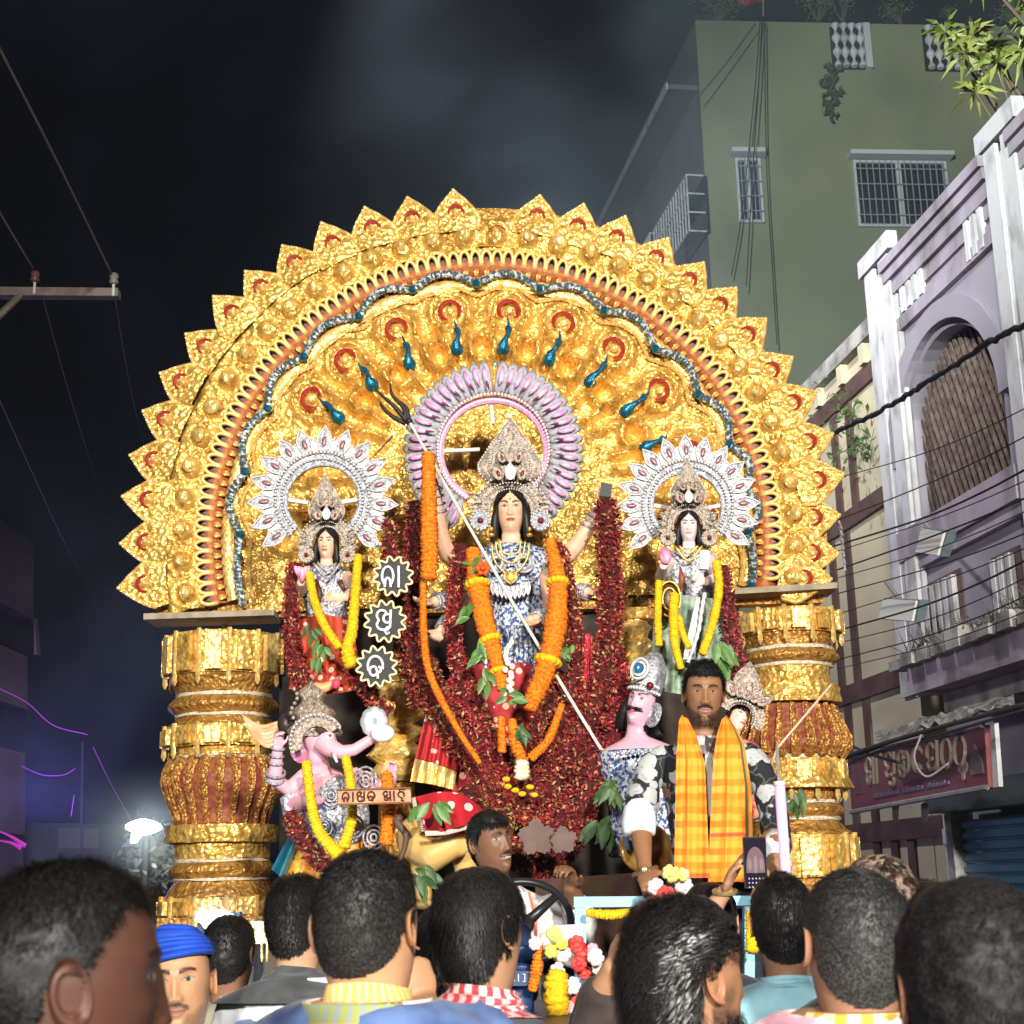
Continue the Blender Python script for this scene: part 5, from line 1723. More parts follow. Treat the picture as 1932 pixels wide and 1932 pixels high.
# scarf: two long checked panels over the shoulders
def scarf_mat():
	m = bpy.data.materials.new('checked_scarf'); m.use_nodes = True
	N, L = m.node_tree.nodes, m.node_tree.links; b = N['Principled BSDF']; b.inputs['Roughness'].default_value = .8
	a = N.new('ShaderNodeVertexColor'); a.layer_name = 'Col'; L.new(a.outputs['Color'], b.inputs['Base Color'])
	return m
SCM = scarf_mat()
def scarf_panel(name, left, right, top, bot, rows, cols, yfun, green_edge):
	"""left / right: x outlines against picture height; top: the two upper corners"""
	V = np.zeros((rows, cols, 3)); C = np.zeros((rows, cols, 3))
	for i in range(rows):
		for j in range(cols):
			u, v = j / (cols - 1), i / (rows - 1)
			y = (top[0] * (1 - u) + top[1] * u) * (1 - v) + bot * v
			x = np.interp(y, [q[1] for q in left], [q[0] for q in left]) * (1 - u) + np.interp(y, [q[1] for q in right], [q[0] for q in right]) * u
			d = yfun(u, v) + .011 * math.sin(u * 9 + v * 1.3) * min(1, v * 2) + .004 * math.sin(u * 23 + v * 3)
			V[i, j] = P(x, y, d)
			k = int((y - 1340) / 13)
			base = np.array((.78, .165, .003)) if k % 2 == 0 else np.array((.83, .32, .03))
			if k % 5 == 3:
				base = np.array((.82, .25, .015))
			if abs(u - .5) < .26:
				base = base * .7 + np.array((.84, .34, .02)) * .3
			if abs(u - .36) < .012 or abs(u - .68) < .012:
				base = np.array((.6, .12, .01))
			if abs(y - (1575 if green_edge else 1650)) < 4:
				base = np.array((.72, .09, .02))
			if green_edge and .84 < u < .92:
				base = np.array((.06, .10, .03))
			if green_edge and u >= .92:
				base = np.array((.75, .30, .04))
			C[i, j] = base
	q = MB(); q.grid(V); q.c = C.reshape(-1, 3)
	return q.build(name, SCM, None, True)
pk = MB()
V = np.array([[P(1330 + 22 * u, y, 5.405 - .004 * math.sin(u * 9)) for u in np.linspace(0, 1, 6)] for y in np.linspace(1392, 1640, 20)])
pk.grid(V); pk.build('placket', pm('placket_white', (.42, .41, .40), .85, col2=(.05, .03, .03), scale=14, lo=.5, hi=.56), man, True)
sc_t = thing('scarf', 'long orange and yellow checked scarf hanging from the standing man\'s shoulders', 'scarf', P(1330, 1650, 5.3))
yd = lambda u, v: 5.55 - .15 - .10 * math.sin(min(1, v * 3.2) * 1.57) + .05 * (1 - min(1, v * 5))
a1 = scarf_panel('scarf_panel', [(1288, 1345), (1281, 1360), (1276, 1430), (1272, 1650)], [(1292, 1345), (1313, 1385), (1330, 1440), (1335, 1560), (1340, 1660)], (1348, 1356), 1656, 120, 40, yd, False)
a2 = scarf_panel('scarf_panel', [(1366, 1345), (1353, 1385), (1346, 1430), (1340, 1560), (1336, 1660)], [(1368, 1345), (1390, 1376), (1404, 1402), (1417, 1480), (1420, 1570), (1418, 1666)], (1356, 1346), 1664, 120, 40, lambda u, v: yd(u, v) - .012, True)
hang(a1, sc_t); hang(a2, sc_t)
nk = MB(); V = np.zeros((9, 30, 3))
for i in range(9):
	for j in range(30):
		ph = R(-118 + 236 * j / 29); r = 1.25 + .02 * i; z = -.145 - .011 * i
		L = head_surface(np.array([math.pi - ph]), np.array([z]))[0]
		V[i, j] = fm.W(L[0] * r, L[1] * r + .01, z - .02 * abs(math.sin(ph)) + .02, False)
nk.grid(V); nk.c = np.tile(np.array((.84, .33, .03)), (270, 1)); o = nk.build('neck_fold', SCM, None, True); hang(o, sc_t)
# ------------------------------------------------------------------ the crowd watching, most of them from behind
BUZZ = hairmat('cropped_hair', (.020, .018, .017), .5)
def cloth(name, c, c2=None, scale=12, **k):
	return pm(name, c, .85, col2=c2 or tuple(q * .6 for q in c), scale=scale, sheen=.1, **k)


def wrap(fig, name, parent, mat, z0, z1, r0, r1, a0=-math.pi, a1=math.pi, rows=14, cols=64, paint=None, lift=0.0, seed=0, sag=0.03, wav=.006, own=False):
	"""cloth wound round the neck and over the shoulders; angle 0 = back of the neck"""
	V = np.zeros((rows, cols, 3)); C = np.zeros((rows, cols, 3))
	for i in range(rows):
		v = i / (rows - 1)
		for j in range(cols):
			u = j / (cols - 1); a = a0 + (a1 - a0) * u
			z = z0 + (z1 - z0) * v
			L = head_surface(np.array([math.pi - a]), np.array([-.135 if own else z]), 'm')[0]
			rr = r0 + (r1 - r0) * v + wav * math.sin(v * 9 + a * 2.0 + seed) + wav * .6 * math.sin(v * 17 - a * 3 + seed * 2)
			h = math.hypot(L[0], L[1]); k = (h + rr) / h
			V[i, j] = fig.W(L[0] * k, L[1] * k, z + lift - sag * (1 - math.cos(a)) * .5, False)
			if paint:
				C[i, j] = paint(u, v)
	mb = MB(); mb.grid(V)
	if paint:
		mb.c = C.reshape(-1, 3)
	return mb.build(name, mat, parent, True)


def crowd(label, px, py, Y, yaw, skin, shirt, sleeves=None, s=1.0, hairfn=None, hl=None, paintkw=None, head_yaw=0, pitch=0, roll=0, extra=None, fine=False, shrug=0.03, seed=1, scalp=(.02, .017, .015), zneck=-.15, fat=1.0, lean=(0, 0), wrinkle=.014):
	f = Figure(P(px, py, Y), s, yaw, head_yaw, pitch, roll, fat=fat, shrug=shrug, lean=lean)
	t = thing('person', label, 'person', (f.pos[0], f.pos[1], 0))
	hm_ = hl or hairline()
	kw = dict(seed=seed, scalp=scalp, scalp_mask=hm_); kw.update(paintkw or {})
	V, F_, C = f.body(skin_paint(skin, **kw), -.34, 112 if fine else 72, fine, extra=extra)
	link('body', arr_mesh('body', V, F_, SKINM, True, C), t)
	if hairfn:
		hairfn(f, t, hm_)
	arms = sleeves(f) if sleeves else [([f.W(sx * .17, .0, -.24, False), f.W(sx * .225, .0, -.41, False), f.W(sx * .23, -.04, -.58, False)], [.075, .065, .055]) for sx in (-1, 1)]
	garment(f, 'shirt', t, shirt, zneck, -.80, .018, arms, .016, wrinkle, 14, seed)
	trousers(f, t, DENIM)
	return f, t


def short_hair(n=5200, ln=.012, mat=HAIRB, w=.0019, lay=.66, fade=True, curl=.0, cap=.006, jit=.38):
	def fn(f, t, m):
		f.hair('hair', t, mat, n, ln, m, int(abs(f.pos[0] * 1000)) % 97, curl=curl, width=w, lay=lay, cap=cap, jitter=jit,
			   lenfun=(lambda L: np.clip(.25 + (L[:, 2] + .05) / .11, .2, 1.3)) if fade else None)
	return fn


# nearest: dark profile at the lower left corner
crowd('man in near darkness seen in profile with a faded haircut and large ear', 124, 1872, 1.5, 116, (.105, .045, .03), cloth('black_shirt', (.012, .012, .014)),
	  hairfn=lambda f, t, m: f.hair('hair', t, HAIRB, 9000, .022, m, 5, lay=.7, width=.0010, cap=.004, jitter=.45, curl=.003, lenfun=lambda L: np.clip((L[:, 2] - .02) / .06, .10, 1.15)),
	  hl=hairline(.082, .0, -.105), fine=True, seed=11, pitch=-2, scalp=(.022, .018, .017))
# man with the blue turban facing the camera
def turban(f, t, m):
	tm = pm('blue_turban_cloth', (.012, .075, .50), .75, col2=(.008, .05, .36), scale=14)
	for k in range(6):
		z = .055 + k * .0135
		rows, cols = 7, 60
		V = np.zeros((rows, cols, 3))
		for i in range(rows):
			for j in range(cols):
				a = 2 * math.pi * j / cols; v = i / (rows - 1)
				zz = z + .018 * v + .011 * math.sin(a + .6 + k * .35) * (1 - k * .08)
				L = head_surface(np.array([a]), np.array([min(zz, .121)]), 'm')[0]
				bul = .010 + .011 * math.sin(math.pi * v) + .002 * k
				h = math.hypot(L[0], L[1]) + 1e-6; q = (h + bul) / h
				V[i, j] = f.W(L[0] * q, L[1] * q, zz + .004)
		b = MB(); b.grid(V, True); b.build('turban_fold', tm, tb_)
	b = MB(); b.ell(f.W(0, .005, .118), (.062, .07, .032), nu=16, nv=10); b.build('turban_crown', tm, tb_, True)
tb_ = thing('turban', 'bright blue wound turban on the moustached man facing the camera', 'turban', P(343, 1800, 3.77))
crowd('man with a moustache and blue turban in the crowd looking back at the camera', 338, 1862, 3.77, 6, (.46, .245, .13), cloth('pale_shirt', (.6, .58, .6)), hairfn=turban,
	  hl=lambda L: (L[:, 2] > .07), paintkw=dict(beard=(.55, (.06, .04, .03)), moust=(.9, (.05, .035, .028)), lips=(.30, .13, .10)), fine=True, roll=-4, pitch=4, seed=21)
# policeman's khaki back
f, t = crowd('dark haired man in a khaki uniform shirt standing behind the blue turbaned man', 432, 1806, 4.8, 168, (.24, .12, .07), cloth('khaki_shirt', (.27, .25, .17), scale=20),
	  hairfn=short_hair(4200, .018), hl=hairline(.06, -.02, -.09), seed=31)
b = MB(); b.tube([f.W(-.17, .06, -.20, False), f.W(-.15, .1, -.26, False), f.W(-.10, .115, -.32, False)], .011, 6); b.build('epaulette', pm('khaki_strap', (.05, .045, .035), .8), t)
# white shirt, grey scarf
f, t = crowd('black haired man in a white shirt with a grey scarf round his neck', 562, 1742, 4.1, 158, (.50, .29, .18), cloth('white_shirt', (.78, .80, .84), (.62, .66, .72)),
	  hairfn=short_hair(6500, .026, lay=.6, w=.0013), hl=hairline(.06, -.03, -.098), seed=41, fine=True)
wrap(f, 'grey_scarf', t, cloth('charcoal_scarf', (.075, .08, .085)), -.115, -.235, .012, .055, -2.6, 2.6, seed=3, lift=.01, wav=.009)
# the cropped man with the patterned yellow scarf
sk_e = (.55, .30, .165)
hpos = P(790, 1850, 2.9); wpos = P(802, 1896, 2.9); epos = P(862, 1985, 2.62)
ex = MB(); hand_solid(ex, wpos, hpos - wpos, Vector((-.5, .85, .1)), .9, 1.5, 1, .04, .9, epos, (.044, .032))
ext = limb(ex, .006, sk_e, 5)
def sl_e(f):
	return [([f.W(.17, .0, -.24, False), f.W(.225, .0, -.41, False), f.W(.23, -.04, -.58, False)], [.08, .07, .06]),
			([f.W(-.17, .0, -.24, False), P(905, 2040, 2.42), epos, P(830, 1938, 2.76)], [.08, .075, .062, .054])]
f, t = crowd('man with cropped hair in a blue tie dyed jacket and patterned yellow scarf', 694, 1760, 2.4, 157, sk_e, cloth('blue_tie_dye', (.014, .03, .10), (.11, .18, .38), scale=7, lo=.42, hi=.62), sleeves=sl_e, extra=[ext],
	  hairfn=short_hair(11000, .010, BUZZ, w=.0010, lay=.5, cap=.004), hl=hairline(.062, -.01, -.072), fine=True, shrug=.085, seed=51, head_yaw=2, roll=2)
def pat(u, v):
	u = (.78 - u) / .6; v = v * 1.25
	y = np.array((.78, .42, .05));
	if v < .16: return np.array((.80, .46, .10)) if int(u * 40) % 3 else np.array((.75, .6, .35))
	if v < .38: return np.array((.34, .32, .26)) if int(u * 18) % 2 else np.array((.55, .30, .04))
	if v < .66:
		if .08 < u < .25:
			e = abs((u - .165) / .06); g = abs((v - .52) / .10)
			if max(e, g) < 1: return np.array((.42, .05, .08)) if max(e, g) > .78 or (int(e * 4) + int(g * 4)) % 2 == 0 else np.array((.75, .5, .45))
			return np.array((.8, .66, .55))
		if .28 < u < .95:
			ph = (u * 20) % 1.0
			if v > .50 and abs(ph - .5) < (v - .50) * 3.0: return np.array((.20, .12, .03))
			return np.array((.80, .52, .10)) if v > .45 else np.array((.80, .72, .55))
		return np.array((.80, .74, .60))
	if v < .86: return np.array((.26, .30, .28)) if (int(u * 26) % 2) else np.array((.30, .34, .08))
	return y
wrap(f, 'patterned_scarf', t, SCM, -.085, -.29, .014, .075, -1.9, 2.1, own=True, rows=60, cols=160, paint=pat, seed=1, lift=.015, wav=.004)
# red and white checked scarf
f, t = crowd('thick haired man in a grey jacket with a red and white checked scarf', 906, 1762, 3.0, 138, (.42, .23, .13), cloth('grey_jacket', (.075, .078, .085)),
	  hairfn=lambda f, t, m: f.hair('hair', t, HAIRB, 8000, .05, m, 7, lay=.93, width=.0019, cap=.007, jitter=.34, lenfun=lambda L: np.clip(.55 + L[:, 2] / .12, .45, 1.1)),
	  hl=hairline(.058, -.045, -.118), fine=True, seed=61)
def chk(u, v):
	a, b_ = int(u * 30) % 2, int(v * 4) % 2
	return np.array((.62, .05, .07)) if a != b_ else (np.array((.85, .80, .78)) if b_ == 0 else np.array((.78, .5, .48)))
wrap(f, 'checked_scarf', t, SCM, -.098, -.175, .016, .05, -2.7, 2.7, rows=24, cols=120, paint=chk, seed=2, lift=.01)
# long wavy hair, beard, raised hand
sk_g = (.34, .17, .09)
f, t = crowd('bearded man with long wavy thinning hair turned to the right', 1300, 1852, 2.45, 120, sk_g, cloth('near_black_shirt', (.02, .018, .02)),
	  hairfn=lambda f, t, m: f.hair('hair', t, hairmat('wavy_hair', (.013, .011, .011), .34, .7), 6200, .125, m, 9, lay=.98, width=.0019, cap=.012, jitter=.14, curl=.016, segs=9, flowfun=lambda L: np.stack([L[:, 0] * 3, np.where(L[:, 1] < .03, 1.0, .3), np.where(L[:, 1] < .03, -.45, -1.0)], 1), lenfun=lambda L: np.where((L[:, 1] < .02) & (L[:, 2] < .05), .35, np.clip(.9 + L[:, 1] * 3, .5, 1.2))),
	  hl=lambda L: hairline(.06, .01, -.13)(L) & ~((L[:, 1] < .02) & (L[:, 2] < .02)) & ~((np.hypot(L[:, 0], L[:, 1] - .035) < .022) & (L[:, 2] > .08)), paintkw=dict(beard=(.9, (.015, .012, .01)), moust=(.9, (.015, .012, .01))), fine=True, seed=71, pitch=3)
o = f.hair('beard', t, HAIRB, 900, .03, lambda L: (L[:, 2] < -.05) & (L[:, 2] > -.12) & (L[:, 1] < .0) & (np.abs(L[:, 0]) > .02), 12, flow=(0, -.2, -1), width=.0013, lay=.6, cap=0, curl=.006); o['kind'] = 'stuff'
wrap(f, 'pink_scarf', t, SCM, -.15, -.215, .02, .06, .2, 2.5, rows=14, cols=60, paint=lambda u, v: np.array((.70, .10, .35)) if int(u * 14 + v * 3) % 3 else np.array((.8, .72, .7)), seed=2)
# phone holder
skh = (.48, .26, .15)
pc = P(1425, 1627, 4.4)
ex = MB()
w1 = P(1368, 1682, 4.5); hand_solid(ex, w1, P(1388, 1628, 4.44) - w1, Vector((.85, -.45, 0)), .95, .25, 1, .03, .4, P(1322, 1745, 4.55), (.036, .025))
w2 = P(1470, 1694, 4.5); hand_solid(ex, w2, P(1456, 1650, 4.44) - w2, Vector((-.85, -.45, 0)), .9, .35, -1, .03, .4, P(1478, 1780, 4.55), (.036, .025))
ext = limb(ex, .005, skh, 7)
f, t = crowd('black haired person holding a phone up in both hands to film the float', 1340, 1748, 4.75, 172, skh, cloth('dark_blue_shirt', (.02, .03, .05)), extra=[ext],
	  hairfn=short_hair(4600, .03, lay=.85, w=.0016, fade=False, cap=.012, jit=.3), hl=hairline(.05, -.04, -.1), seed=81)
# a fist raised beyond the long haired man
skr = (.36, .19, .10)
hp, wp_, ep = P(1176, 1788, 3.7), P(1158, 1824, 3.74), P(1122, 1905, 3.8)
ex = MB(); hand_solid(ex, wp_, hp - wp_, Vector((.75, .6, .1)), .95, 1.35, -1, .05, .8, ep, (.042, .031))
extr = limb(ex, .006, skr, 6)
def sl_r(f):
	return [([f.W(.17, .0, -.24, False), f.W(.24, .02, -.40, False), ep + Vector((0, 0, -.02)), P(1142, 1862, 3.76)], [.08, .075, .066, .052]),
			([f.W(-.17, .0, -.24, False), f.W(-.225, .0, -.41, False), f.W(-.23, -.04, -.58, False)], [.08, .07, .06])]
crowd('person in a dark brown shirt raising a fist beyond the long haired man', 1262, 1800, 3.7, 172, skr, cloth('brown_sleeve_shirt', (.04, .026, .022)), sleeves=sl_r, extra=[extr], hairfn=short_hair(3000, .02, lay=.7), hl=hairline(.05, -.04, -.1), seed=76)
bg = MB(); bg.tube([w1 + Vector((.034 * math.cos(a), .026 * math.sin(a), .008 * math.sin(a))) for a in np.linspace(0, 6.28, 18)[:-1]], .006, 6, closed=True)
o = bg.build('bangle', pm('gold_bangle', (.6, .42, .16), .3, .7)); tag(o, 'gold bangle on the wrist that holds the phone', 'bangle')
ph_t = thing('phone', 'phone held up with the lit float on its screen', 'phone', pc)
hw, hh = .034, .073
def phr(x, z, y=0.0):
	return pc + Vector((x, y, z)) + Vector((0, z * -.12, 0))
b = MB(); b.prism([phr(-hw, -hh), phr(hw, -hh), phr(hw, hh), phr(-hw, hh)], (0, .009, 0)); b.build('case', BLACK, ph_t)
scr = pm('phone_screen_dark', (.006, .005, .01), .2, emit=(.02, .012, .03), estr=.6)
b = MB(); b.prism([phr(-hw * .93, -hh * .96, -.001), phr(hw * .93, -hh * .96, -.001), phr(hw * .93, hh * .96, -.001), phr(-hw * .93, hh * .96, -.001)], (0, -.001, 0)); b.build('screen', scr, ph_t)
b = MB(); b.prism([phr(hw * .80 * math.cos(a), -.008 + .052 * math.sin(a), -.0025) for a in np.linspace(0, math.pi, 18)] + [phr(-hw * .8, -.03, -.0025), phr(hw * .8, -.03, -.0025)], (0, -.001, 0))
b.build('pictured_arch', pm('screen_mauve', (.02, .015, .02), .3, emit=(.30, .17, .17), estr=.9), ph_t)
for k, x in enumerate((-.5, 0, .5)):
	b = MB(); b.prism([phr(hw * (x + .17 * math.cos(a)), -.006 + (.026 if k == 1 else .018) * math.sin(a), -.0042) for a in np.linspace(0, 6.28, 12)[:-1]], (0, -.0006, 0)); b.build('pictured_idol', pm('screen_pink', (.03, .02, .02), .3, emit=(.50, .33, .34), estr=.8), ph_t)
b = MB()
for i in range(5):
	for j in range(3):
		c = phr(hw * (-.6 + i * .3), -.046 - j * .012, -.0028); b.prism([c + Vector((.0022 * math.cos(a), 0, .0022 * math.sin(a))) for a in np.linspace(0, 6.28, 7)[:-1]], (0, -.0006, 0))
b.build('screen_buttons', pm('screen_white', (.1, .1, .1), .3, emit=(.8, .75, .9), estr=.9), ph_t)
# pale blue shirt
f, t = crowd('man in a pale blue shirt seen from behind below the right hand pillar', 1478, 1748, 4.0, 176, (.30, .15, .085), cloth('pale_blue_shirt', (.34, .60, .68), (.24, .48, .58)),
	  hairfn=short_hair(6500, .03, lay=.45, w=.0015, cap=.010), hl=hairline(.06, -.035, -.098), seed=91, fine=True)
wrap(f, 'shirt_collar', t, MATS['pale_blue_shirt'], -.118, -.172, .014, .022, seed=4, wav=.002)
# cropped greying head, yellow scarf over a pink striped shirt
def pinkm():
	return pm('pink_stripe_shirt', (.78, .40, .50), .85, col2=(.85, .78, .80), scale=9, lo=.45, hi=.52, stretch=(1, .2, 3))
f, t = crowd('man with cropped greying hair, yellow checked scarf and pink striped shirt', 1617, 1795, 2.4, 183, (.36, .19, .115), pinkm(),
	  hairfn=short_hair(12000, .010, HAIRG, w=.0010, lay=.6, cap=.004), hl=hairline(.062, -.02, -.097), seed=101, fine=True, roll=-3, shrug=.10)
def ychk(u, v):
	a, b_ = int(u * 16) % 2, int(v * 5) % 2
	return np.array((.80, .40, .05)) if a == b_ else (np.array((.82, .68, .40)) if a else np.array((.72, .24, .02)))
wrap(f, 'yellow_scarf', t, SCM, -.095, -.30, .018, .085, own=True, a0=-1.9, a1=1.2, rows=40, cols=120, paint=ychk, seed=7, lift=.005)
# hair with brown streaks behind him
crowd('man with streaked brown hair half hidden behind the cropped greying man', 1664, 1730, 3.3, 170, (.40, .22, .13), cloth('black_tee', (.015, .014, .016)),
	  hairfn=lambda f, t, m: f.hair('hair', t, pm('streaked_hair', (.03, .018, .012), .35, col2=(.30, .22, .17), scale=55, lo=.45, hi=.6), 7000, .045, m, 13, lay=.75, width=.0017, cap=.010, jitter=.5), hl=hairline(.05, -.04, -.11), seed=111)
crowd('dark haired person wedged between two nearer heads at the right', 1748, 1765, 3.7, 176, (.2, .1, .06), MATS['black_tee'], hairfn=short_hair(4200, .025, lay=.6), hl=hairline(.05, -.04, -.11), seed=121)
# the big dark head at the lower right corner
crowd('very near dark haired man filling the lower right corner of the crowd', 1846, 1892, 1.7, 176, (.20, .10, .065), MATS['black_tee'],
	  hairfn=lambda f, t, m: f.hair('hair', t, hairmat('soft_black_hair', (.011, .0105, .0105), .55, .25), 12000, .03, m, 15, lay=.86, width=.0011, cap=.012, jitter=.4, curl=.003),
	  hl=lambda L: hairline(.06, -.05, -.14)(L), seed=131, fine=True)
# a person in grey between the scarfed men, head bent out of sight behind them
crowd('grey clad person mostly hidden between the two scarfed men', 846, 1815, 3.5, 176, (.2, .1, .06), cloth('taupe_jacket', (.06, .05, .047)), hairfn=short_hair(3000, .03, lay=.7), hl=hairline(.05, -.05, -.12), seed=141)

# ------------------------------------------------------------------ the tractor driver
DY = 6.0
skd = (.185, .088, .044)
fd = Figure(P(927, 1592, DY), 1.0, 18, 22, 4, -8)
dr = thing('person', 'smiling man in a white patterned shirt at the steering wheel', 'person', (fd.pos[0], fd.pos[1], 1.0))
ex = MB(); w_ = P(1078, 1672, 5.72)
hand_solid(ex, w_, P(1070, 1640, 5.66) - w_, Vector((-.5, -.8, 0)), 1.05, .95, 1, .05, .6, P(1098, 1742, 5.85), (.045, .032))
ext = limb(ex, .006, skd, 8)
hmd = hairline(.066, -.008, -.092)
V, F_, C = fd.body(skin_paint(skd, (.25, .11, .09), moust=(.9, (.015, .011, .01)), beard=(.25, (.03, .02, .016)), seed=3, scalp=(.015, .012, .01), scalp_mask=hmd), -.4, 112, extra=[ext])
link('body', arr_mesh('body', V, F_, SKINM, True, C), dr)
tee = MB(); tee.grid(np.array([[fd.W(x * .014, -.0945 + .004 * abs(x), -.0575 - .004 * k - .002 * (1 - x * x)) for x in np.linspace(-1, 1, 7)] for k in range(2)])); tee.build('teeth', pm('teeth', (.6, .57, .5), .3), dr)
fd.hair('hair', dr, HAIRB, 5200, .028, hmd, 17, lay=.65, width=.0016, cap=.011, jitter=.5, lenfun=lambda L: np.clip(.35 + L[:, 2] / .09, .25, 1.2))
WPS = pm('white_printed_shirt', (.72, .70, .68), .85, col2=(.40, .34, .30), scale=26, lo=.5, hi=.62)
garment(fd, 'shirt', dr, WPS, -.165, -.7, .022, [([fd.W(-.17, 0, -.24, False), P(868, 1735, 5.9), P(900, 1800, 5.7)], [.075, .07, .06]), ([fd.W(.17, 0, -.24, False), P(1075, 1790, 6.0), P(1095, 1745, 5.86), P(1087, 1700, 5.78)], [.08, .078, .068, .055])], .013, .014, 14, 5)
b = MB(); st_l = [fd.W(.07, -.115, -.19, False), fd.W(.085, -.15, -.29, False), fd.W(.07, -.165, -.55, False)]
V = np.array([[p + Vector((u * .07 - .035, -.012 - .01 * math.sin(u * 3.1), 0)) for u in np.linspace(0, 1, 9)] for p in st_l]); b.grid(V); b.c = np.tile([np.array((.8, .8, .8)) if 2 < k < 7 or k == 0 else np.array((.65, .15, .08)) for k in range(9)], (3, 1)).reshape(-1, 3); b.build('red_white_towel', SCM, dr, True)
trousers(fd, dr, DENIM, 1.02)
# ------------------------------------------------------------------ clay idols on the float
def tubepx(mb, pts, rad, Y, n=7, **k):
	"""tube through picture points at depth Y (a number or one per point); rad in picture units"""
	Ys = Y if hasattr(Y, '__len__') else [Y] * len(pts)
	m = M(Ys[0])
	mb.tube([P(x, y, d) for (x, y), d in zip(pts, Ys)], [r * m for r in rad] if hasattr(rad, '__len__') else rad * m, n, **k)
	return mb


def sector(cx, cy_, r0, r1, a0, a1, Y, hfun, mat, name, parent, step=3.0, smooth=True, tilt=0.0, sx=1.0):
	"""raised ring sector (a crown plate or halo band), picture units, with a closed back"""
	m = M(Y); nr = max(3, int((r1 - r0) / step) + 1); na = max(6, int(abs(a1 - a0) * (r0 + r1) / 2 / step))
	V = np.zeros((nr, na, 3)); B = np.zeros((nr, na, 3))
	c = P(cx, cy_, Y)
	for i in range(nr):
		r = r0 + (r1 - r0) * i / (nr - 1)
		for j in range(na):
			a = a0 + (a1 - a0) * j / (na - 1)
			h = hfun(i / (nr - 1), j / (na - 1), r, a) * m
			V[i, j] = c + Vector((sx * r * math.cos(a) * m, -h - r * tilt * m, r * math.sin(a) * m))
			B[i, j] = c + Vector((sx * r * math.cos(a) * m, 4 * m - r * tilt * m, r * math.sin(a) * m))
	mb = MB(); mb.grid(V[::-1]); mb.grid(B)
	rim = list(V[0]) + list(V[1:, -1]) + list(V[-1, ::-1][1:]) + list(V[::-1, 0][1:-1])
	rb = list(B[0]) + list(B[1:, -1]) + list(B[-1, ::-1][1:]) + list(B[::-1, 0][1:-1])
	mb.grid(np.array([rim, rb]), True)
	return mb.build(name, mat, parent, smooth)


def beads_px(pts, r, Y, mat, name, parent, f=0.0, nu=6):
	mb = MB(); m = M(Y)
	for x, y in pts:
		mb.ell(P(x, y, Y) - Vector((0, f, 0)), r * m, nu=nu, nv=max(4, nu - 2))
	return mb.build(name, mat, parent, True)


def ringpts(cx, cy_, r, a0, a1, n, sx=1.0):
	return [(cx + sx * r * math.cos(R(a0 + (a1 - a0) * k / (n - 1))), cy_ - r * math.sin(R(a0 + (a1 - a0) * k / (n - 1)))) for k in range(n)]


def filigree(rs, amp=3.0, k1=7, k2=5):
	def h(u, v, r, a):
		return amp * (.5 + .5 * math.sin(u * math.pi * k1) * math.cos(v * math.pi * 2 * k2)) + rs.uniform(0, 1.6) + 2
	return h


def leaf_plate(x, y, ang, w, l, Y, mat, name, parent, f=0.0, drop=None, m=None, bow=.25):
	"""pointed spade plate; ang = direction of the tip (degrees, picture, 90 = up)"""
	m = m or M(Y); a = R(ang); d = Vector((math.cos(a), 0, math.sin(a))); s = Vector((-math.sin(a), 0, math.cos(a)))
	c = P(x, y, Y) - Vector((0, f, 0)); n = 9
	rows = []
	for i in range(n):
		v = i / (n - 1); ww = w * (math.sin(math.pi * (v * .8 + .12)) ** .9) * (1 - v ** 4)
		rows.append([c + (d * (l * v) + s * (ww * u) + Vector((0, -1, 0)) * (w * bow * (1 - abs(u)) + (1.5 if abs(u) == 1 else 0))) * m for u in (-1, -.6, 0, .6, 1)])
	mb = MB(); mb.grid(np.array(rows)); mb.grid(np.array([[p + Vector((0, 3 * m, 0)) for p in r][::-1] for r in rows]))
	o = mb.build(name, mat, parent, True)
	# raised rim
	rim = MB(); pts = [r[0] for r in rows] + [r[-1] for r in rows[::-1]]
	rim.tube([p - Vector((0, 1.5 * m, 0)) for p in pts], 1.5 * m, 5); r_ = rim.build('rim', PEARL if mat is SILVER else mat, o, True)
	if drop is not None:
		q = MB(); q.ell(c + d * l * .36 * m - Vector((0, w * .3 * m, 0)), (w * .34 * m, w * .16 * m, l * .20 * m), Matrix.Rotation(-(a - math.pi / 2), 3, 'Y'), 8, 6)
		q.build('drop', drop, o, True)
	return o


ROSE = pm('rose_foil', (.36, .17, .17), .4, .3, col2=(.22, .10, .10), scale=90)
MAR = pm('maroon_foil', (.16, .012, .014), .35, .3)


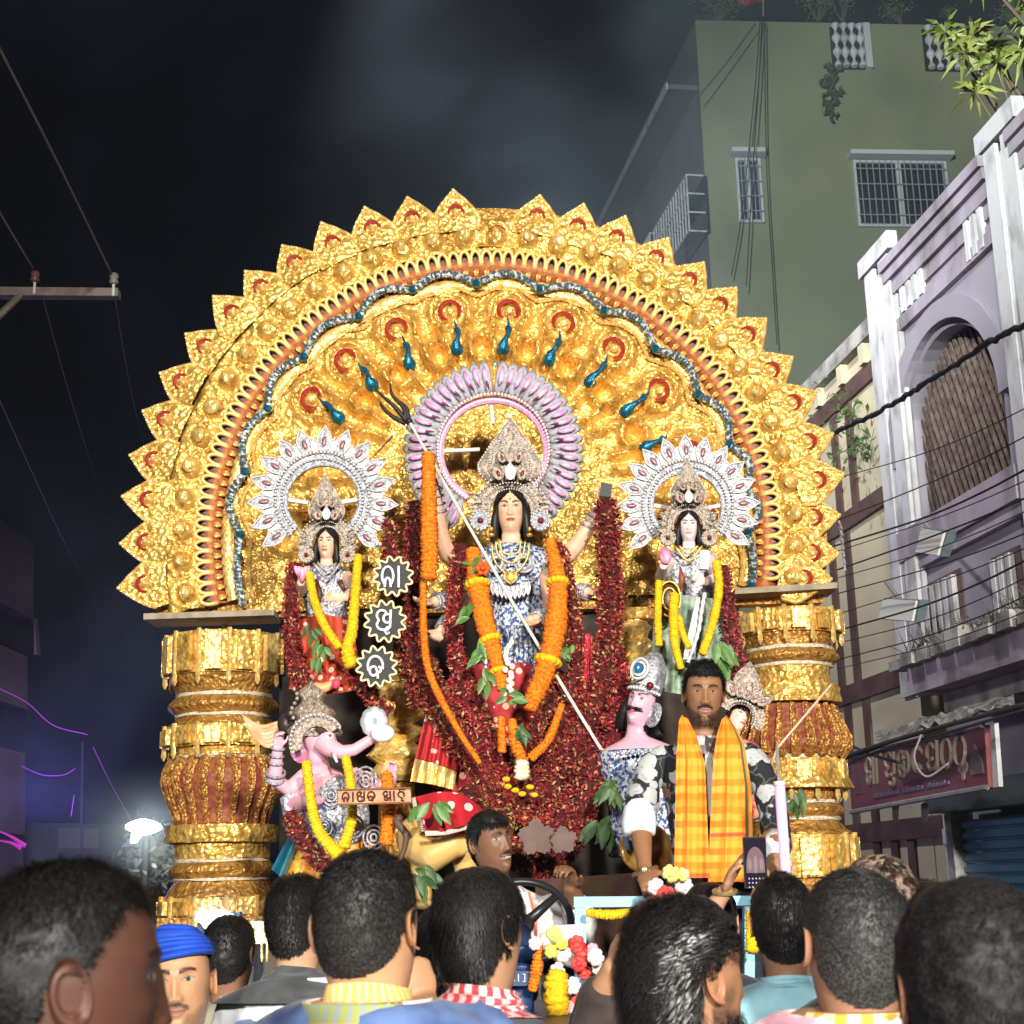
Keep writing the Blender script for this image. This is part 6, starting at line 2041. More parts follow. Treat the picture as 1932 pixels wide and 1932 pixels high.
def silver_halo(cx, cy_, ri, ro, Y, parent, n, a0, a1):
	rs = random.Random(int(cx))
	h = sector(cx, cy_, ri, ri + (ro - ri) * .40, R(a0), R(a1), Y, lambda u, v, r, a: 3 + 3 * math.sin(u * math.pi * 3) ** 2, SILVER, 'halo', parent)
	beads_px(ringpts(cx, cy_, ri + (ro - ri) * .12, a0, a1, 58), 2.6, Y, PEARL, 'pearl_row', h, .03)
	beads_px(ringpts(cx, cy_, ri + (ro - ri) * .29, a0, a1, 64), 2.9, Y, PEARL, 'pearl_row', h, .03)
	for k in range(n):
		a = a0 + (a1 - a0) * (k + .5) / n; rb = ri + (ro - ri) * .34
		leaf_plate(cx + rb * math.cos(R(a)), cy_ - rb * math.sin(R(a)), a + rs.uniform(-3, 3), (ro - ri) * .20, (ro - ri) * .76, Y - .02, SILVER, 'halo_petal', h, drop=ROSE)
		a2 = a0 + (a1 - a0) * k / n
		if k:
			leaf_plate(cx + rb * math.cos(R(a2)), cy_ - rb * math.sin(R(a2)), a2, (ro - ri) * .11, (ro - ri) * .40, Y - .01, PEARL, 'halo_leaf', h)
	for sd in (-1, 1):
		sp = MB(); tubepx(sp, [(cx + sd * ri * .4, cy_ + 5), (cx + sd * (ri + 4), cy_ - 2)], 4.5, Y + .03)
		sp.build('halo_strut', pm('white_lath', (.7, .68, .62), .7), h)
	return h


def crown(cx, cy_, s, Y, mat, parent, spread=1.0, face=39, lean=0.0):
	"""crest round the face and a tiered spade crown above; s = picture units per crown unit, cy_ = middle of the face"""
	rs = random.Random(int(cx + cy_))
	cr = sector(cx, cy_ - 2 * s, face * s, (face + 32) * s, R(-12), R(192), Y + .02, filigree(rs, 3.2 * s, 5, 9), mat, 'crown_crest', parent, 2.2, tilt=-.12)
	beads_px(ringpts(cx, cy_ - 2 * s, (face + 2) * s, -6, 186, 30), 1.7 * s, Y, PEARL, 'crown_pearls', cr, .03, 5)
	beads_px(ringpts(cx, cy_ - 2 * s, (face + 30) * s, 0, 180, 26), 2.5 * s, Y - .02, PEARL, 'crown_pearls', cr, .02, 6)
	for sd in (-1, 1):
		for k in range(3):
			leaf_plate(cx + sd * (face + 16) * s, cy_ + (6 - 13 * k) * s, 90 - sd * (100 - k * 26), 7 * s, 26 * s, Y, mat, 'crest_leaf', cr)
		leaf_plate(cx + sd * 8 * s, cy_ - (face + 22) * s, 90 - sd * 58, 10 * s, 40 * s, Y - .01, PEARL if mat is not BEIGE else mat, 'crest_leaf', cr)
	# tall crown: relief on a spade outline
	n, mcol = 26, 17; V = np.zeros((n, mcol, 3)); m = M(Y); H_ = 116 * s
	for i in range(n):
		v = i / (n - 1); w = (38 * math.sin(min(1, v * 2.6 + .45) * 1.57) * (1 - max(0, (v - .30) / .70) ** 1.05) + 2.5) * s * spread
		for j in range(mcol):
			u = j / (mcol - 1) * 2 - 1
			q = P(cx + u * w + lean * v * 40 * s, cy_ - (face + 20) * s - v * H_, Y + .02)
			hgt = (16 * math.sqrt(max(0, 1 - u * u)) * (1 - v * .5) + 3.0 * math.cos(u * 9) * math.cos(v * 16) + rs.uniform(0, 1.8)) * s
			V[i, j] = q + Vector((0, -hgt * m, 0))
	t = MB(); t.grid(V); t.grid(np.array([[Vector(p) * 1 for p in r][::-1] for r in V * 1]) + np.array([0, .03, 0]))
	tc = t.build('tall_crown', mat, parent, True)
	edge = [(V[i, 0], V[i, -1]) for i in range(0, n, 1)]
	b = MB()
	for l, r in edge:
		b.ell(Vector(l), 2.2 * s * m, nu=5, nv=4); b.ell(Vector(r), 2.2 * s * m, nu=5, nv=4)
	b.ell(Vector(V[-1, mcol // 2]) + Vector((0, -.01, 4 * s * m)), 4.5 * s * m, nu=7, nv=5)
	b.build('crown_pearls', PEARL, tc, True)
	for q in (.74, .46):
		pp = []
		for sd in (0, -1):
			pp += [Vector(V[i, 8 + int((7 if sd == 0 else -7) * q)]) * 1 + Vector((0, 0, 0)) for i in range(2, int(n * (.55 + q * .4)))]
		bb = MB()
		for p in pp:
			bb.ell(p - Vector((0, .006, 0)), 2.0 * s * m, nu=5, nv=4)
		bb.build('crown_pearls', PEARL, tc, True)['kind'] = 'stuff'
	beads_px(ringpts(cx, cy_ - 2 * s, (face + 15) * s, 4, 176, 30), 2.0 * s, Y - .015, PEARL, 'crown_pearls', cr, .02, 5)
	for k, (yy, l, w) in enumerate(((0.02, 34, 10), (.30, 28, 8))):
		for sd in (-1, 0, 1):
			leaf_plate(cx + sd * (18 - 6 * k) * s, cy_ - (face + 20) * s - yy * H_, 90 - sd * 22, w * s, l * s, Y - .05, mat if (sd or k) else PEARL, 'crown_leaf', tc, .02, drop=MAR if sd else None)
	return cr


def ear_disc(cx, cy_, r, Y, mat, parent):
	o = sector(cx, cy_, r * .25, r, 0, 2 * math.pi, Y, lambda u, v, r_, a: 3 + 4 * abs(math.sin(u * math.pi * 2)), mat, 'ear_disc', parent, 1.8)
	beads_px(ringpts(cx, cy_, r * .9, 0, 345, 16), r * .12, Y, PEARL, 'ear_pearls', o, .02, 5)
	b = MB(); b.ell(P(cx, cy_, Y - .01), (r * .3 * M(Y), .02, r * .3 * M(Y)), nu=8, nv=6); b.build('ear_boss', MAR, o, True)
	return o


def long_hair(fig, parent, side_len=.22):
	f = fig
	hm_ = lambda L: (L[:, 2] > np.where(L[:, 1] < -.015, .088 - .95 * np.clip(np.abs(L[:, 0]) - .004, 0, .09), -.12)) & ~((L[:, 1] < -.045) & (L[:, 2] < .03))
	def fl_(L):
		sx = np.sign(L[:, 0] + 1e-6)
		return np.stack([sx * np.where(L[:, 2] > .05, 1.0, .25), np.where(L[:, 1] < 0, .75, .1), np.where(L[:, 2] > .09, -.25, -1.0)], 1)
	f.hair('hair', parent, HAIRB, 3200, .16, hm_, 4, lay=1.0, width=.0024, cap=.009, jitter=.05, segs=5, flowfun=fl_, lenfun=lambda L: np.where(L[:, 1] < -.01, .38, 1.0))
	b = MB()
	for sd in (-1, 1):
		b.tube([f.W(sd * .066, -.035, .03), f.W(sd * .082, -.03, -.04), f.W(sd * .088, -.02, -.12), f.W(sd * .095, -.02, -.2)], [.014 * f.s, .02 * f.s, .024 * f.s, .012 * f.s], 9)
	b.build('side_locks', HAIRB, parent, True)


ARMOUR = pm('blue_silver_bodice', (.62, .64, .68), .35, .3, col2=(.045, .10, .26), scale=58, lo=.47, hi=.55, detail=1, bump=.8, bscale=90, bdist=.012)
ARMW = pm('silver_bodice', (.70, .70, .72), .35, .35, col2=(.24, .24, .28), scale=70, lo=.48, hi=.56, detail=1, bump=.8, bscale=90, bdist=.012)


def bangles(mb, a, b, rad, n, r):
	a, b = Vector(a), Vector(b); d = (b - a).normalized(); u = d.orthogonal().normalized(); v = d.cross(u)
	for k in range(n):
		c = a.lerp(b, k / max(1, n - 1))
		mb.tube([c + (u * math.cos(t) + v * math.sin(t)) * rad for t in np.linspace(0, 2 * math.pi, 15)[:-1]], r, 5, closed=True)


def dotted_cloth(name, ground, dot, sc, rad=.22):
	if name in MATS:
		return MATS[name]
	m = bpy.data.materials.new(name); m.use_nodes = True; N, L = m.node_tree.nodes, m.node_tree.links
	b = N['Principled BSDF']; b.inputs['Roughness'].default_value = .7
	tc = N.new('ShaderNodeTexCoord'); v = N.new('ShaderNodeTexVoronoi'); v.inputs['Scale'].default_value = sc; v.inputs['Randomness'].default_value = .35
	mp = N.new('ShaderNodeMapping'); mp.inputs['Scale'].default_value = (1, .3, 1); L.new(tc.outputs['Object'], mp.inputs['Vector']); L.new(mp.outputs['Vector'], v.inputs['Vector'])
	r = N.new('ShaderNodeValToRGB'); r.color_ramp.interpolation = 'CONSTANT'
	r.color_ramp.elements[0].color = (*dot, 1); r.color_ramp.elements[1].position = rad; r.color_ramp.elements[1].color = (*ground, 1)
	L.new(v.outputs['Distance'], r.inputs['Fac']); L.new(r.outputs['Color'], b.inputs['Base Color'])
	MATS[name] = m
	return m


REDDOT = dotted_cloth('red_dotted_cloth', (.42, .012, .016), (.85, .45, .36), 17, .30)


def drape(name, top, bot, Y0, Y1, folds, mat, parent, rows=14, cols=44, amp=.02):
	"""hanging cloth between an upper and a lower picture outline"""
	t, b = spline(top, cols), spline(bot, cols)
	V = np.zeros((rows, cols, 3))
	for i in range(rows):
		v = i / (rows - 1)
		for j in range(cols):
			x, y = t[j] * (1 - v) + b[j] * v
			V[i, j] = P(x, y, Y0 + (Y1 - Y0) * v + amp * math.sin(j / cols * folds * 6.28) * (.3 + .7 * v) - .10 * math.sin(math.pi * j / (cols - 1)))
	mb = MB(); mb.grid(V)
	return mb.build(name, mat, parent, True)


# ---------------- the great central goddess
CY = 7.6
mC = M(CY)
gd = Figure(P(963, 966, CY), 1.02, 0, 0, 0, 0, sex='f')
goddess = thing('goddess_statue', 'large central many armed goddess statue with a pink and blue halo', 'statue', (gd.pos[0], gd.pos[1], 2.2))
sg_ = (.78, .46, .30)
ex = MB(); arms = []
def arm(pts, rad, hand=None, hs=.85, curl=.7, side=1, pd=(0, -1, 0), Y=CY):
	w = [P(x, y, d) for x, y, d in pts]
	ex.tube([Vector(p) for p in spline(w, 12)], list(np.interp(np.linspace(0, 1, 12), np.linspace(0, 1, len(rad)), rad)), 10)
	if hand:
		d = (w[-1] - w[-2]).normalized(); hand_solid(ex, w[-1], d, Vector(pd), hs, curl, side, .06, .6)
	arms.append(w)
arm([(895, 1058, 7.6), (842, 1040, 7.5), (818, 905, 7.4)], [.055, .048, .028], True, .9, 1.2, 1, (-.3, -1, 0))
arm([(1034, 1058, 7.6), (1078, 1040, 7.5), (1134, 955, 7.42)], [.055, .05, .03], True, .9, 1.3, -1, (0, -1, 0))
arm([(895, 1100, 7.6), (868, 1128, 7.4), (815, 1136, 7.25)], [.05, .044, .028], True, .85, .6, 1, (0, -.6, 1))
arm([(900, 1120, 7.6), (862, 1150, 7.4), (832, 1192, 7.25)], [.05, .044, .028], True, .85, .8, 1, (0, -1, 0))
arm([(1030, 1100, 7.6), (1070, 1115, 7.4), (1112, 1118, 7.3)], [.05, .044, .028], True, .85, .6, -1, (0, -.6, 1))
arm([(1030, 1130, 7.6), (1068, 1180, 7.4), (1100, 1236, 7.3)], [.05, .044, .028], True, .85, .6, -1, (0, -1, 0))
arm([(1034, 1085, 7.55), (1040, 1150, 7.35), (1008, 1172, 7.12)], [.052, .046, .03], True, .9, 1.35, -1, (-.4, -1, 0))
ext = limb(ex, .008, sg_, 9)
V, F_, C = gd.body(skin_paint(sg_, (.42, .05, .05), kohl=1.0, browlift=.16, bindi=(.5, .05, .03), seed=4, white=(.6, .56, .52), blush=(.75, .30, .22)), -.46, 112, extra=[ext], ears=False)
link('body', arr_mesh('body', V, F_, IDOLM, True, C), goddess)
long_hair(gd, goddess)
bd = garment(gd, 'bodice', goddess, ARMOUR, -.185, -.88, .02, [], .012, .02, 26, 3)
bg = MB()
for w in arms:
	bangles(bg, w[-1].lerp(w[-2], .12), w[-1].lerp(w[-2], .45), .038, 4, .009)
bo = bg.build('bangles', SILVER, goddess, True); bo['kind'] = 'stuff'
crown(963, 968, 1.0, 7.56, BEIGE, goddess, 1.5)
for sd in (-1, 1):
	ear_disc(963 + sd * 57, 983, 20, 7.38, SILVER, goddess)
	b = MB(); b.ell(P(963 + sd * 36, 998, 7.4), (4 * mC, 4 * mC, 5 * mC), nu=8, nv=6); b.ell(P(963 + sd * 36, 1009, 7.4), (6 * mC, 5 * mC, 4 * mC), nu=8, nv=6); b.build('earring', GOLD_SMOOTH, goddess, True)
# gold necklaces over the bodice
nk_ = MB()
for k, (dx, y1) in enumerate(((20, 1046), (28, 1062), (36, 1085))):
	tubepx(nk_, spline([(963 - dx, 1018 + k * 3), (963 - dx * .8, (1018 + y1) / 2 + 8), (963, y1), (963 + dx * .8, (1018 + y1) / 2 + 8), (963 + dx, 1018 + k * 3)], 24), 1.8, 7.42 - .01 * k)
nk_.build('necklace', GOLD_SMOOTH, goddess, True)
leaf_plate(963, 1078, -90, 13, 26, 7.38, GOLD_SMOOTH, 'pendant', goddess, drop=SILVER, bow=.5)
for k in range(9):
	leaf_plate(930 + k * 8.2, 1098 + 8 * math.sin(k / 8 * 3.14), -90, 4.5, 26, 7.40, SILVER, 'bodice_tassel', goddess)
for sd in (-1, 1):
	sector(963 + sd * 26, 1062, 8, 20, 0, 2 * math.pi, 7.43, lambda u, v, r, a: 3 + 3 * math.sin(u * 6), SILVER, 'bodice_scroll', goddess, 2.2)
skt = MB()
for k in range(11):
	x0 = 925 + k * 8; tubepx(skt, [(x0, 1180), (x0 + (k - 5) * 1.5, 1235), (955 + (k - 5) * 8.5, 1296)], [3.5, 5, 4], 7.36 + .01 * (k % 2), 7)
skt.build('skirt_pleats', ARMOUR, goddess, True)
drape('sari', [(835, 1290), (880, 1258), (963, 1250), (1050, 1260), (1100, 1300)], [(780, 1470), (850, 1500), (963, 1560), (1080, 1520), (1140, 1470)], 7.45, 7.35, 7, REDDOT, goddess)
drape('red_veil', [(1090, 1205), (1110, 1195), (1125, 1210)], [(1085, 1335), (1105, 1345), (1130, 1330)], 7.35, 7.2, 5, pm('crimson_net', (.5, .01, .03), .6, col2=(.75, .3, .3), scale=90, lo=.55, hi=.65), goddess)
drape('dotted_robe', [(815, 1300), (845, 1290), (880, 1310)], [(783, 1430), (820, 1440), (862, 1455)], 7.30, 7.22, 5, REDDOT, goddess)
drape('gold_border', [(783, 1431), (820, 1441), (862, 1456)], [(774, 1474), (815, 1480), (856, 1490)], 7.218, 7.2, 5, GOLD_LIGHT, goddess)
grip = MB(); grip.box(P(1143, 926, 7.36), (21 * mC, .05, 26 * mC), Matrix.Rotation(.15, 3, 'Y')); grip.build('black_grip', BLACK, goddess)
# halo of curled petals, pink and blue
hc = (931, 851)
ha = sector(*hc, 97, 112, R(-62), R(242), 7.92, lambda u, v, r, a: 3 + 4 * math.sin(u * math.pi), pm('halo_pink', (.72, .40, .55), .35, .1, col2=(.55, .26, .42), scale=60), 'halo', goddess)
beads_px(ringpts(*hc, 104.5, -60, 240, 84), 3.3, 7.9, pm('pink_pearl', (.85, .60, .72), .25), 'pearl_row', ha, .035)
HW = pm('halo_white_gauze', (.52, .52, .54), .4, .15, col2=(.34, .36, .42), scale=50); HP = pm('halo_petal_pink', (.72, .28, .52), .4, .1, col2=(.80, .50, .66), scale=25); HM = pm('halo_slit', (.20, .015, .06), .4); HBL = pm('halo_tip_blue', (.04, .17, .30), .3, .3, col2=(.35, .58, .72), scale=40)
NP = 44
for k in range(NP):
	a = R(-56 + 292 * k / (NP - 1)); m = M(7.9)
	cu = [(r, a + (.030 * math.sin((r - 108) / 62 * 3.1) + .055 * ((r - 108) / 62) ** 2) * (-1 if math.cos(a) > 0 else 1)) for r in np.linspace(108, 170, 8)]
	pp = [(hc[0] + r * math.cos(b), hc[1] - r * math.sin(b)) for r, b in cu]
	b = MB(); b.tube([P(x, y, 7.9 - .02 - .03 * math.sin(i / 7 * 3.1)) for i, (x, y) in enumerate(pp)], [m * q for q in (5.5, 8, 9.5, 10.8, 11.6, 11.6, 10, 4)], 8, squash=.4)
	po = b.build('halo_petal', HW, ha, True)
	b = MB(); b.tube([P(x, y, 7.9 - .055 - .03 * math.sin(i / 7 * 3.1)) for i, (x, y) in enumerate(pp)][2:7], [m * q for q in (1.5, 5, 6, 5.4, 1.5)], 6, squash=.4); q = b.build('pink_inlay', HP, None, True); hang(q, po)
	if k % 2 == 0:
		b = MB(); b.tube([P(x, y, 7.9 - .075 - .03 * math.sin(i / 7 * 3.1)) for i, (x, y) in enumerate(pp)][1:4], [m * q for q in (.6, 2.6, .8)], 5); q = b.build('dark_slit', HM, None, True); hang(q, po)
	a2 = a + .04; x, y = hc[0] + 164 * math.cos(a2), hc[1] - 164 * math.sin(a2)
	b = MB(); b.ell(P(x, y, 7.88), (5.6 * m, 3 * m, 5.6 * m), nu=8, nv=6); q = b.build('blue_tip', HBL, None, True); hang(q, po)
for q in ([(926, 755), (930, 800)], [(838, 851), (905, 848)]):
	st_ = MB(); tubepx(st_, q, 4, 7.94); st_.build('halo_strut', pm('white_lath', (.7, .68, .62), .7), ha)
# trident spear, held slanting across her
sp = thing('trident', 'long trident spear slanting across the central goddess with a black fork', 'trident', P(970, 1140, 7.1), None)
b = MB(); tubepx(b, [(772, 795), (880, 985), (970, 1142), (1095, 1350), (1188, 1502)], 3.0, [7.4, 7.2, 7.02, 6.95, 6.95]); b.build('shaft', pm('shaft_cream', (.72, .68, .58), .5), sp)
b = MB()
for q in ([(772, 800), (745, 768), (728, 752), (708, 735)], [(766, 795), (762, 770), (740, 745), (736, 722)], [(770, 798), (768, 772), (752, 755)], [(765, 800), (738, 784), (722, 768), (716, 756)]):
	tubepx(b, spline(q, 10), [4, 5, 5, 4.5, 4, 4, 3.5, 3, 2, .6], 7.42, 7)
b.ell(P(772, 795, 7.4), 7 * mC, nu=8, nv=6); b.build('fork', BLACK, sp, True)
b = MB(); tubepx(b, [(741, 822), (705, 862)], [2.5, 1], 7.45); o = b.build('dark_blade', pm('dark_red_blade', (.14, .03, .02), .5), sp)

# ---------------- goddesses at her sides
def side_goddess(cx, cy_, lab, sk_, lips, hx, hy, ri, ro, mat_b, yaw, label_seed):
	f = Figure(P(cx, cy_, 7.75), .70, 0, yaw, -3, 2, sex='f')
	t = thing('goddess_statue', lab, 'statue', (f.pos[0], f.pos[1], 2.0))
	return f, t
def finish_side(f, t, cx, cy_, sk_, lips, hx, hy, ri, ro, ext, na0, na1):
	V, F_, C = f.body(skin_paint(sk_, lips, kohl=.8, browlift=.1, seed=7, white=(.6, .56, .52), blush=None), -.46, 96, extra=ext, ears=False)
	link('body', arr_mesh('body', V, F_, IDOLM, True, C), t)
	long_hair(f, t)
	garment(f, 'bodice', t, ARMW, -.19, -1.05, .02, [], .010, .02, 30, 5)
	silver_halo(hx, hy, ri, ro, 7.95, t, 15, na0, na1)
	crown(cx, cy_, .72, 7.74, BEIGE, t, 1.15, lean=-.1)
	for sd in (-1, 1):
		ear_disc(cx + sd * 39, cy_ + 22, 15, 7.6, BEIGE, t)
	b = MB()
	for k, (dx, y1) in enumerate(((18, 50), (26, 64))):
		tubepx(b, spline([(cx - dx, cy_ + 36), (cx, cy_ + y1), (cx + dx, cy_ + 36)], 14), 2.4, 7.6)
	b.build('necklace', GOLD_SMOOTH if cx > 900 else SILVER, t, True)
lab = 'smaller goddess statue with a silver halo above the elephant headed idol'
f, t = side_goddess(617, 1026, lab, None, None, 0, 0, 0, 0, None, -6, 0)
ex = MB(); w = P(650, 1128, 7.35)
ex.tube([f.W(.15, 0, -.26, False), P(672, 1110, 7.5), w], [.036, .032, .022], 10); hand_solid(ex, w, Vector((-1, -.2, .1)), Vector((0, -1, -.2)), .72, .35, -1, .1, .7)
ex.tube([f.W(-.15, 0, -.26, False), P(565, 1118, 7.5), P(568, 1098, 7.36)], [.036, .032, .022], 10); hand_solid(ex, P(568, 1098, 7.36), Vector((.1, -.1, 1)), Vector((.6, -.8, 0)), .62, 1.1, 1, .05, .6)
finish_side(f, t, 617, 1026, (.80, .50, .34), (.50, .10, .08), 609, 944, 68, 138, [limb(ex, .007, (.80, .48, .32), 2)], -50, 228)
b = MB(); tubepx(b, [(597, 1092), (602, 1120), (600, 1150)], [3, 7, 3], 7.5, 8, squash=.4); tubepx(b, [(640, 1095), (650, 1115)], [6, 4], 7.5, 8, squash=.4); b.build('dark_sash', pm('brown_silk', (.10, .03, .015), .5), t, True)
b = MB()
for k in range(5):
	b.ell(P(570 + (k - 2) * 3.5, 1084 - abs(k - 2) * 2, 7.33 + .012 * abs(k - 2)), (6 * M(7.4), 5 * M(7.4), 15 * M(7.4)), Matrix.Rotation((k - 2) * .25, 3, 'Y'), 8, 7)
o = b.build('lotus_bud', pm('lotus_pink', (.85, .16, .32), .5, col2=(.9, .5, .6), scale=14), None, True); tag(o, 'pink lotus bud in the hand of the goddess above the elephant headed idol', 'flower')
drape('skirt', [(560, 1170), (610, 1160), (662, 1170)], [(545, 1300), (610, 1310), (690, 1300)], 7.55, 7.45, 6, dotted_cloth('orange_dotted_cloth', (.48, .05, .015), (.9, .6, .5), 20, .30), t)
lab = 'smaller goddess statue with a silver halo holding a stringed instrument'
f, t = side_goddess(1299, 994, lab, None, None, 0, 0, 0, 0, None, -4, 0)
ex = MB(); w = P(1330, 1098, 7.35)
ex.tube([f.W(.15, 0, -.26, False), P(1352, 1090, 7.5), w], [.036, .032, .022], 10); hand_solid(ex, w, Vector((-.8, -.3, .35)), Vector((0, -1, -.2)), .72, 1.1, -1, .05, .7)
ex.tube([f.W(-.15, 0, -.26, False), P(1248, 1085, 7.5), P(1252, 1066, 7.36)], [.036, .032, .022], 10); hand_solid(ex, P(1252, 1066, 7.36), Vector((.1, -.1, 1)), Vector((.6, -.8, 0)), .62, 1.0, 1, .05, .6)
finish_side(f, t, 1299, 994, (.80, .64, .60), (.60, .22, .24), 1297, 955, 65, 132, [limb(ex, .007, (.80, .62, .58), 2)], -42, 224)
b = MB(); tubepx(b, [(1283, 1068), (1287, 1090), (1283, 1118)], [1, 6.5, 1], 7.5, 8, squash=.4); b.build('bodice_slit', pm('brown_orange_silk', (.22, .05, .015), .5), t, True)
b = MB(); b.ell(P(1255, 1048, 7.34), (12 * M(7.4), 8 * M(7.4), 17 * M(7.4)), nu=10, nv=8); o = b.build('lotus_bud', MATS['lotus_pink'], None, True); tag(o, 'pink lotus bud beside the pale faced goddess with the instrument', 'flower')
drape('skirt', [(1236, 1130), (1299, 1125), (1352, 1130)], [(1225, 1300), (1299, 1310), (1380, 1300)], 7.55, 7.45, 6, pm('silver_green_skirt', (.35, .42, .34), .6, .1, col2=(.12, .2, .11), scale=18), t)
vn = thing('veena', 'grey long necked stringed instrument with a round dark gourd', 'instrument', P(1262, 1130, 7.3))
b = MB(); b.ell(P(1263, 1130, 7.32), (21 * M(7.3), 14 * M(7.3), 33 * M(7.3)), nu=18, nv=12); b.build('gourd', pm('gourd_brown', (.07, .035, .02), .35), vn, True)
b = MB()
for r in (1.0, .62):
	b.tube([P(1263 + 21 * r * math.cos(a), 1130 + 33 * r * math.sin(a), 7.32 - .045 * (1.2 - r * .4)) for a in np.linspace(0, 6.28, 30)[:-1]], 2.4 * M(7.3), 6, closed=True)
b.build('gourd_rim', GOLD_SMOOTH, vn, True)
b = MB(); b.prism([P(1313, 1128, 7.28), P(1321, 1128, 7.28), P(1311, 1245, 7.24), P(1287, 1245, 7.24)], (0, -.02, 0)); b.build('neck', pm('veena_grey', (.32, .34, .36), .45, .2), vn)
b = MB(); tubepx(b, spline([(1330, 1118), (1324, 1150), (1318, 1190), (1306, 1228), (1298, 1250)], 20), [3 + 2 * (k % 2) for k in range(20)], 7.22); b.build('bead_string', PEARL, vn, True)
b = MB(); tubepx(b, [(1330, 1040), (1328, 1075)], [11, 9], 7.33, 10); o = b.build('white_scroll', pm('scroll_white', (.85, .85, .83), .6)); tag(o, 'short white scroll held upright by the pale faced goddess', 'scroll')

# ---------------- elephant-headed idol
EY = 7.2; mE = M(EY)
el = thing('elephant_statue', 'pink elephant headed idol with a raised trunk and a lace crown', 'statue', P(620, 1650, EY))
PINK = (.80, .40, .46)
b = MB()
E = lambda x, y, d=0.0: P(x, y, EY - d)
b.ell(E(603, 1392, .05), (30 * mE, 32 * mE, 33 * mE), nu=18, nv=12)
b.ell(E(612, 1372, .10), (20 * mE, 20 * mE, 20 * mE), nu=14, nv=10)
tr_ = [(612, 1398, .14), (625, 1412, .17), (645, 1419, .19), (668, 1415, .2), (690, 1401, .2), (712, 1388, .2), (728, 1386, .2)]
b.tube([E(*p) for p in tr_], [24 * mE, 17 * mE, 13 * mE, 11 * mE, 10 * mE, 9.5 * mE, 9 * mE], 12)
b.ell(E(598, 1425, .06), (17 * mE, 16 * mE, 20 * mE), nu=12, nv=8)
b.tube([E(598, 1425, .04), E(600, 1455, 0), E(612, 1480, -.03)], [19 * mE, 24 * mE, 42 * mE], 12)
b.ell(E(628, 1520, .02), (52 * mE, 40 * mE, 58 * mE), nu=18, nv=12)
for q, r in (([(580, 1462, 0), (545, 1490, .02), (518, 1470, .08), (524, 1410, .14)], [17, 17, 15, 10]), ([(665, 1462, 0), (700, 1478, .05), (735, 1490, .12), (742, 1462, .16)], [17, 15, 12, 9]), ([(590, 1480, .05), (556, 1520, .08), (585, 1505, .2)], [16, 16, 12])):
	b.tube([E(*p) for p in q], [k * mE for k in r], 10)
hand_solid(b, E(524, 1412, .14), Vector((.05, -.2, 1)), Vector((.5, -.8, 0)), .72, 1.0, 1, .06, .7)
hand_solid(b, E(742, 1462, .16), Vector((.05, -.2, 1)), Vector((-.5, -.8, 0)), .62, .9, -1, .06, .7)
hand_solid(b, E(585, 1505, .2), Vector((.7, -.3, -.2)), Vector((.1, -.8, .5)), .75, .8, 1, .06, .7)
V, F_ = remeshed(b, .008, 3)
C = np.tile(np.array(PINK), (len(V), 1))
e0 = np.array(E(622, 1387, .2)); d = np.hypot(V[:, 0] - e0[0], V[:, 2] - e0[2]) / mE; fr = V[:, 1] < E(0, 0, .05).y
C = np.where(((d < 7) & fr)[:, None], np.array((.75, .62, .62)), C); C = np.where(((d < 3) & fr)[:, None], np.array((.25, .04, .06)), C)
w = (np.clip((np.array(E(585, 1420, 0))[2] - V[:, 2]) / .1, 0, 1) * 0)[:, None]
link('body', arr_mesh('body', V, F_, IDOLM, True, C), el)
b = MB(); ear_v = []
for sd, x0, yy in ((-1, 578, 1415),):
	n = 16
	for i in range(6):
		r = i / 5
		ear_v.append([E(x0 + (-6 + 25 * math.cos(a)) * r, yy + 26 * math.sin(a) * r, .05 + .03 * math.sin(a * 3) * r - .03 * r) for a in np.linspace(0, 6.28, n, endpoint=False)])
b.grid(np.array(ear_v), True); b.build('ear', pm('ear_pink', (.80, .22, .38), .5, col2=(.85, .45, .55), scale=12), el, True)
b = MB(); b.tube([E(628, 1420, .2), E(636, 1438, .25)], [5 * mE, 2 * mE], 8); b.build('tusk', PEARL, el, True)
rs = random.Random(3)
n, mcol = 24, 15; V = np.zeros((n, mcol, 3))
for i in range(n):
	v = i / (n - 1); w = 46 * (1 - v ** 1.3) * .9 + 10 + 7 * math.sin(v * 18)
	for j in range(mcol):
		u = j / (mcol - 1) * 2 - 1
		V[i, j] = E(594 - 8 * v + u * w * .92, 1388 - v * 104, .12 + .12 * math.sqrt(max(0, 1 - u * u)) * (1 - v * .4) + rs.uniform(0, .02) - .1)
b = MB(); b.grid(V); b.grid(V[:, ::-1] + np.array([0, .03, 0])); cr = b.build('lace_crown', BEIGE, el, False)
sector(598, 1398, 27, 52, R(30), R(205), EY - .16, filigree(rs, 3, 5, 9), BEIGE, 'crown_band', cr, 2.4)
beads_px(ringpts(598, 1398, 50, 30, 205, 20), 2.6, EY - .2, PEARL, 'crown_pearls', cr)
beads_px([(555 + 6 * math.sin(k), 1300 + k * 9) for k in range(12)], 4, EY - .12, BEIGE, 'crown_knobs', cr)
b = MB(); b.ell(E(611, 1371, .135), (17 * mE, 10 * mE, 19 * mE), Matrix.Rotation(.5, 3, 'Y'), 12, 9); b.build('forehead_cap', pm('brown_velvet', (.06, .022, .014), .7), el, True)
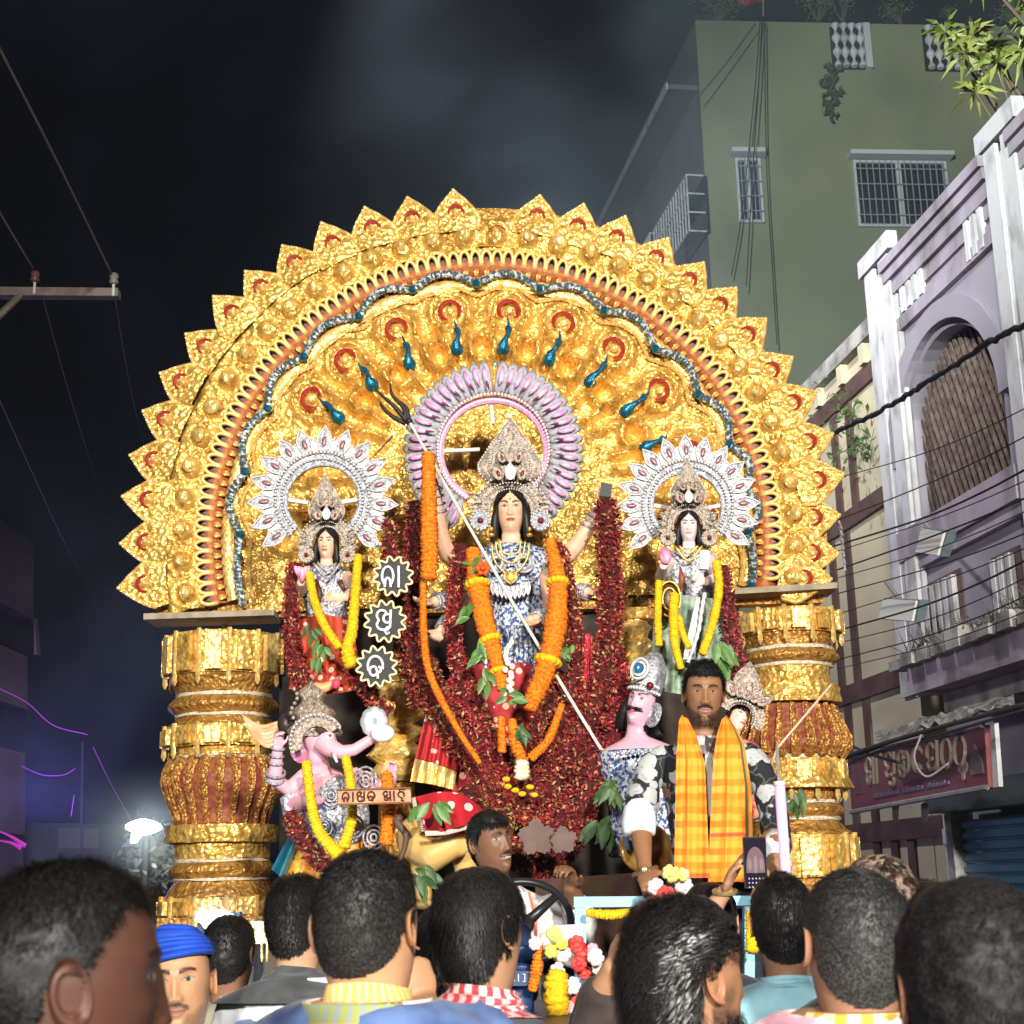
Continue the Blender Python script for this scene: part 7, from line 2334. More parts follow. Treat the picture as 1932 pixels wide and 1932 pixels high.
# silver body armour and ornaments
b = MB(); b.ell(E(640, 1545, .06), (56 * mE, 42 * mE, 78 * mE), nu=20, nv=14)
b.tube([E(545, 1500, .04), E(560, 1560, .05), E(585, 1600, .08)], [18 * mE, 22 * mE, 16 * mE], 10)
V, F_ = remeshed(b, .010, 2); V = V + ((fnoise(V, 34, 3, 2) - .5) * .03)[:, None] * np.array([.3, -1, .3])
link('armour', arr_mesh('armour', V, F_, ARMW, True), el)
b = MB()
for k in range(6):
	cx, cyy, r = ((625, 1500, 17), (660, 1490, 15), (690, 1470, 20), (612, 1560, 15), (668, 1560, 18), (705, 1580, 20))[k]
	for q in (1, .62, .3):
		b.tube([E(cx + r * q * math.cos(a), cyy + r * q * 1.15 * math.sin(a), .24 if k != 2 else .16) for a in np.linspace(0, 6.28, 18)[:-1]], 2.2 * mE, 5, closed=True)
b.build('silver_scrolls', SILVER, el, True)['kind'] = 'stuff'
bg = MB(); bangles(bg, E(521, 1440, .12), E(524, 1412, .14), 12 * mE, 3, 2.4 * mE); bangles(bg, E(519, 1470, .08), E(520, 1458, .1), 17 * mE, 2, 2.6 * mE); bg.build('bangles', SILVER, el, True)
drape('blue_skirt', [(548, 1570), (560, 1578), (568, 1590)], [(512, 1640), (530, 1655), (536, 1662)], EY - .05, EY - .1, 2, pm('blue_silk', (.01, .13, .20), .35, .2, col2=(.03, .25, .33), scale=8), el)
drape('orange_skirt', [(555, 1580), (620, 1600), (700, 1560)], [(530, 1668), (620, 1680), (720, 1650)], EY - .06, EY - .1, 6, pm('orange_silk', (.75, .20, .02), .5, col2=(.85, .45, .05), scale=12), el)
b = MB()
for a in np.linspace(0, 6.28, 9)[:-1]:
	b.ell(E(706 + 12 * math.cos(a), 1362 + 14 * math.sin(a), .2), (15 * mE, 6 * mE, 15 * mE), nu=10, nv=6)
o = b.build('silver_flower', pm('pale_foil_flower', (.55, .62, .68), .3, .5, col2=(.8, .84, .88), scale=20), None, True); tag(o, 'pale silver foil flower at the tip of the elephant trunk', 'ornament')
b = MB(); b.ell(E(722, 1384, .26), (22 * mE, 16 * mE, 16 * mE), nu=12, nv=8); o = b.build('sweet_ball', pm('sweet_white', (.9, .88, .86), .5), None, True); tag(o, 'round white sweet held by the elephant trunk', 'sweet')
# orange wing and a dark conch by the pillar
b = MB()
for k in range(6):
	q = spline([(455 + k * 3, 1348 + k * 7), (490 + k * 3, 1372 + k * 7), (530, 1362 + k * 6)], 10); tubepx(b, q, [1, 3, 4, 5, 5.5, 5.5, 5, 5, 4, 3], 7.5 - .02 * k, 6, squash=.5)
o = b.build('bird_wing', pm('wing_orange', (.62, .30, .14), .5, col2=(.8, .5, .3), scale=14), None, True); tag(o, 'painted orange bird wing spread left of the elephant headed idol', 'wing')
b = MB(); b.ell(P(540, 1366, 7.25), (17 * mE, 14 * mE, 20 * mE), nu=12, nv=9); b.ell(P(548, 1350, 7.22), (10 * mE, 10 * mE, 11 * mE), nu=10, nv=8); o = b.build('dark_conch', pm('dark_conch', (.035, .025, .022), .4), None, True); tag(o, 'dark round conch above the raised pink hand', 'ornament')
b = MB(); tubepx(b, spline([(585, 1296), (605, 1300), (625, 1292), (640, 1284)], 8), [8, 12, 12, 10, 9, 8, 8, 7], 7.3, 9); b.build('head', pm('mask_orange', (.80, .38, .16), .5), None, True)
mk = bpy.data.objects['head']; mk.name = 'painted_mask'; tag(mk, 'orange painted mask with a red tip over the lace crown', 'ornament')
q = MB(); q.ell(P(634, 1290, 7.22), (9 * mE, 7 * mE, 10 * mE), nu=9, nv=7); hang(q.build('red_tip', pm('tip_red', (.75, .06, .12), .5), None, True), mk)

# ---------------- moustached demon, half hidden by the standing man
fd_ = Figure(P(1212, 1330, 6.9), .90, -12, -20, 12, 13, shrug=.0)
dm = thing('demon_statue', 'moustached pink demon statue in a silver crown behind the standing man', 'statue', (fd_.pos[0], fd_.pos[1], 1.6))
V, F_, C = fd_.body(skin_paint((.60, .36, .44), (.72, .12, .14), brow=(.012, .01, .01), kohl=.8, browlift=.22, moust=(1.0, (.012, .01, .01)), seed=8, white=(.72, .66, .66)), -.46, 104, ears=False)
link('body', arr_mesh('body', V, F_, IDOLM, True, C), dm)
fd_.hair('hair', dm, HAIRB, 2600, .17, lambda L: (L[:, 2] > np.where(L[:, 1] < -.02, .07, -.13)), 4, lay=1.0, width=.0026, cap=.014, jitter=.1, segs=5, flowfun=lambda L: np.stack([np.sign(L[:, 0]) * .3, .9 + 0 * L[:, 0], -.7 + 0 * L[:, 0]], 1), lenfun=lambda L: np.where(L[:, 1] < 0, .3, 1.))
fd_.hair('moustache', dm, HAIRB, 700, .030, lambda L: (np.abs(L[:, 2] + .046) < .010) & (L[:, 1] < -.05) & (np.abs(L[:, 0]) < .036), 9, width=.0022, lay=.85, cap=0, flowfun=lambda L: np.stack([np.sign(L[:, 0]) * 1.2, 0 * L[:, 0] - .2, .15 - 8 * np.abs(np.abs(L[:, 0]) - .02)], 1))
b = MB(); b.tube([fd_.W(-.085, .0, .03), fd_.W(-.10, .01, -.05), fd_.W(-.115, .02, -.14)], [.02, .03, .022], 10); b.build('side_lock', HAIRB, dm, True)
garment(fd_, 'breastplate', dm, ARMOUR, -.245, -.8, .02, [], .012, .02, 30, 6)
beads_px([(1165 + k * 9, 1420 + 2 * math.sin(k)) for k in range(8)], 4.2, 6.72, SILVER, 'collar_rings', dm)
cw = MB(); V = []
for i, (z, r) in enumerate(((.052, 1.13), (.075, 1.16), (.10, 1.42), (.14, 2.0), (.19, 4.2), (.24, 3.6), (.285, 2.4))):
	row = []
	for a in np.linspace(0, 6.28, 32, endpoint=False):
		L = head_surface(np.array([a]), np.array([min(z, .10)]), 'm')[0]
		rr = {0: 1.13, 1: 1.17, 2: 1.40, 3: 1.5, 4: 1.45, 5: 1.1, 6: .55}[i] * (1 + .04 * math.sin(a * 8) * (i > 1))
		if i > 2: L = L * np.array([1, 1, 0]) * (1.0)
		row.append(fd_.W(L[0] * rr, L[1] * rr, z))
	V.append(row)
cw.grid(np.array(V), True); cw.f.append(tuple(range(6 * 32, 7 * 32))); co = cw.build('silver_crown', SILVER, dm, True)
rb = MB()
for z in (.054, .09):
	for a in np.linspace(-1.5, 1.5, 17):
		L = head_surface(np.array([a]), np.array([z]), 'm')[0]; rb.ell(fd_.W(L[0] * 1.2, L[1] * 1.2, z + .01), .0085, nu=6, nv=5)
rb.build('crown_pearls', PEARL, co, True)
g = MB(); g.ell(fd_.W(.0, -.135, .16), (.02, .012, .028), nu=9, nv=7); g.build('blue_gem', pm('gem_blue', (.02, .16, .35), .2, .2), co, True)
g = MB()
for r in (.032, .05):
	g.tube([fd_.W(r * math.cos(a), -.13 + .012 * abs(math.cos(a)), .16 + r * 1.1 * math.sin(a)) for a in np.linspace(0, 6.28, 22)[:-1]], .007, 6, closed=True)
g.build('gem_ring', PEARL, co, True)
g = MB(); g.ell(fd_.W(.075, -.10, .085), .018, nu=8, nv=6); g.build('red_gem', MAR, co, True)
g = MB()
for r in (.026, .045, .058):
	g.tube([fd_.W(.10 + r * .8 * math.cos(a), -.03 - .02 * math.cos(a), -.05 + r * math.sin(a)) for a in np.linspace(0, 6.28, 24)[:-1]], .0085, 6, closed=True)
g.build('ear_ring', SILVER, dm, True)
# crowned peacock rider mostly behind the standing man's shoulder
kp = thing('crowned_statue', 'lace crowned pale idol peeping over the standing man\'s right shoulder', 'statue', P(1405, 1500, 6.9))
fk = Figure(P(1392, 1352, 6.9), .62, 10, 18, 0, 20, sex='f')
V, F_, C = fk.body(skin_paint((.82, .55, .42), (.6, .1, .1), kohl=.6, seed=8, blush=(.8, .25, .2)), -.46, 80, ears=False)
link('body', arr_mesh('body', V, F_, IDOLM, True, C), kp)
fk.hair('hair', kp, HAIRBR, 1500, .03, hairline(.04, -.05, -.1), 4, lay=.95, width=.0026, cap=.012)
rs = random.Random(8)
cr = sector(1396, 1352, 23, 46, R(-40), R(150), 6.8, filigree(rs, 3.4, 5, 8), BEIGE, 'crown_crest', kp, 2.2)
beads_px(ringpts(1396, 1352, 30, -40, 150, 20), 2.2, 6.76, PEARL, 'crown_pearls', cr)
leaf_plate(1404, 1320, 78, 26, 72, 6.78, BEIGE, 'crown_spire', cr, drop=BEIGE, bow=.5)
for k in range(5):
	leaf_plate(1385 + k * 11, 1312 + k * 4, 110 - k * 22, 9, 34, 6.75, BEIGE, 'crown_leaf', cr, drop=ROSE)
garment(fk, 'bodice', kp, pm('crimson_bodice', (.35, .02, .03), .5, col2=(.6, .3, .2), scale=40), -.19, -.8, .02, [], .012, .01, 20, 2)

# ---------------- lion with the spangled saddle cloth
LY = 7.0; mL = M(LY)
ln = thing('lion_statue', 'golden yellow lion statue under a red flowered saddle cloth', 'statue', P(840, 1690, LY))
b = MB(); Lp = lambda x, y, d=0.0: P(x, y, LY - d)
b.ell(Lp(835, 1570, 0), (72 * mL, 52 * mL, 42 * mL), Matrix.Rotation(.16, 3, 'Y'), 18, 12)
b.ell(Lp(790, 1582, .05), (42 * mL, 40 * mL, 44 * mL), nu=14, nv=10)
b.tube([Lp(785, 1590, .12), Lp(820, 1615, .2), Lp(862, 1590, .22), Lp(880, 1600, .2)], [36 * mL, 30 * mL, 24 * mL, 20 * mL], 12)
b.tube([Lp(800, 1620, .1), Lp(795, 1660, .1), Lp(800, 1700, .1)], [26 * mL, 18 * mL, 16 * mL], 12)
b.tube([Lp(875, 1600, .05), Lp(880, 1650, .05), Lp(885, 1700, .05)], [28 * mL, 20 * mL, 16 * mL], 12)
b.ell(Lp(800, 1706, .16), (20 * mL, 26 * mL, 10 * mL), nu=12, nv=8); b.ell(Lp(886, 1706, .12), (20 * mL, 26 * mL, 10 * mL), nu=12, nv=8)
b.ell(Lp(925, 1560, .0), (46 * mL, 44 * mL, 46 * mL), nu=14, nv=10)
V, F_ = remeshed(b, .012, 4)
C = np.tile(np.array((.62, .38, .12)), (len(V), 1)) * (.85 + .3 * fnoise(V, 9, 3, 2))[:, None]
link('body', arr_mesh('body', V, F_, IDOLM, True, C), ln)
b = MB(); tubepx(b, spline([(766, 1538), (745, 1536), (752, 1555), (766, 1575), (762, 1605), (752, 1625)], 18)[5:], [7, 7.5, 7.5, 7, 7, 6.5, 6, 5.5, 5, 5, 5, 5, 5], LY - .3, 10); b.ell(P(752, 1545, LY - .3), 8 * mL, nu=9, nv=7); b.build('tail', pm('tail_brown', (.09, .05, .03), .6), ln, True)
fl = dotted_cloth('saddle_red', (.48, .01, .02), (.85, .62, .6), 13, .26)
sc = thing('saddle_cloth', 'red saddle cloth with white flowers and a pale fringe on the lion', 'cloth', P(850, 1570, 6.7))
o1 = drape('cloth_panel', [(785, 1503), (830, 1494), (875, 1500), (915, 1530)], [(803, 1568), (840, 1566), (880, 1556), (925, 1545)], LY - .19, LY - .33, 3, fl, sc)
fb = MB()
q = spline([(803, 1569), (840, 1567), (880, 1557), (925, 1546)], 44)
for x, y in q: tubepx(fb, [(x, y - 1), (x + 1, y + 8)], [1.7, 1.0], LY - .40, 5)
q = spline([(784, 1505), (790, 1530), (803, 1566)], 20)
for x, y in q: tubepx(fb, [(x, y), (x - 8, y + 2)], [1.7, 1.0], LY - .28, 5)
fb.build('fringe', pm('fringe_cream', (.72, .55, .45), .7), sc)
# striped orange pot with a blue-grey hollow by the man's arm
b = MB(); b.ell(P(1218, 1600, 5.75), (48 * M(5.75), 30 * M(5.75), 46 * M(5.75)), nu=20, nv=14)
pt = thing('brass_drum', 'shiny orange brass drum behind the resting arm', 'drum', P(1218, 1650, 5.75)); b.build('shell', pm('orange_brass', (.55, .20, .03), .25, .6, col2=(.75, .42, .1), scale=9), pt, True)
b = MB(); b.ell(P(1192, 1580, 5.62), (14 * M(5.7), .02, 24 * M(5.7)), Matrix.Rotation(.3, 3, 'Y'), 14, 9); b.build('drumhead', pm('drum_blue', (.10, .14, .20), .5), pt, True)
# ------------------------------------------------------------------ garlands
PETM = vcol_mat('petal_print', .7, spec=.2)


def path3(pts, n):
	"""pts: (px, py, Y)"""
	q = spline(pts, n)
	return np.array([P(x, y, d) for x, y, d in q])


def petals(path, rad, count, size, cols, seed, name, parent, out=.5, aspect=.55):
	rs = np.random.default_rng(seed); n = len(path)
	t = rs.uniform(0, n - 1.001, count); i = t.astype(int); f = (t - i)[:, None]
	c = path[i] * (1 - f) + path[i + 1] * f
	T = path[i + 1] - path[i]; T /= np.linalg.norm(T, axis=1, keepdims=True) + 1e-9
	r = rs.normal(size=(count, 3)); r -= T * (r * T).sum(1, keepdims=True); r /= np.linalg.norm(r, axis=1, keepdims=True)
	r[:, 1] = np.where(rs.random(count) < .6, -np.abs(r[:, 1]), r[:, 1])
	rr = np.interp(t, np.linspace(0, n - 1, len(rad)), rad) if hasattr(rad, '__len__') else np.full(count, rad)
	p = c + r * (rr * rs.uniform(.65, 1.08, count))[:, None]
	d = r * out + rs.normal(size=(count, 3)) * .6; d /= np.linalg.norm(d, axis=1, keepdims=True)
	s = np.cross(d, rs.normal(size=(count, 3))); s /= np.linalg.norm(s, axis=1, keepdims=True)
	L = (size * rs.uniform(.6, 1.4, count))[:, None]; W = L * aspect
	V = np.stack([p - d * L * .5, p + s * W * .5, p + d * L * .7, p - s * W * .5], 1).reshape(-1, 3)
	F_ = np.arange(count * 4).reshape(-1, 4)
	cc = np.array(cols)[rs.choice(len(cols), count)] * rs.uniform(.75, 1.2, (count, 1))
	o = link(name, tris_mesh(name, V, F_, PETM, False, np.repeat(cc, 4, 0)), parent); o['kind'] = 'stuff'
	return o


REDC = [(.22, .016, .02)] * 6 + [(.33, .03, .03)] * 4 + [(.11, .009, .012)] * 3 + [(.50, .20, .10), (.42, .08, .06), (.20, .14, .04), (.45, .26, .12)]
CORE = pm('garland_core', (.06, .006, .007), .9)


def red_garland(pts, rpx, label, seed, n=60, dens=1.0, cols=REDC):
	pa = path3(pts, n); m = M(pts[0][2])
	t = thing('red_garland', label, 'garland', Vector(pa[np.argmin(pa[:, 2])]), 'dark red flower garlands on the idols')
	b = MB(); b.tube([Vector(p) for p in pa], rpx * .72 * m, 8); b.build('strand', CORE, t, True)
	ln = np.linalg.norm(np.diff(pa, axis=0), axis=1).sum() / m
	q = random.Random(seed * 7); f1, f2 = q.uniform(.9, 1.55), q.uniform(.7, 1.5); cols = [(a * f1, b_ * f1 * f2, c * f1) for a, b_, c in cols]
	petals(pa, [rpx * m * (1 + .12 * math.sin(k * 1.7 + seed)) for k in range(24)], int(ln * rpx * .30 * dens), 7.6 * m, cols, seed, 'flowers', t)
	return t


RG = [
	([(784, 950, 7.55), (779, 1090, 7.45), (776, 1200, 7.35), (806, 1310, 7.25), (868, 1410, 7.1), (930, 1490, 7.0), (965, 1560, 6.95)], 20, 'dark red garland down the far left of the central goddess behind the orange one'),
	([(872, 1030, 7.3), (858, 1130, 7.2), (862, 1240, 7.15), (886, 1340, 7.05), (930, 1430, 6.98), (968, 1500, 6.95)], 17, 'dark red garland just left of the wide marigold garland on the central goddess'),
	([(1143, 945, 7.3), (1150, 1060, 7.25), (1150, 1180, 7.2), (1136, 1290, 7.1), (1092, 1400, 7.0), (1030, 1500, 6.95), (985, 1560, 6.93)], 25, 'thick dark red garland hanging from the black grip of the central goddess'),
	([(1050, 1028, 7.3), (1078, 1130, 7.2), (1086, 1250, 7.12), (1062, 1360, 7.05), (1012, 1450, 6.98), (978, 1500, 6.95)], 16, 'dark red garland just right of the wide marigold garland on the central goddess'),
	([(735, 985, 7.6), (736, 1060, 7.5), (752, 1150, 7.45), (760, 1240, 7.4), (790, 1330, 7.3)], 15, 'short dark red garland between the silver halo and the three lettered stars'),
	([(556, 1066, 7.5), (549, 1150, 7.42), (556, 1240, 7.4), (574, 1300, 7.35)], 16, 'dark red garland on the outer side of the goddess with the lotus bud'),
	([(660, 1250, 7.35), (680, 1285, 7.3), (705, 1320, 7.3), (735, 1345, 7.32)], 17, 'dark red garland tail below the goddess with the lotus bud'),
	([(1362, 1070, 7.5), (1372, 1140, 7.45), (1386, 1220, 7.42), (1400, 1290, 7.4)], 15, 'dusty red garland between the pale faced goddess and the right pillar'),
	([(548, 1535, 7.0), (566, 1575, 6.95), (600, 1620, 6.9), (640, 1660, 6.88)], 17, 'dark red garland crossing the foot of the elephant headed idol'),
	([(800, 1245, 7.25), (850, 1360, 7.1), (905, 1450, 7.0), (960, 1540, 6.92), (1020, 1470, 6.95), (1085, 1380, 7.05), (1130, 1290, 7.15)], 21, 'widest dark red garland loop sagging low under the marigold tassel'),
	([(840, 1300, 7.2), (890, 1400, 7.05), (962, 1490, 6.95), (1040, 1400, 7.05), (1100, 1310, 7.15)], 19, 'middle dark red garland loop under the marigold tassel'),
	([(870, 1270, 7.15), (915, 1370, 7.05), (964, 1430, 6.98), (1020, 1360, 7.05), (1070, 1280, 7.1)], 17, 'smallest dark red garland loop behind the marigold tassel'),
	([(1160, 1250, 7.2), (1172, 1330, 7.12), (1150, 1420, 7.0), (1100, 1500, 6.93), (1040, 1560, 6.9), (1000, 1610, 6.88)], 24, 'brownish red garland next to the moustached demon', ),
	([(1125, 1400, 7.05), (1110, 1480, 6.9), (1085, 1560, 6.85), (1040, 1620, 6.8), (1000, 1650, 6.8)], 30, 'lowest thick red garland heap beside the bronze leaves'),
	([(880, 1490, 6.95), (930, 1560, 6.85), (975, 1620, 6.82), (1030, 1590, 6.82), (1080, 1520, 6.88)], 26, 'heavy red garland heap behind the head of the driver'),
]
for k, (p, r, lab) in enumerate(RG):
	red_garland(p, r, lab, 40 + k, cols=REDC if k not in (7,) else [(.20, .035, .035), (.26, .06, .055), (.12, .02, .02)])

MARI = pm('marigold_orange', (.92, .26, .004), .75, col2=(.66, .11, .002), scale=70, bump=.8, bscale=120, bdist=.012)
MARY = pm('marigold_yellow', (.90, .56, .008), .75, col2=(.80, .42, .006), scale=45, bump=.8, bscale=120, bdist=.012)
CREAMF = pm('cream_blossom', (.80, .66, .34), .7, col2=(.88, .80, .62), scale=30, bump=.6, bscale=90)


def marigold(pts, rpx, mat, label, name='marigold_garland', grp=None, step=.9, bands=(), seed=0, flat=.62, n=70):
	pa = path3(pts, n); m = M(pts[0][2]); rs = random.Random(seed)
	t = thing(name, label, 'garland', Vector(pa[np.argmin(pa[:, 2])]), grp)
	b = MB(); L = 0; last = -1e9; tot = np.linalg.norm(np.diff(pa, axis=0), axis=1).sum()
	rad = rpx if hasattr(rpx, '__len__') else [rpx]
	k = 0
	for i in range(len(pa) - 1):
		seg = np.linalg.norm(pa[i + 1] - pa[i]); r0 = np.interp(L / tot, np.linspace(0, 1, len(rad)), rad) * m
		while L + seg > last + r0 * .62 * step:
			last = max(last + r0 * .62 * step, L); f = (last - L) / seg
			c = Vector(pa[i] * (1 - f) + pa[i + 1] * f); d = Vector(pa[i + 1] - pa[i]).normalized()
			rot = d.to_track_quat('Z', 'Y').to_matrix() @ Matrix.Rotation(rs.uniform(0, 6), 3, 'Z') @ Matrix.Rotation(rs.uniform(-.2, .2), 3, 'X')
			o = len(b.v); b.ell(c, (r0 * rs.uniform(.92, 1.06), r0 * rs.uniform(.92, 1.06), r0 * .5), rot, 11, 5)
			for q in range(o, len(b.v)):
				v = Vector(b.v[q]) - c; b.v[q] = tuple(c + v * (1.08 if (q - o) % 2 else .90))
		L += seg
	o = b.build('flowers', mat, t, True); o['kind'] = 'stuff'
	for f in bands:
		c = Vector(pa[int(f * (len(pa) - 1))]); d = Vector(pa[min(len(pa) - 1, int(f * (len(pa) - 1)) + 1)] - pa[int(f * (len(pa) - 1))]).normalized()
		r0 = np.interp(f, np.linspace(0, 1, len(rad)), rad) * m * 1.16
		q = MB(); rot = d.to_track_quat('Z', 'Y').to_matrix()
		for k in range(12):
			a = k * .5236; q.ell(c + rot @ Vector((math.cos(a) * r0 * .72, math.sin(a) * r0 * .72, 0)), (r0 * .36, r0 * .36, r0 * .30), rot, 7, 5)
		q.build('yellow_tie', MARY, t, True)
	return t


marigold([(808, 858, 7.05), (809, 960, 7.03), (810, 1060, 7.02), (808, 1092, 7.02)], [14, 16, 18, 17], MARI, 'straight orange marigold strand hanging upright left of the central goddess', step=.75)
marigold([(798, 1100, 7.05), (800, 1200, 7.02), (812, 1275, 7.0), (860, 1370, 6.9), (905, 1440, 6.85)], [7, 8, 7, 5], MARI, 'thin orange marigold strand curving below the upright one')
marigold([(892, 1040, 7.02), (900, 1100, 6.98), (916, 1180, 6.9), (935, 1240, 6.86), (950, 1300, 6.84)], [15, 21, 20, 17, 13], MARI, 'wide orange marigold garland on the left of the goddess\'s bodice', grp=None, bands=(.27, .62, .86), step=.75)
marigold([(1038, 1020, 7.02), (1052, 1100, 6.98), (1048, 1180, 6.9), (1030, 1260, 6.86), (996, 1340, 6.82)], [11, 19, 22, 22, 16], MARI, 'wide orange marigold garland on the right of the goddess\'s bodice', bands=(.26, .72), step=.75)
marigold([(946, 1355, 6.82), (947, 1420, 6.8)], [8, 9], MARI, 'short orange marigold tassel, left strand of the pair below the bodice')
marigold([(1060, 1330, 6.85), (1035, 1395, 6.82), (1002, 1430, 6.8)], [7, 10], MARI, 'orange marigold strand slanting in from the right to the tassel')
marigold([(966, 1360, 6.82), (972, 1400, 6.8), (988, 1440, 6.79)], [9, 13, 12], MARI, 'thick orange marigold tassel, middle strand below the bodice')
marigold([(985, 1440, 6.78), (984, 1470, 6.77)], [14, 16], CREAMF, 'cream blossom tuft under the marigold tassel')
b = MB()
for x, y in ((958, 1484), (972, 1491), (1000, 1485), (985, 1498), (1008, 1500), (955, 1470)):
	b.ell(P(x, y, 6.74), (8 * M(6.8), 6 * M(6.8), 5 * M(6.8)), nu=8, nv=6)
tq_ = thing('yellow_blossoms', 'few bright yellow blossoms at the very bottom of the cream tuft', 'flowers', P(980, 1500, 6.76)); b.build('blossoms', MARY, tq_, True)['kind'] = 'stuff'
YG = 'yellow marigold garlands on the idols'
marigold([(584, 1085, 7.35), (592, 1130, 7.28), (612, 1180, 7.22), (640, 1222, 7.18)], 9, MARY, 'yellow garland running down from the lotus bud of the left goddess', 'yellow_garland', YG)
marigold([(676, 1050, 7.35), (670, 1120, 7.28), (664, 1190, 7.2), (655, 1225, 7.16), (664, 1260, 7.14)], [9, 10, 10, 12, 15], MARY, 'yellow garland with a bushy tail on the lettered star side of the left goddess', 'yellow_garland', YG)
marigold([(1352, 1062, 7.2), (1356, 1110, 7.15), (1346, 1170, 7.1), (1325, 1235, 7.05)], 9, MARY, 'yellow garland beside the white scroll of the pale faced goddess', 'yellow_garland', YG)
marigold([(1243, 1098, 7.15), (1241, 1160, 7.12), (1243, 1218, 7.1)], 8, MARY, 'straight yellow garland on the outer edge of the gourd', 'yellow_garland', YG)
marigold([(1272, 1122, 7.12), (1271, 1180, 7.1), (1274, 1220, 7.08), (1285, 1262, 7.05)], [10, 10, 9, 7], MARY, 'yellow garland hanging over the face of the gourd', 'yellow_garland', YG)
marigold([(1281, 1165, 7.12), (1288, 1195, 7.1), (1300, 1222, 7.08)], 7, MARY, 'short slanting yellow garland beside the instrument neck', 'yellow_garland', YG)
marigold([(578, 1440, 6.9), (585, 1500, 6.85), (600, 1565, 6.8), (638, 1612, 6.76)], [10, 10, 11, 13], MARY, 'long yellow garland on the raised hand side of the elephant headed idol', 'yellow_garland', YG)
marigold([(652, 1430, 6.88), (660, 1470, 6.84), (664, 1540, 6.8), (648, 1600, 6.76)], [9, 10, 10, 12], MARY, 'long yellow garland below the trunk of the elephant headed idol', 'yellow_garland', YG)
marigold([(730, 1462, 6.85), (734, 1530, 6.8), (728, 1592, 6.78)], [12, 14, 14], MARI, 'short upright orange strand beside the wooden name plate', step=.75)
b = MB()
for k in range(16):
	b.ell(P(958 + rng.uniform(-9, 9), 1212 + k * 6.5, 6.8), 6 * M(6.8), nu=7, nv=5)
t = thing('white_blossom_string', 'string of white blossoms beside the left marigold garland of the goddess', 'garland', P(960, 1310, 6.8)); b.build('blossoms', pm('white_blossom', (.80, .78, .66), .7), t, True)['kind'] = 'stuff'
b = MB()
for k in range(6):
	a = k * 1.047; b.ell(P(911 + 9 * math.cos(a), 1072 + 9 * math.sin(a), 6.9), (6 * M(6.9), 4 * M(6.9), 6 * M(6.9)), nu=8, nv=6)
b.ell(P(911, 1072, 6.88), 5 * M(6.9), nu=8, nv=6)
o = b.build('orange_rosette', pm('orange_red_petal', (.72, .09, .006), .6), None, True); tag(o, 'orange red rosette pinned on the left marigold garland', 'flower')

# leaf sprigs
LEAF = pm('garland_leaf', (.06, .15, .025), .45, col2=(.11, .22, .05), scale=18, spec=.5)
LEAFD = pm('dark_garland_leaf', (.035, .075, .02), .5, col2=(.06, .12, .03), scale=18)
for k, (x, y, Y, n, l, ang, mat, lab) in enumerate((
		(905, 1060, 6.95, 4, 22, 200, LEAF, 'green leaf sprig beside the orange red rosette'), (890, 1160, 6.9, 5, 26, 240, LEAF, 'green leaf sprig left of the marigold garland at hand height'),
		(905, 1228, 6.86, 6, 30, 250, LEAF, 'drooping green leaf sprig below the hand height one'), (912, 1275, 6.82, 5, 30, 300, LEAF, 'green leaf sprig with a yellow bud near the skirt pleats'),
		(958, 1318, 6.78, 5, 30, 20, LEAF, 'large green leaf sprig where the marigold garlands meet'), (985, 1370, 6.76, 5, 26, 280, LEAFD, 'dark leaf sprig among the marigold tassels'),
		(1078, 1238, 6.95, 5, 24, 120, LEAF, 'round green leaf sprig beside the red garland on the right'), (606, 1225, 7.15, 7, 24, 270, LEAF, 'leafy sprig below the yellow garland of the left goddess'),
		(590, 1180, 7.15, 5, 22, 280, LEAFD, 'dark leaf sprig against the outer red garland of the left goddess'), (815, 1510, 6.5, 6, 32, 280, LEAF, 'green leaf sprig lying on the red saddle cloth'),
		(1155, 1480, 6.6, 9, 34, 250, LEAFD, 'bunch of green leaves with a yellow bud below the demon breastplate'), (1135, 1560, 6.5, 8, 34, 250, LEAFD, 'darker leaf bunch hanging lower beside the red heap'),
		(800, 1650, 6.4, 8, 32, 310, LEAFD, 'green leaf branch behind the cropped man in the crowd'), (1365, 1225, 7.2, 6, 40, 270, LEAF, 'broad pale green leaf behind the standing man'),
		(1505, 1500, 6.6, 9, 26, 240, LEAFD, 'dark leafy twig against the right golden pillar'))):
	t = thing('leaf_sprig', lab, 'leaves', P(x, y, Y), 'leaf sprigs among the garlands'); m = M(Y); a0 = R(ang)
	for q in range(n):
		a = a0 + rng.uniform(-1.0, 1.0); c = P(x, y, Y) + Vector((rng.gauss(0, l * .3) * m, 0, rng.gauss(0, l * .3) * m))
		d = Vector((math.cos(a), rng.uniform(-.5, .2), math.sin(a))).normalized(); s = d.cross(Vector((rng.uniform(-.4, .4), -1, rng.uniform(-.4, .4)))).normalized()
		ln = l * rng.uniform(.8, 1.3) * m; rows = []
		for i in range(6):
			v = i / 5; w = ln * .24 * math.sin(math.pi * min(.98, v * .93 + .05))
			mid = c + d * ln * v + Vector((0, .02 * v * v, -ln * .25 * v * v)); rows.append([mid - s * w + Vector((0, -.006, 0)), mid, mid + s * w + Vector((0, -.006, 0))])
		g = MB(); g.grid(np.array(rows)); g.build('leaf', mat, t, True)
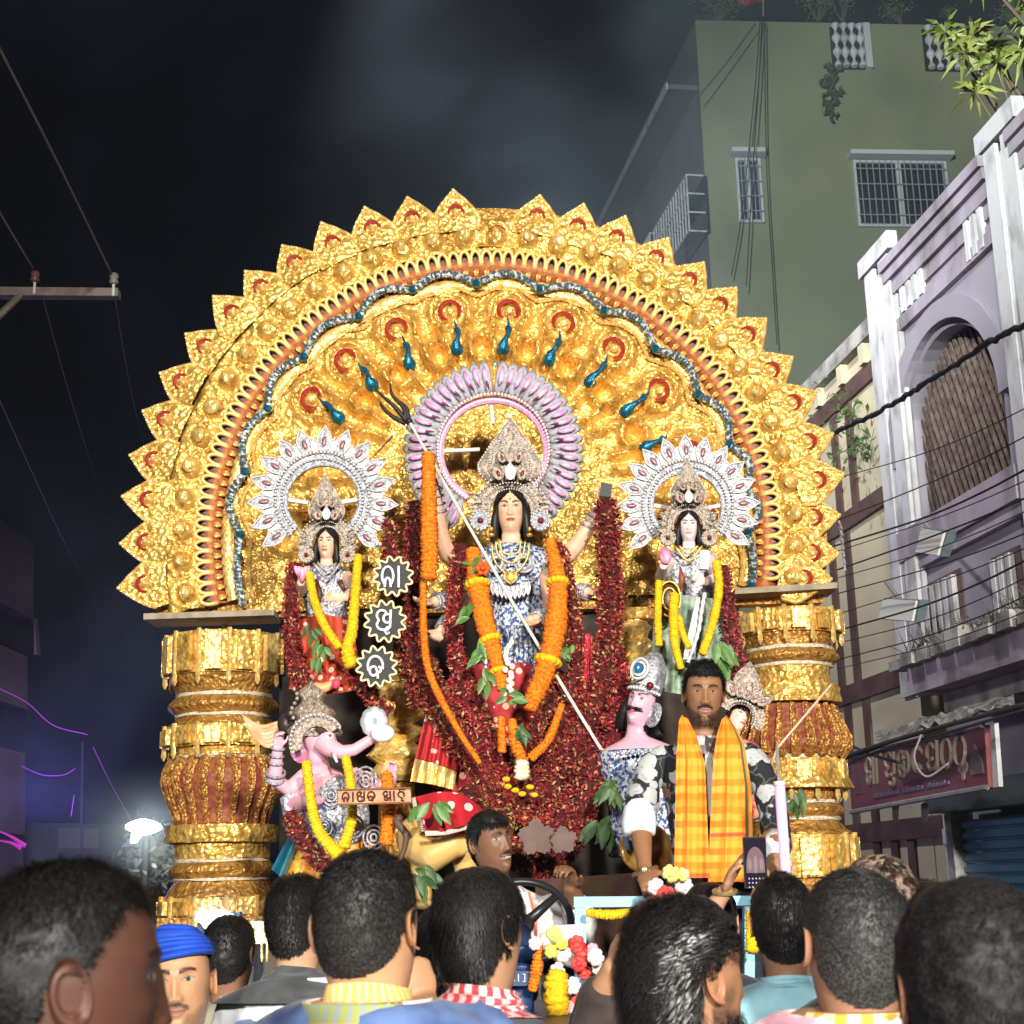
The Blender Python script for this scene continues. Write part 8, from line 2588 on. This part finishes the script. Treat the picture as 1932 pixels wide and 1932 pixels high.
# bronze maple shaped foil leaves
for k, (x, y, sz, lab) in enumerate(((1012, 1335 + 245, 34, 'large bronze foil leaf among the red garland heap beside the driver'), (1062, 1585, 26, 'smaller tan foil leaf close to the dark leaf bunch'))):
	b = MB(); pts = []
	for q in range(40):
		a = 2 * math.pi * q / 40; r = sz * (1 if q % 2 else .9) * (.75 + .35 * abs(math.sin(a * 2.5 + .6)))
		pts.append(P(x + r * math.cos(a), y - r * math.sin(a), 6.35))
	b.prism(pts, (0, .012, 0)); o = b.build('foil_leaf', pm('bronze_leaf', (.075, .038, .022), .5, .2, col2=(.05, .02, .014), scale=12), None); tag(o, lab, 'leaf')

# ------------------------------------------------------------------ lettered stars and the wooden name plate
NEON = pm('cream_piping', (.80, .66, .36), .5)
WHL = pm('cream_letter', (.86, .82, .76), .5)
for (cx, cyy, r, tx, lab) in ((742, 1088, 39, [('na', 1), ('aa', .45)], 'black star shaped letter board, topmost of the three beside the goddess'), (727, 1173, 41, [('yu', 1)], 'black star shaped letter board, middle of the three beside the goddess'), (711, 1258, 40, [('ka', 1)], 'black star shaped letter board, lowest of the three above the gold post')):
	t = thing('letter_star', lab, 'sign', P(cx, cyy, 7.1), 'lettered stars beside the central goddess')
	rim = [P(cx + r * (.86 + .12 * math.cos(12 * a)) * math.cos(a + .2), cyy - r * (.86 + .12 * math.cos(12 * a)) * math.sin(a + .2), 7.1) for a in np.linspace(0, 2 * math.pi, 97)[:-1]]
	b = MB(); b.prism(rim, (0, .03, 0)); b.build('board', pm('star_black', (.010, .011, .012), .6), t)
	b = MB(); b.tube([p - Vector((0, .008, 0)) for p in rim], 2.3 * M(7.1), 6, closed=True); b.build('piping', NEON, t, True)
	h = r * .55; w = h * (.85 if len(tx) == 1 else 1.05)
	quad = tuple(P(cx + sx * w, cyy + sy * h, 7.1) for sx, sy in ((-1, 1), (1, 1), (1, -1), (-1, -1)))
	write('letter', WHL, t, tx, quad, 2.5 * M(7.1), Vector((0, -.012, 0)), .95, 6)
t = thing('name_plate', 'small wooden name plate with carved Odia letters before the elephant headed idol', 'sign', P(705, 1516, 6.55))
quad = tuple(P(x, y, 6.55) for x, y in ((637, 1518), (777, 1514), (775, 1487), (637, 1490)))
b = MB(); b.prism(list(quad), (0, .03, 0)); b.build('board', pm('plate_wood', (.40, .20, .09), .6, col2=(.52, .30, .15), scale=30), t)
b = MB(); b.tube([q - Vector((0, .006, 0)) for q in quad], 1.8 * M(6.55), 6, closed=True); b.build('frame', pm('plate_frame', (.25, .10, .04), .6), t)
qi = (bil(*quad, .06, .16), bil(*quad, .96, .16), bil(*quad, .96, .86), bil(*quad, .06, .86))
write('letter', pm('plate_letter', (.10, .02, .012), .5), t, [('na', 1), ('aa', .4), ('ya', 1), ('ka', 1), (None, .5), ('sa', 1), ('aa', .4), ('hi', 1)], qi, 1.5 * M(6.55), Vector((0, -.006, 0)), .85, 5)
# ------------------------------------------------------------------ tractor front of the float
TBL = pm('tractor_blue', (.012, .035, .11), .45, .1, col2=(.02, .05, .14), scale=10)
SKY = pm('sky_blue_paint', (.30, .62, .76), .5, col2=(.24, .54, .70), scale=6)
tr = thing('tractor', 'dark blue tractor with a large black steering wheel pulling the float', 'vehicle', (.4, 5.7, 0))
wc = P(985, 1738, 5.35); mW = M(5.35)
tilt = Matrix.Rotation(R(52), 3, 'X')
b = MB(); b.tube([wc + tilt @ Vector((.172 * math.cos(a), .172 * math.sin(a), 0)) for a in np.linspace(0, 6.283, 41)[:-1]], .014, 9, closed=True); sw = b.build('steering_wheel', pm('wheel_black', (.016, .016, .018), .35), tr, True)
for a in (40, 160, 280):
	b = MB(); b.tube([wc + tilt @ Vector((0, 0, -.03)), wc + tilt @ Vector((.165 * math.cos(R(a)), .165 * math.sin(R(a)), 0))], [.022, .013], 8); b.build('spoke', MATS['wheel_black'], sw, True)
b = MB(); b.ell(wc + tilt @ Vector((0, 0, -.02)), (.045, .045, .025), tilt, 14, 8); b.build('hub', MATS['wheel_black'], sw, True)
b = MB(); b.tube([wc + tilt @ Vector((0, 0, -.04)), P(984, 1800, 5.2), P(984, 1900, 5.1), P(984, 2100, 5.05)], [.03, .04, .042, .042], 12); b.build('steering_column', TBL, tr, True)
for y in (1800, 1835, 1870):
	b = MB(); b.tube([P(984, y, 5.13), P(984, y + 8, 5.12)], [.055, .055], 12); b.build('column_collar', TBL, tr, True)
b = MB(); b.box((.05, 4.75, 1.0), (.62, 1.5, .55)); b.build('bonnet', TBL, tr)
b = MB(); b.box((.05, 5.75, .82), (.75, .9, .12)); b.build('footplate', TBL, tr); b = MB(); b.box((.05, 6.05, 1.05), (.5, .42, .12)); b.box((.05, 6.24, 1.28), (.5, .08, .4)); b.build('seat', BLACK, tr)
for sd in (-1, 1):
	b = MB(); b.lathe([(.2, -.15), (.55, -.17), (.68, -.12), (.68, .12), (.55, .17), (.2, .15)], (.05 + sd * .8, 5.9, .685), 26, Matrix.Rotation(R(90), 3, 'Y')); b.build('rear_wheel', BLACK, tr)
	b = MB(); b.lathe([(.12, -.08), (.33, -.09), (.38, -.06), (.38, .06), (.33, .09), (.12, .08)], (.05 + sd * .6, 4.35, .385), 22, Matrix.Rotation(R(90), 3, 'Y')); b.build('front_wheel', BLACK, tr)
# number painted on the blue metal: digits as flat strokes
dg = MB()
for k, st in enumerate(([(0, 1), (0, .5), (.6, .5), (.6, 0)], [(.3, 1), (.3, 0)], [(0, 1), (.6, 1), (.6, .5), (.1, .5), (.6, .5), (.6, 0), (0, 0)])):
	dg.tube([P(966 + k * 10 + x * 7, 1852 - z * 14, 5.02) for x, z in st], 1.2 * M(5), 5)
pn = MB(); pn.prism([P(960, 1860, 5.03), P(1000, 1860, 5.03), P(1000, 1832, 5.03), P(960, 1832, 5.03)], (0, .02, 0)); po = pn.build('blue_panel', TBL, tr); dgo = dg.build('number', pm('number_white', (.6, .65, .7), .5), None); hang(dgo, po)
# pale blue hand rail
rl = thing('blue_rail', 'pale blue welded hand rail in front of the standing man', 'railing', P(1092, 1800, 5.2))
b = MB(); b.prism([P(1083, 1692, 5.2), P(1432, 1690, 5.2), P(1432, 1708, 5.2), P(1083, 1712, 5.2)], (0, .06, 0)); b.build('top_bar', SKY, rl)
b = MB(); b.prism([P(1085, 1713, 5.2), P(1106, 1712, 5.2), P(1104, 2250, 5.2), P(1083, 2250, 5.2)], (0, .055, 0)); b.build('post', SKY, rl)
b = MB(); b.prism([P(1405, 1710, 5.2), P(1424, 1710, 5.2), P(1424, 2250, 5.2), P(1405, 2250, 5.2)], (0, .055, 0)); b.build('post', SKY, rl)
b = MB(); b.prism([P(1044, 1746, 5.16), P(1100, 1744, 5.16), P(1100, 1776, 5.16), P(1044, 1778, 5.16)], (0, .03, 0)); b.build('plate', pm('pale_plate', (.70, .74, .80), .5), rl)
# platform the man stands on
mp_ = thing('towing_platform', 'low steel platform between tractor and float', 'platform', (.75, 5.7, 0))
b = MB(); b.box((1.05, 5.85, .72), (1.5, 1.1, .1)); b.build('deck', pm('dark_steel', (.06, .055, .05), .7, .3), mp_)
for x in (.5, 1.7):
	b = MB(); b.box((x, 5.85, .335), (.1, .1, .664)); b.build('leg', MATS['dark_steel'], mp_)
b = MB(); b.prism([P(1010, 1660, 6.45), P(1290, 1640, 6.45), P(1290, 1900, 6.45), P(1010, 1900, 6.45)], (0, .03, 0)); o = b.build('dark_drape', pm('dark_red_drape', (.045, .018, .014), .85, col2=(.10, .05, .02), scale=7), None); tag(o, 'dark cloth hung behind the pale blue rail', 'cloth')

# flowers tied along the tractor
ROSE_R = pm('rose_red', (.58, .02, .025), .55, col2=(.75, .10, .08), scale=30); FW_ = pm('bloom_white', (.85, .80, .76), .6, col2=(.88, .62, .62), scale=12); FPK = pm('bloom_pink', (.82, .36, .42), .6, col2=(.88, .62, .6), scale=14); FYG = pm('bloom_lime', (.62, .66, .08), .6, col2=(.72, .70, .30), scale=14)
def bloom(x, y, r, Y, mat, label, par=None, seed=0, name='flower'):
	m = M(Y); rs = random.Random(seed); b = MB(); c = P(x, y, Y)
	for ring, (n, rr, tl) in enumerate(((1, 0, 0), (5, .38, .5), (7, .72, .9))):
		for k in range(n):
			a = 6.283 * k / n + ring * .4 + rs.uniform(-.2, .2); rot = Matrix.Rotation(-a + math.pi / 2, 3, 'Y') @ Matrix.Rotation(-tl, 3, 'X')
			b.ell(c + Vector((math.cos(a) * rr * r, -(.55 - rr * .5) * r, math.sin(a) * rr * r)) * m, (r * .40 * m, r * .16 * m, r * .42 * m), rot, 8, 6)
	o = b.build(name, mat, par, True)
	return o
def bouquet(name, label, items, Y, base):
	t = thing(name, label, 'flowers', P(*base, Y))
	for k, (x, y, r, mat) in enumerate(items):
		bloom(x, y, r, Y + rng.uniform(-.04, .04), mat, None, t, k)
	return t
bouquet('bouquet', 'bouquet of white, red and lime flowers tied on the blue rail by his hand', [(1238, 1674, 17, FW_), (1256, 1690, 19, ROSE_R), (1290, 1672, 18, FW_), (1266, 1648, 17, FYG), (1236, 1708, 16, ROSE_R), (1288, 1650, 13, FYG), (1252, 1720, 15, FPK), (1300, 1690, 12, FW_)], 5.0, (1256, 1712))
bouquet('bouquet', 'hanging cluster of red and white roses on the rail post', [(1088, 1782, 17, ROSE_R), (1100, 1800, 15, ROSE_R), (1092, 1818, 15, ROSE_R), (1102, 1835, 14, ROSE_R), (1124, 1806, 16, FW_), (1130, 1828, 13, FW_), (1118, 1790, 11, FPK), (1062, 1800, 16, FW_), (1052, 1830, 14, FW_), (1080, 1860, 16, FW_), (1090, 1885, 13, ROSE_R), (1066, 1905, 20, FPK), (1060, 1780, 12, FYG), (1045, 1762, 15, FYG), (1040, 1795, 13, FYG), (1010, 1780, 13, FW_), (1120, 1860, 13, FW_), (1135, 1850, 10, FPK)], 4.95, (1088, 1910))
marigold([(1052, 1840, 4.92), (1048, 1870, 4.9), (1054, 1915, 4.9)], [20, 24, 20], MARY, 'fat yellow marigold bundle hanging under the rose cluster', step=.8)
marigold([(1018, 1780, 5.0), (1012, 1830, 5.0), (1004, 1870, 5.0)], [8, 12, 9], MARI, 'small orange strand beside the steering column')
marigold([(1110, 1722, 5.12), (1150, 1726, 5.1), (1185, 1722, 5.12)], [8, 10, 8], MARY, 'yellow garland strung under the pale blue rail')
marigold([(1412, 1720, 5.1), (1416, 1760, 5.08), (1420, 1800, 5.06)], [6, 10, 14], MARY, 'yellow hanging garland right of the long haired man')

# ------------------------------------------------------------------ tube lamp and stick by the standing man
tl_ = thing('tube_lamp', 'pale violet tube lamp leaning upright beside the right pillar', 'lamp', P(1489, 1800, 4.95))
b = MB(); b.tube([P(1471, 1482, 4.95), P(1482, 1640, 4.95), P(1489, 1800, 4.95)], [.018] * 3, 12); b.build('tube', pm('violet_tube', (.62, .45, .72), .3, emit=(.55, .38, .75), estr=.35), tl_, True)
b = MB(); b.tube([P(1470, 1474, 4.95), P(1471, 1483, 4.95)], .02, 12); b.build('end_cap', PEARL, tl_, True)
b = MB(); b.tube([P(1470, 1478, 4.95), P(1466, 1410, 5.0)], .006, 6); b.build('hook', STEEL, tl_)
stt = thing('slanting_stick', 'thin pale stick slanting up in front of the right pillar', 'stick', P(1462, 1440, 6.2)); b = MB(); tubepx(b, [(1455, 1445), (1466, 1412), (1568, 1292)], 2.4, 6.2); b.build('rod', pm('stick_pale', (.55, .42, .30), .5), stt, True)
# ------------------------------------------------------------------ wires over the street
WIRE = pm('wire_grey', (.20, .19, .18), .6); CABLE = pm('black_cable', (.014, .014, .015), .6)
def wire(label, pts, rpx, mat, name='overhead_cable', grp=None, n=26, lumpy=0.0):
	pa = path3(pts, n); b = MB()
	b.tube([Vector(p) + Vector((0, 0, lumpy * rng.uniform(-1, 1))) for p in pa], [rpx * M(pts[0][2]) * (1 + (rng.uniform(0, .5) if lumpy else 0)) for _ in range(n)], 5)
	return tag(b.build(name, mat, None, True), label, 'cable', grp)
pole = thing('power_pole', 'power pole crossarm with two insulators against the black sky', 'pole', P(-60, 1700, 11.5))
b = MB(); b.prism([P(-90, 540, 11.5), P(222, 543, 11.5), P(222, 558, 11.5), P(-90, 556, 11.5)], (0, .1, 0)); b.build('crossarm', pm('rusty_angle', (.22, .18, .15), .8, .2, col2=(.15, .11, .09), scale=9), pole)
b = MB(); b.tube([P(40, 556, 11.52), P(-70, 660, 11.52)], .03, 6); b.build('brace', MATS['rusty_angle'], pole)
b = MB(); q = P(-75, 540, 11.6); b.tube([(q.x, q.y, 0), (q.x, q.y, q.z + .4)], [.14, .1], 12); b.build('mast', CEMENT, pole)
for x, y, mt in ((65, 520, pm('insulator_brown', (.12, .06, .05), .35)), (214, 524, pm('insulator_grey', (.2, .18, .17), .35))):
	b = MB(); c = P(x, y + 22, 11.5); b.tube([c - Vector((0, 0, .06)), c + Vector((0, 0, .08))], .012, 6); pin = b.build('pin', PEARL, pole)
	b = MB(); b.lathe([(.028, 0), (.042, .02), (.03, .045), (.042, .07), (.028, .10)], c + Vector((0, 0, .045)), 12); io = b.build('insulator', mt, None, True); hang(io, pin)
GW_ = 'grey wires from the power pole'
wire('grey wire rising to the left from the outer insulator', [(212, 520, 11.5), (110, 310, 9.0), (-20, 55, 6.8)], 1.9, WIRE, 'power_wire', GW_)
wire('grey wire rising to the left from the inner insulator', [(62, 506, 11.5), (0, 402, 10.3), (-40, 330, 9.6)], 1.9, WIRE, 'power_wire', GW_)
wire('faint wire sagging down from the outer insulator behind the arch', [(216, 556, 11.6), (240, 700, 15), (275, 850, 22), (330, 1000, 30)], .9, WIRE, 'power_wire', GW_)
wire('faint wire sagging down from the inner insulator into the dark street', [(80, 560, 11.6), (130, 740, 15), (190, 930, 22), (262, 1130, 34), (300, 1200, 40)], .9, WIRE, 'power_wire', GW_)
wire('faint wire crossing the dark sky from the far left edge', [(-10, 735, 10), (60, 890, 14), (130, 1040, 20), (220, 1190, 30), (320, 1290, 40)], 1.0, WIRE, 'power_wire', GW_)
wire('thick twisted black cable bundle crossing before the arched lattice window', [(1950, 605, 8.4), (1860, 650, 9.0), (1760, 715, 9.8), (1660, 775, 10.6), (1560, 822, 11.5)], 5.5, CABLE, n=60, lumpy=.012)
CG = 'thin black cables crossing before the lilac house'
for k, (y0, y1, x1, r, lab) in enumerate(((765, 905, 1570, 1.3, 'highest thin cable below the thick bundle, over the lattice window'), (818, 985, 1572, 1.6, 'second thin cable over the lattice window'), (880, 1030, 1575, 2.6, 'heavy straight cable over the foot of the lattice window'), (902, 1040, 1580, 1.3, 'thin cable just under the heavy straight one'), (935, 1075, 1580, 2.2, 'dark cable above the upper flood panel'), (960, 1090, 1582, 1.3, 'thin cable touching the top of the upper flood panel'), (1002, 1120, 1580, 1.6, 'thin cable over the face of upper flood panel'), (1030, 1160, 1576, 1.3, 'thin cable between the two flood panels, higher'), (1052, 1190, 1580, 2.4, 'sagging dark cable over the slot vent'), (1085, 1215, 1575, 1.3, 'thin cable over the face of the lower flood panel'), (1120, 1245, 1578, 1.6, 'thin cable below the lower flood panel'), (1150, 1262, 1580, 1.2, 'lowest thin cable along the stained balcony'))):
	s = rng.uniform(4, 16)
	wire(lab, [(1945, y0, 8.6), (1850, y0 + (y1 - y0) * .27 + s * .7, 9.4), (1740, y0 + (y1 - y0) * .56 + s, 10.4), (x1, y1, 12.2)], r, CABLE, grp=CG)
TG = 'tangled cables along the shop sign'
for k, (pts, r, lab) in enumerate((([(1575, 1392, 10.5), (1640, 1422, 10.2), (1700, 1440, 9.8)], 3.0, 'tangled cable dropping onto the left end of the sign'), ([(1570, 1440, 10.6), (1640, 1412, 10.1), (1760, 1376, 9.4), (1945, 1326, 8.6)], 4.2, 'thick black cable along the top edge of the sign'), ([(1572, 1455, 10.6), (1650, 1420, 10.1), (1780, 1384, 9.3), (1945, 1336, 8.6)], 2.4, 'second cable along the top edge of the sign'), ([(1572, 1405, 10.6), (1610, 1425, 10.4), (1660, 1410, 10.0)], 1.5, 'loose cable loop against the cream wall'), ([(1738, 1386, 9.3), (1725, 1430, 9.3), (1748, 1465, 9.3), (1790, 1440, 9.2)], 2.2, 'pale loop hanging in front of the sign letters'))):
	wire(lab, pts, r, CABLE if k != 4 else WIRE, grp=TG)
TW = 'cables on the green tower'
for pts, lab in (([(1435, 30, 25.6), (1425, 160, 25.6), (1400, 400, 25.6), (1380, 520, 25.6)], 'dark cable hanging down the green tower left of its narrow window'), ([(1438, 30, 25.5), (1432, 150, 25.5), (1420, 330, 25.5), (1408, 540, 25.5)], 'dark cable hanging down across the narrow tower window'), ([(1442, 30, 25.6), (1446, 300, 25.6), (1458, 520, 25.6), (1466, 650, 25.6)], 'dark cable hanging straight down right of the narrow tower window'), ([(1425, 45, 25.5), (1370, 120, 25.4), (1322, 178, 25.2)], 'dark cable slanting from roof to sun shade of the green tower')):
	wire(lab, pts, 1.2, CABLE, grp=TW)
b = MB(); tubepx(b, [(1440, -30), (1440, 30)], 2, 25.7); tag(b.build('roof_pipe', STEEL), 'thin pipe standing at the edge of the green roof', 'pipe')

# ------------------------------------------------------------------ the dark left side of the street
LB = pm('mauve_plaster', (.16, .10, .13), .9, col2=(.10, .07, .09), scale=.6)
lb = thing('dark_building', 'dim mauve apartment building at the left edge of the street', 'building', P(20, 1700, 24))
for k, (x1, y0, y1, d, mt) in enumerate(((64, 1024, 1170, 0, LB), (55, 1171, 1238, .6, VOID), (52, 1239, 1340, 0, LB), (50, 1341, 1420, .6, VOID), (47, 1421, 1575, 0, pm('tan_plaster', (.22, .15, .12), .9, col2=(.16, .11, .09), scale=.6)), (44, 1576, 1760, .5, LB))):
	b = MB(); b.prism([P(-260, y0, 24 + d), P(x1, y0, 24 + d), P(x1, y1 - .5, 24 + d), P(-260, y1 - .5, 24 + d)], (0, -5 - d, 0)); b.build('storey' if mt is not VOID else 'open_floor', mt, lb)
b = MB(); c0 = P(62, 1240, 24.2); b.prism([P(64, 1165, 23.4), P(70, 1235, 23.4), P(64, 1235, 23.4)], (0, .2, 0)); b.build('bracket', LB, lb)
bw = thing('low_far_building', 'long low dim building far down the left side of the street', 'building', P(180, 1680, 34))
b = MB(); b.prism([P(40, 1552, 34), P(330, 1556, 34), P(330, 1760, 34), P(40, 1760, 34)], (0, 4, 0)); b.build('wall', pm('slate_plaster', (.10, .10, .12), .9, col2=(.06, .06, .075), scale=.5), bw)
b = MB(); b.prism([P(110, 1562, 33.95), P(185, 1564, 33.95), P(185, 1600, 33.95), P(110, 1600, 33.95)], (0, .04, 0)); b.build('window', pm('dull_window', (.16, .16, .18), .5), bw)
b = MB(); tubepx(b, [(310, 1570), (310, 1690)], 5, 33.7); b.build('pipe', STEEL, bw)
fp = thing('far_pole', 'dim distant pole with string lights beside the street', 'pole', P(150, 1690, 20)); b = MB(); tubepx(b, [(152, 1690), (156, 1400)], 2.6, 20); b.build('mast', pm('dim_pole', (.025, .02, .03), .8), fp)
LEDM = pm('magenta_led', (.3, .02, .3), .4, emit=(.40, .13, .45), estr=.28)
for pts, r, lab in (([(-10, 1295, 19), (50, 1325, 19), (100, 1368, 19), (165, 1386, 19)], .8, 'sagging violet light string at the left edge, the upper one'), ([(40, 1445, 19), (80, 1462, 19), (120, 1462, 19), (142, 1450, 19)], .6, 'sagging violet light string at the left edge, the lower one'), ([(176, 1410, 19.5), (210, 1480, 20), (250, 1552, 21)], .6, 'straight violet light string slanting towards the bright lamp'), ([(140, 1500, 19), (134, 1540, 19)], .7, 'very short upright light streak near the far pole')):
	wire(lab, pts, r, LEDM, 'light_string', 'violet light strings down the street')
for k, pts in enumerate(([(-10, 1565, 14), (20, 1578, 14), (48, 1596, 14)], [(-10, 1585, 14), (20, 1590, 14), (40, 1600, 14)])):
	b = MB(); b.tube([Vector(p) for p in path3(pts, 12)], [.003 + .02 * q / 11 for q in range(12)], 6, squash=.3)
	o = b.build('magenta_pennant', pm('magenta_lit_cloth', (.5, .02, .5), .5, emit=(.42, .03, .5), estr=.25)); tag(o, ['glowing magenta lamp tassel at the left edge above the dark head', 'glowing magenta lamp tassel tucked under the longer one'][k], 'lamp')
# the bright lamp on a tree, and the blue-white lamp under the left pillar
lm = thing('flood_lamp', 'blinding white flood lamp left of the golden pillar', 'lamp', P(270, 1700, 15))
GLOW = pm('lamp_glow', (1, 1, 1), .4, emit=(1.0, .98, .92), estr=14)
b = MB(); b.prism([P(270 + 30 * math.cos(a) + 4 * math.cos(3 * a), 1560 - 15 * math.sin(a), 15) for a in np.linspace(0, 6.283, 20)[:-1]], (0, .04, 0)); b.build('lens', GLOW, lm)
b = MB(); b.prism([P(248, 1572, 15.01), P(268, 1572, 15.01), P(256, 1590, 15.01), P(246, 1590, 15.01)], (0, .04, 0)); b.build('glare_fragment', pm('lamp_glow_soft', (1, 1, 1), .4, emit=(1.0, .98, .9), estr=5), lm)  # glowing scrap added to fill out the lamp's glare, not a lamp part
b = MB(); b.box(P(272, 1560, 15.2), (.24, .16, .12)); b.build('housing', BLACK, lm)
q = P(276, 1560, 15.3); b = MB(); b.tube([(q.x, q.y, 0), (q.x, q.y, q.z)], .05, 8); b.build('pole', BLACK, lm)
tf = thing('lit_tree', 'small tree with frosty lit leaves under the blinding lamp', 'tree', P(300, 1690, 16.4))
b = MB(); b.tube([P(300, 1760, 16.4), P(290, 1640, 16.4), P(280, 1600, 16.4)], [.09, .05, .02], 7); b.build('trunk', BARK, tf)
g = MB()
for k in range(900):
	q = P(292 + rng.gauss(0, 24), 1620 + rng.gauss(0, 26), 16.0 + rng.gauss(0, .3)); d = Vector((rng.gauss(0, 1), rng.gauss(0, 1), rng.gauss(0, 1))).normalized() * .055; s = d.orthogonal().normalized() * .025
	g.add([q - d, q + s, q + d, q - s], [(0, 1, 2, 3)])
g.build('crown', pm('dim_leaf', (.10, .12, .09), .6, col2=(.2, .22, .18), scale=5), tf)['kind'] = 'stuff'
def point(name, loc, w, col, r=.1):
	d = bpy.data.lights.new(name, 'POINT'); d.energy, d.color, d.shadow_soft_size = w, col, r
	o = bpy.data.objects.new(name, d); COL.objects.link(o); o.location = loc
point('flood_lamp_light', P(280, 1568, 14.4), 60, (1, .97, .9))
bl_ = thing('blue_lamp', 'bluish white glaring lamp row beneath the left golden pillar', 'lamp', P(410, 1790, 6.45))
b = MB(); b.prism([P(415 + 46 * math.cos(a) + 5 * math.sin(4 * a), 1738 - 18 * math.sin(a) + 4 * math.sin(3 * a), 6.45) for a in np.linspace(0, 6.283, 26)[:-1]], (0, .02, 0)); b.build('lens', pm('blue_white_glow', (1, 1, 1), .4, emit=(.16, .62, 1.0), estr=1.35), bl_)
b = MB(); b.prism([P(384 + 15 * math.cos(a), 1727 - 9 * math.sin(a), 6.43) for a in np.linspace(0, 6.283, 18)[:-1]], (0, .01, 0)); b.build('pink_lens', pm('pink_white_glow', (1, 1, 1), .4, emit=(1.0, .72, 1.0), estr=1.6), bl_)
b = MB(); b.box(P(415, 1742, 6.52), (.18, .06, .09)); b.build('housing', BLACK, bl_)
b = MB(); q = P(415, 1742, 6.52); b.tube([(q.x, q.y, 0), (q.x, q.y, q.z)], .03, 8); b.build('stand', BLACK, bl_)
point('blue_lamp_light', P(412, 1735, 6.25), 14, (.35, .6, 1.0), .06)
point('violet_light', P(60, 1500, 18), 240, (.32, .24, 1.0), .3)
# gold box and its pendants under the pillar foot
gb_ = thing('gold_pendant_box', 'small gold foil box with dangling pendants low beside the blue lamp', 'ornament', P(487, 1790, 6.4))
b = MB(); b.prism([P(466, 1740, 6.4), P(510, 1736, 6.4), P(510, 1778, 6.4), P(466, 1782, 6.4)], (0, .1, 0)); b.build('box', GOLD_LIGHT, gb_)
for x in (470, 494, 504):
	b = MB(); tubepx(b, [(x, 1780), (x, 1808), (x, 1815)], [2, 2.5, 1], 6.4); b.build('pendant', GOLD_LIGHT, gb_)
b = MB(); q = P(488, 1760, 6.45); b.tube([(q.x, q.y, 0), (q.x, q.y, q.z - .05)], .02, 6); b.build('stand', BLACK, gb_)

sc_ = P(1270, 360, 18)
b = MB(); b.ell((0, 0, 0), 1.0, nu=24, nv=16); so_ = b.build('smoke', ms); so_['kind'] = 'stuff'; so_.location = sc_; so_.scale = (8.8, 5.0, 5.4); so_.rotation_euler = (0, -.35, 0)
b = MB(); b.ell((0, 0, 0), 1.0, nu=24, nv=16); so_ = b.build('smoke', ms); so_['kind'] = 'stuff'; so_.location = P(215, 1350, 19.5); so_.scale = (3.6, 3.0, 3.6)
mm_ = ms.copy(); mm_.name = 'lamp_glare_puff'
for nd in mm_.node_tree.nodes:
	if nd.type == 'MAP_RANGE' and abs(nd.inputs['From Min'].default_value - .4) < .01: nd.inputs['From Min'].default_value = .0; nd.inputs['To Max'].default_value = .22
	elif nd.type == 'MAP_RANGE': nd.inputs['From Max'].default_value = .0
for q, r in ((P(274, 1562, 14.3), .8), (P(412, 1735, 6.3), .2)):  # small puffs added round the two lamps to imitate their glare
	b = MB(); b.ell((0, 0, 0), 1.0, nu=20, nv=12); o = b.build('smoke', mm_); o['kind'] = 'stuff'; o.location = q; o.scale = (r, r * .7, r * .8)
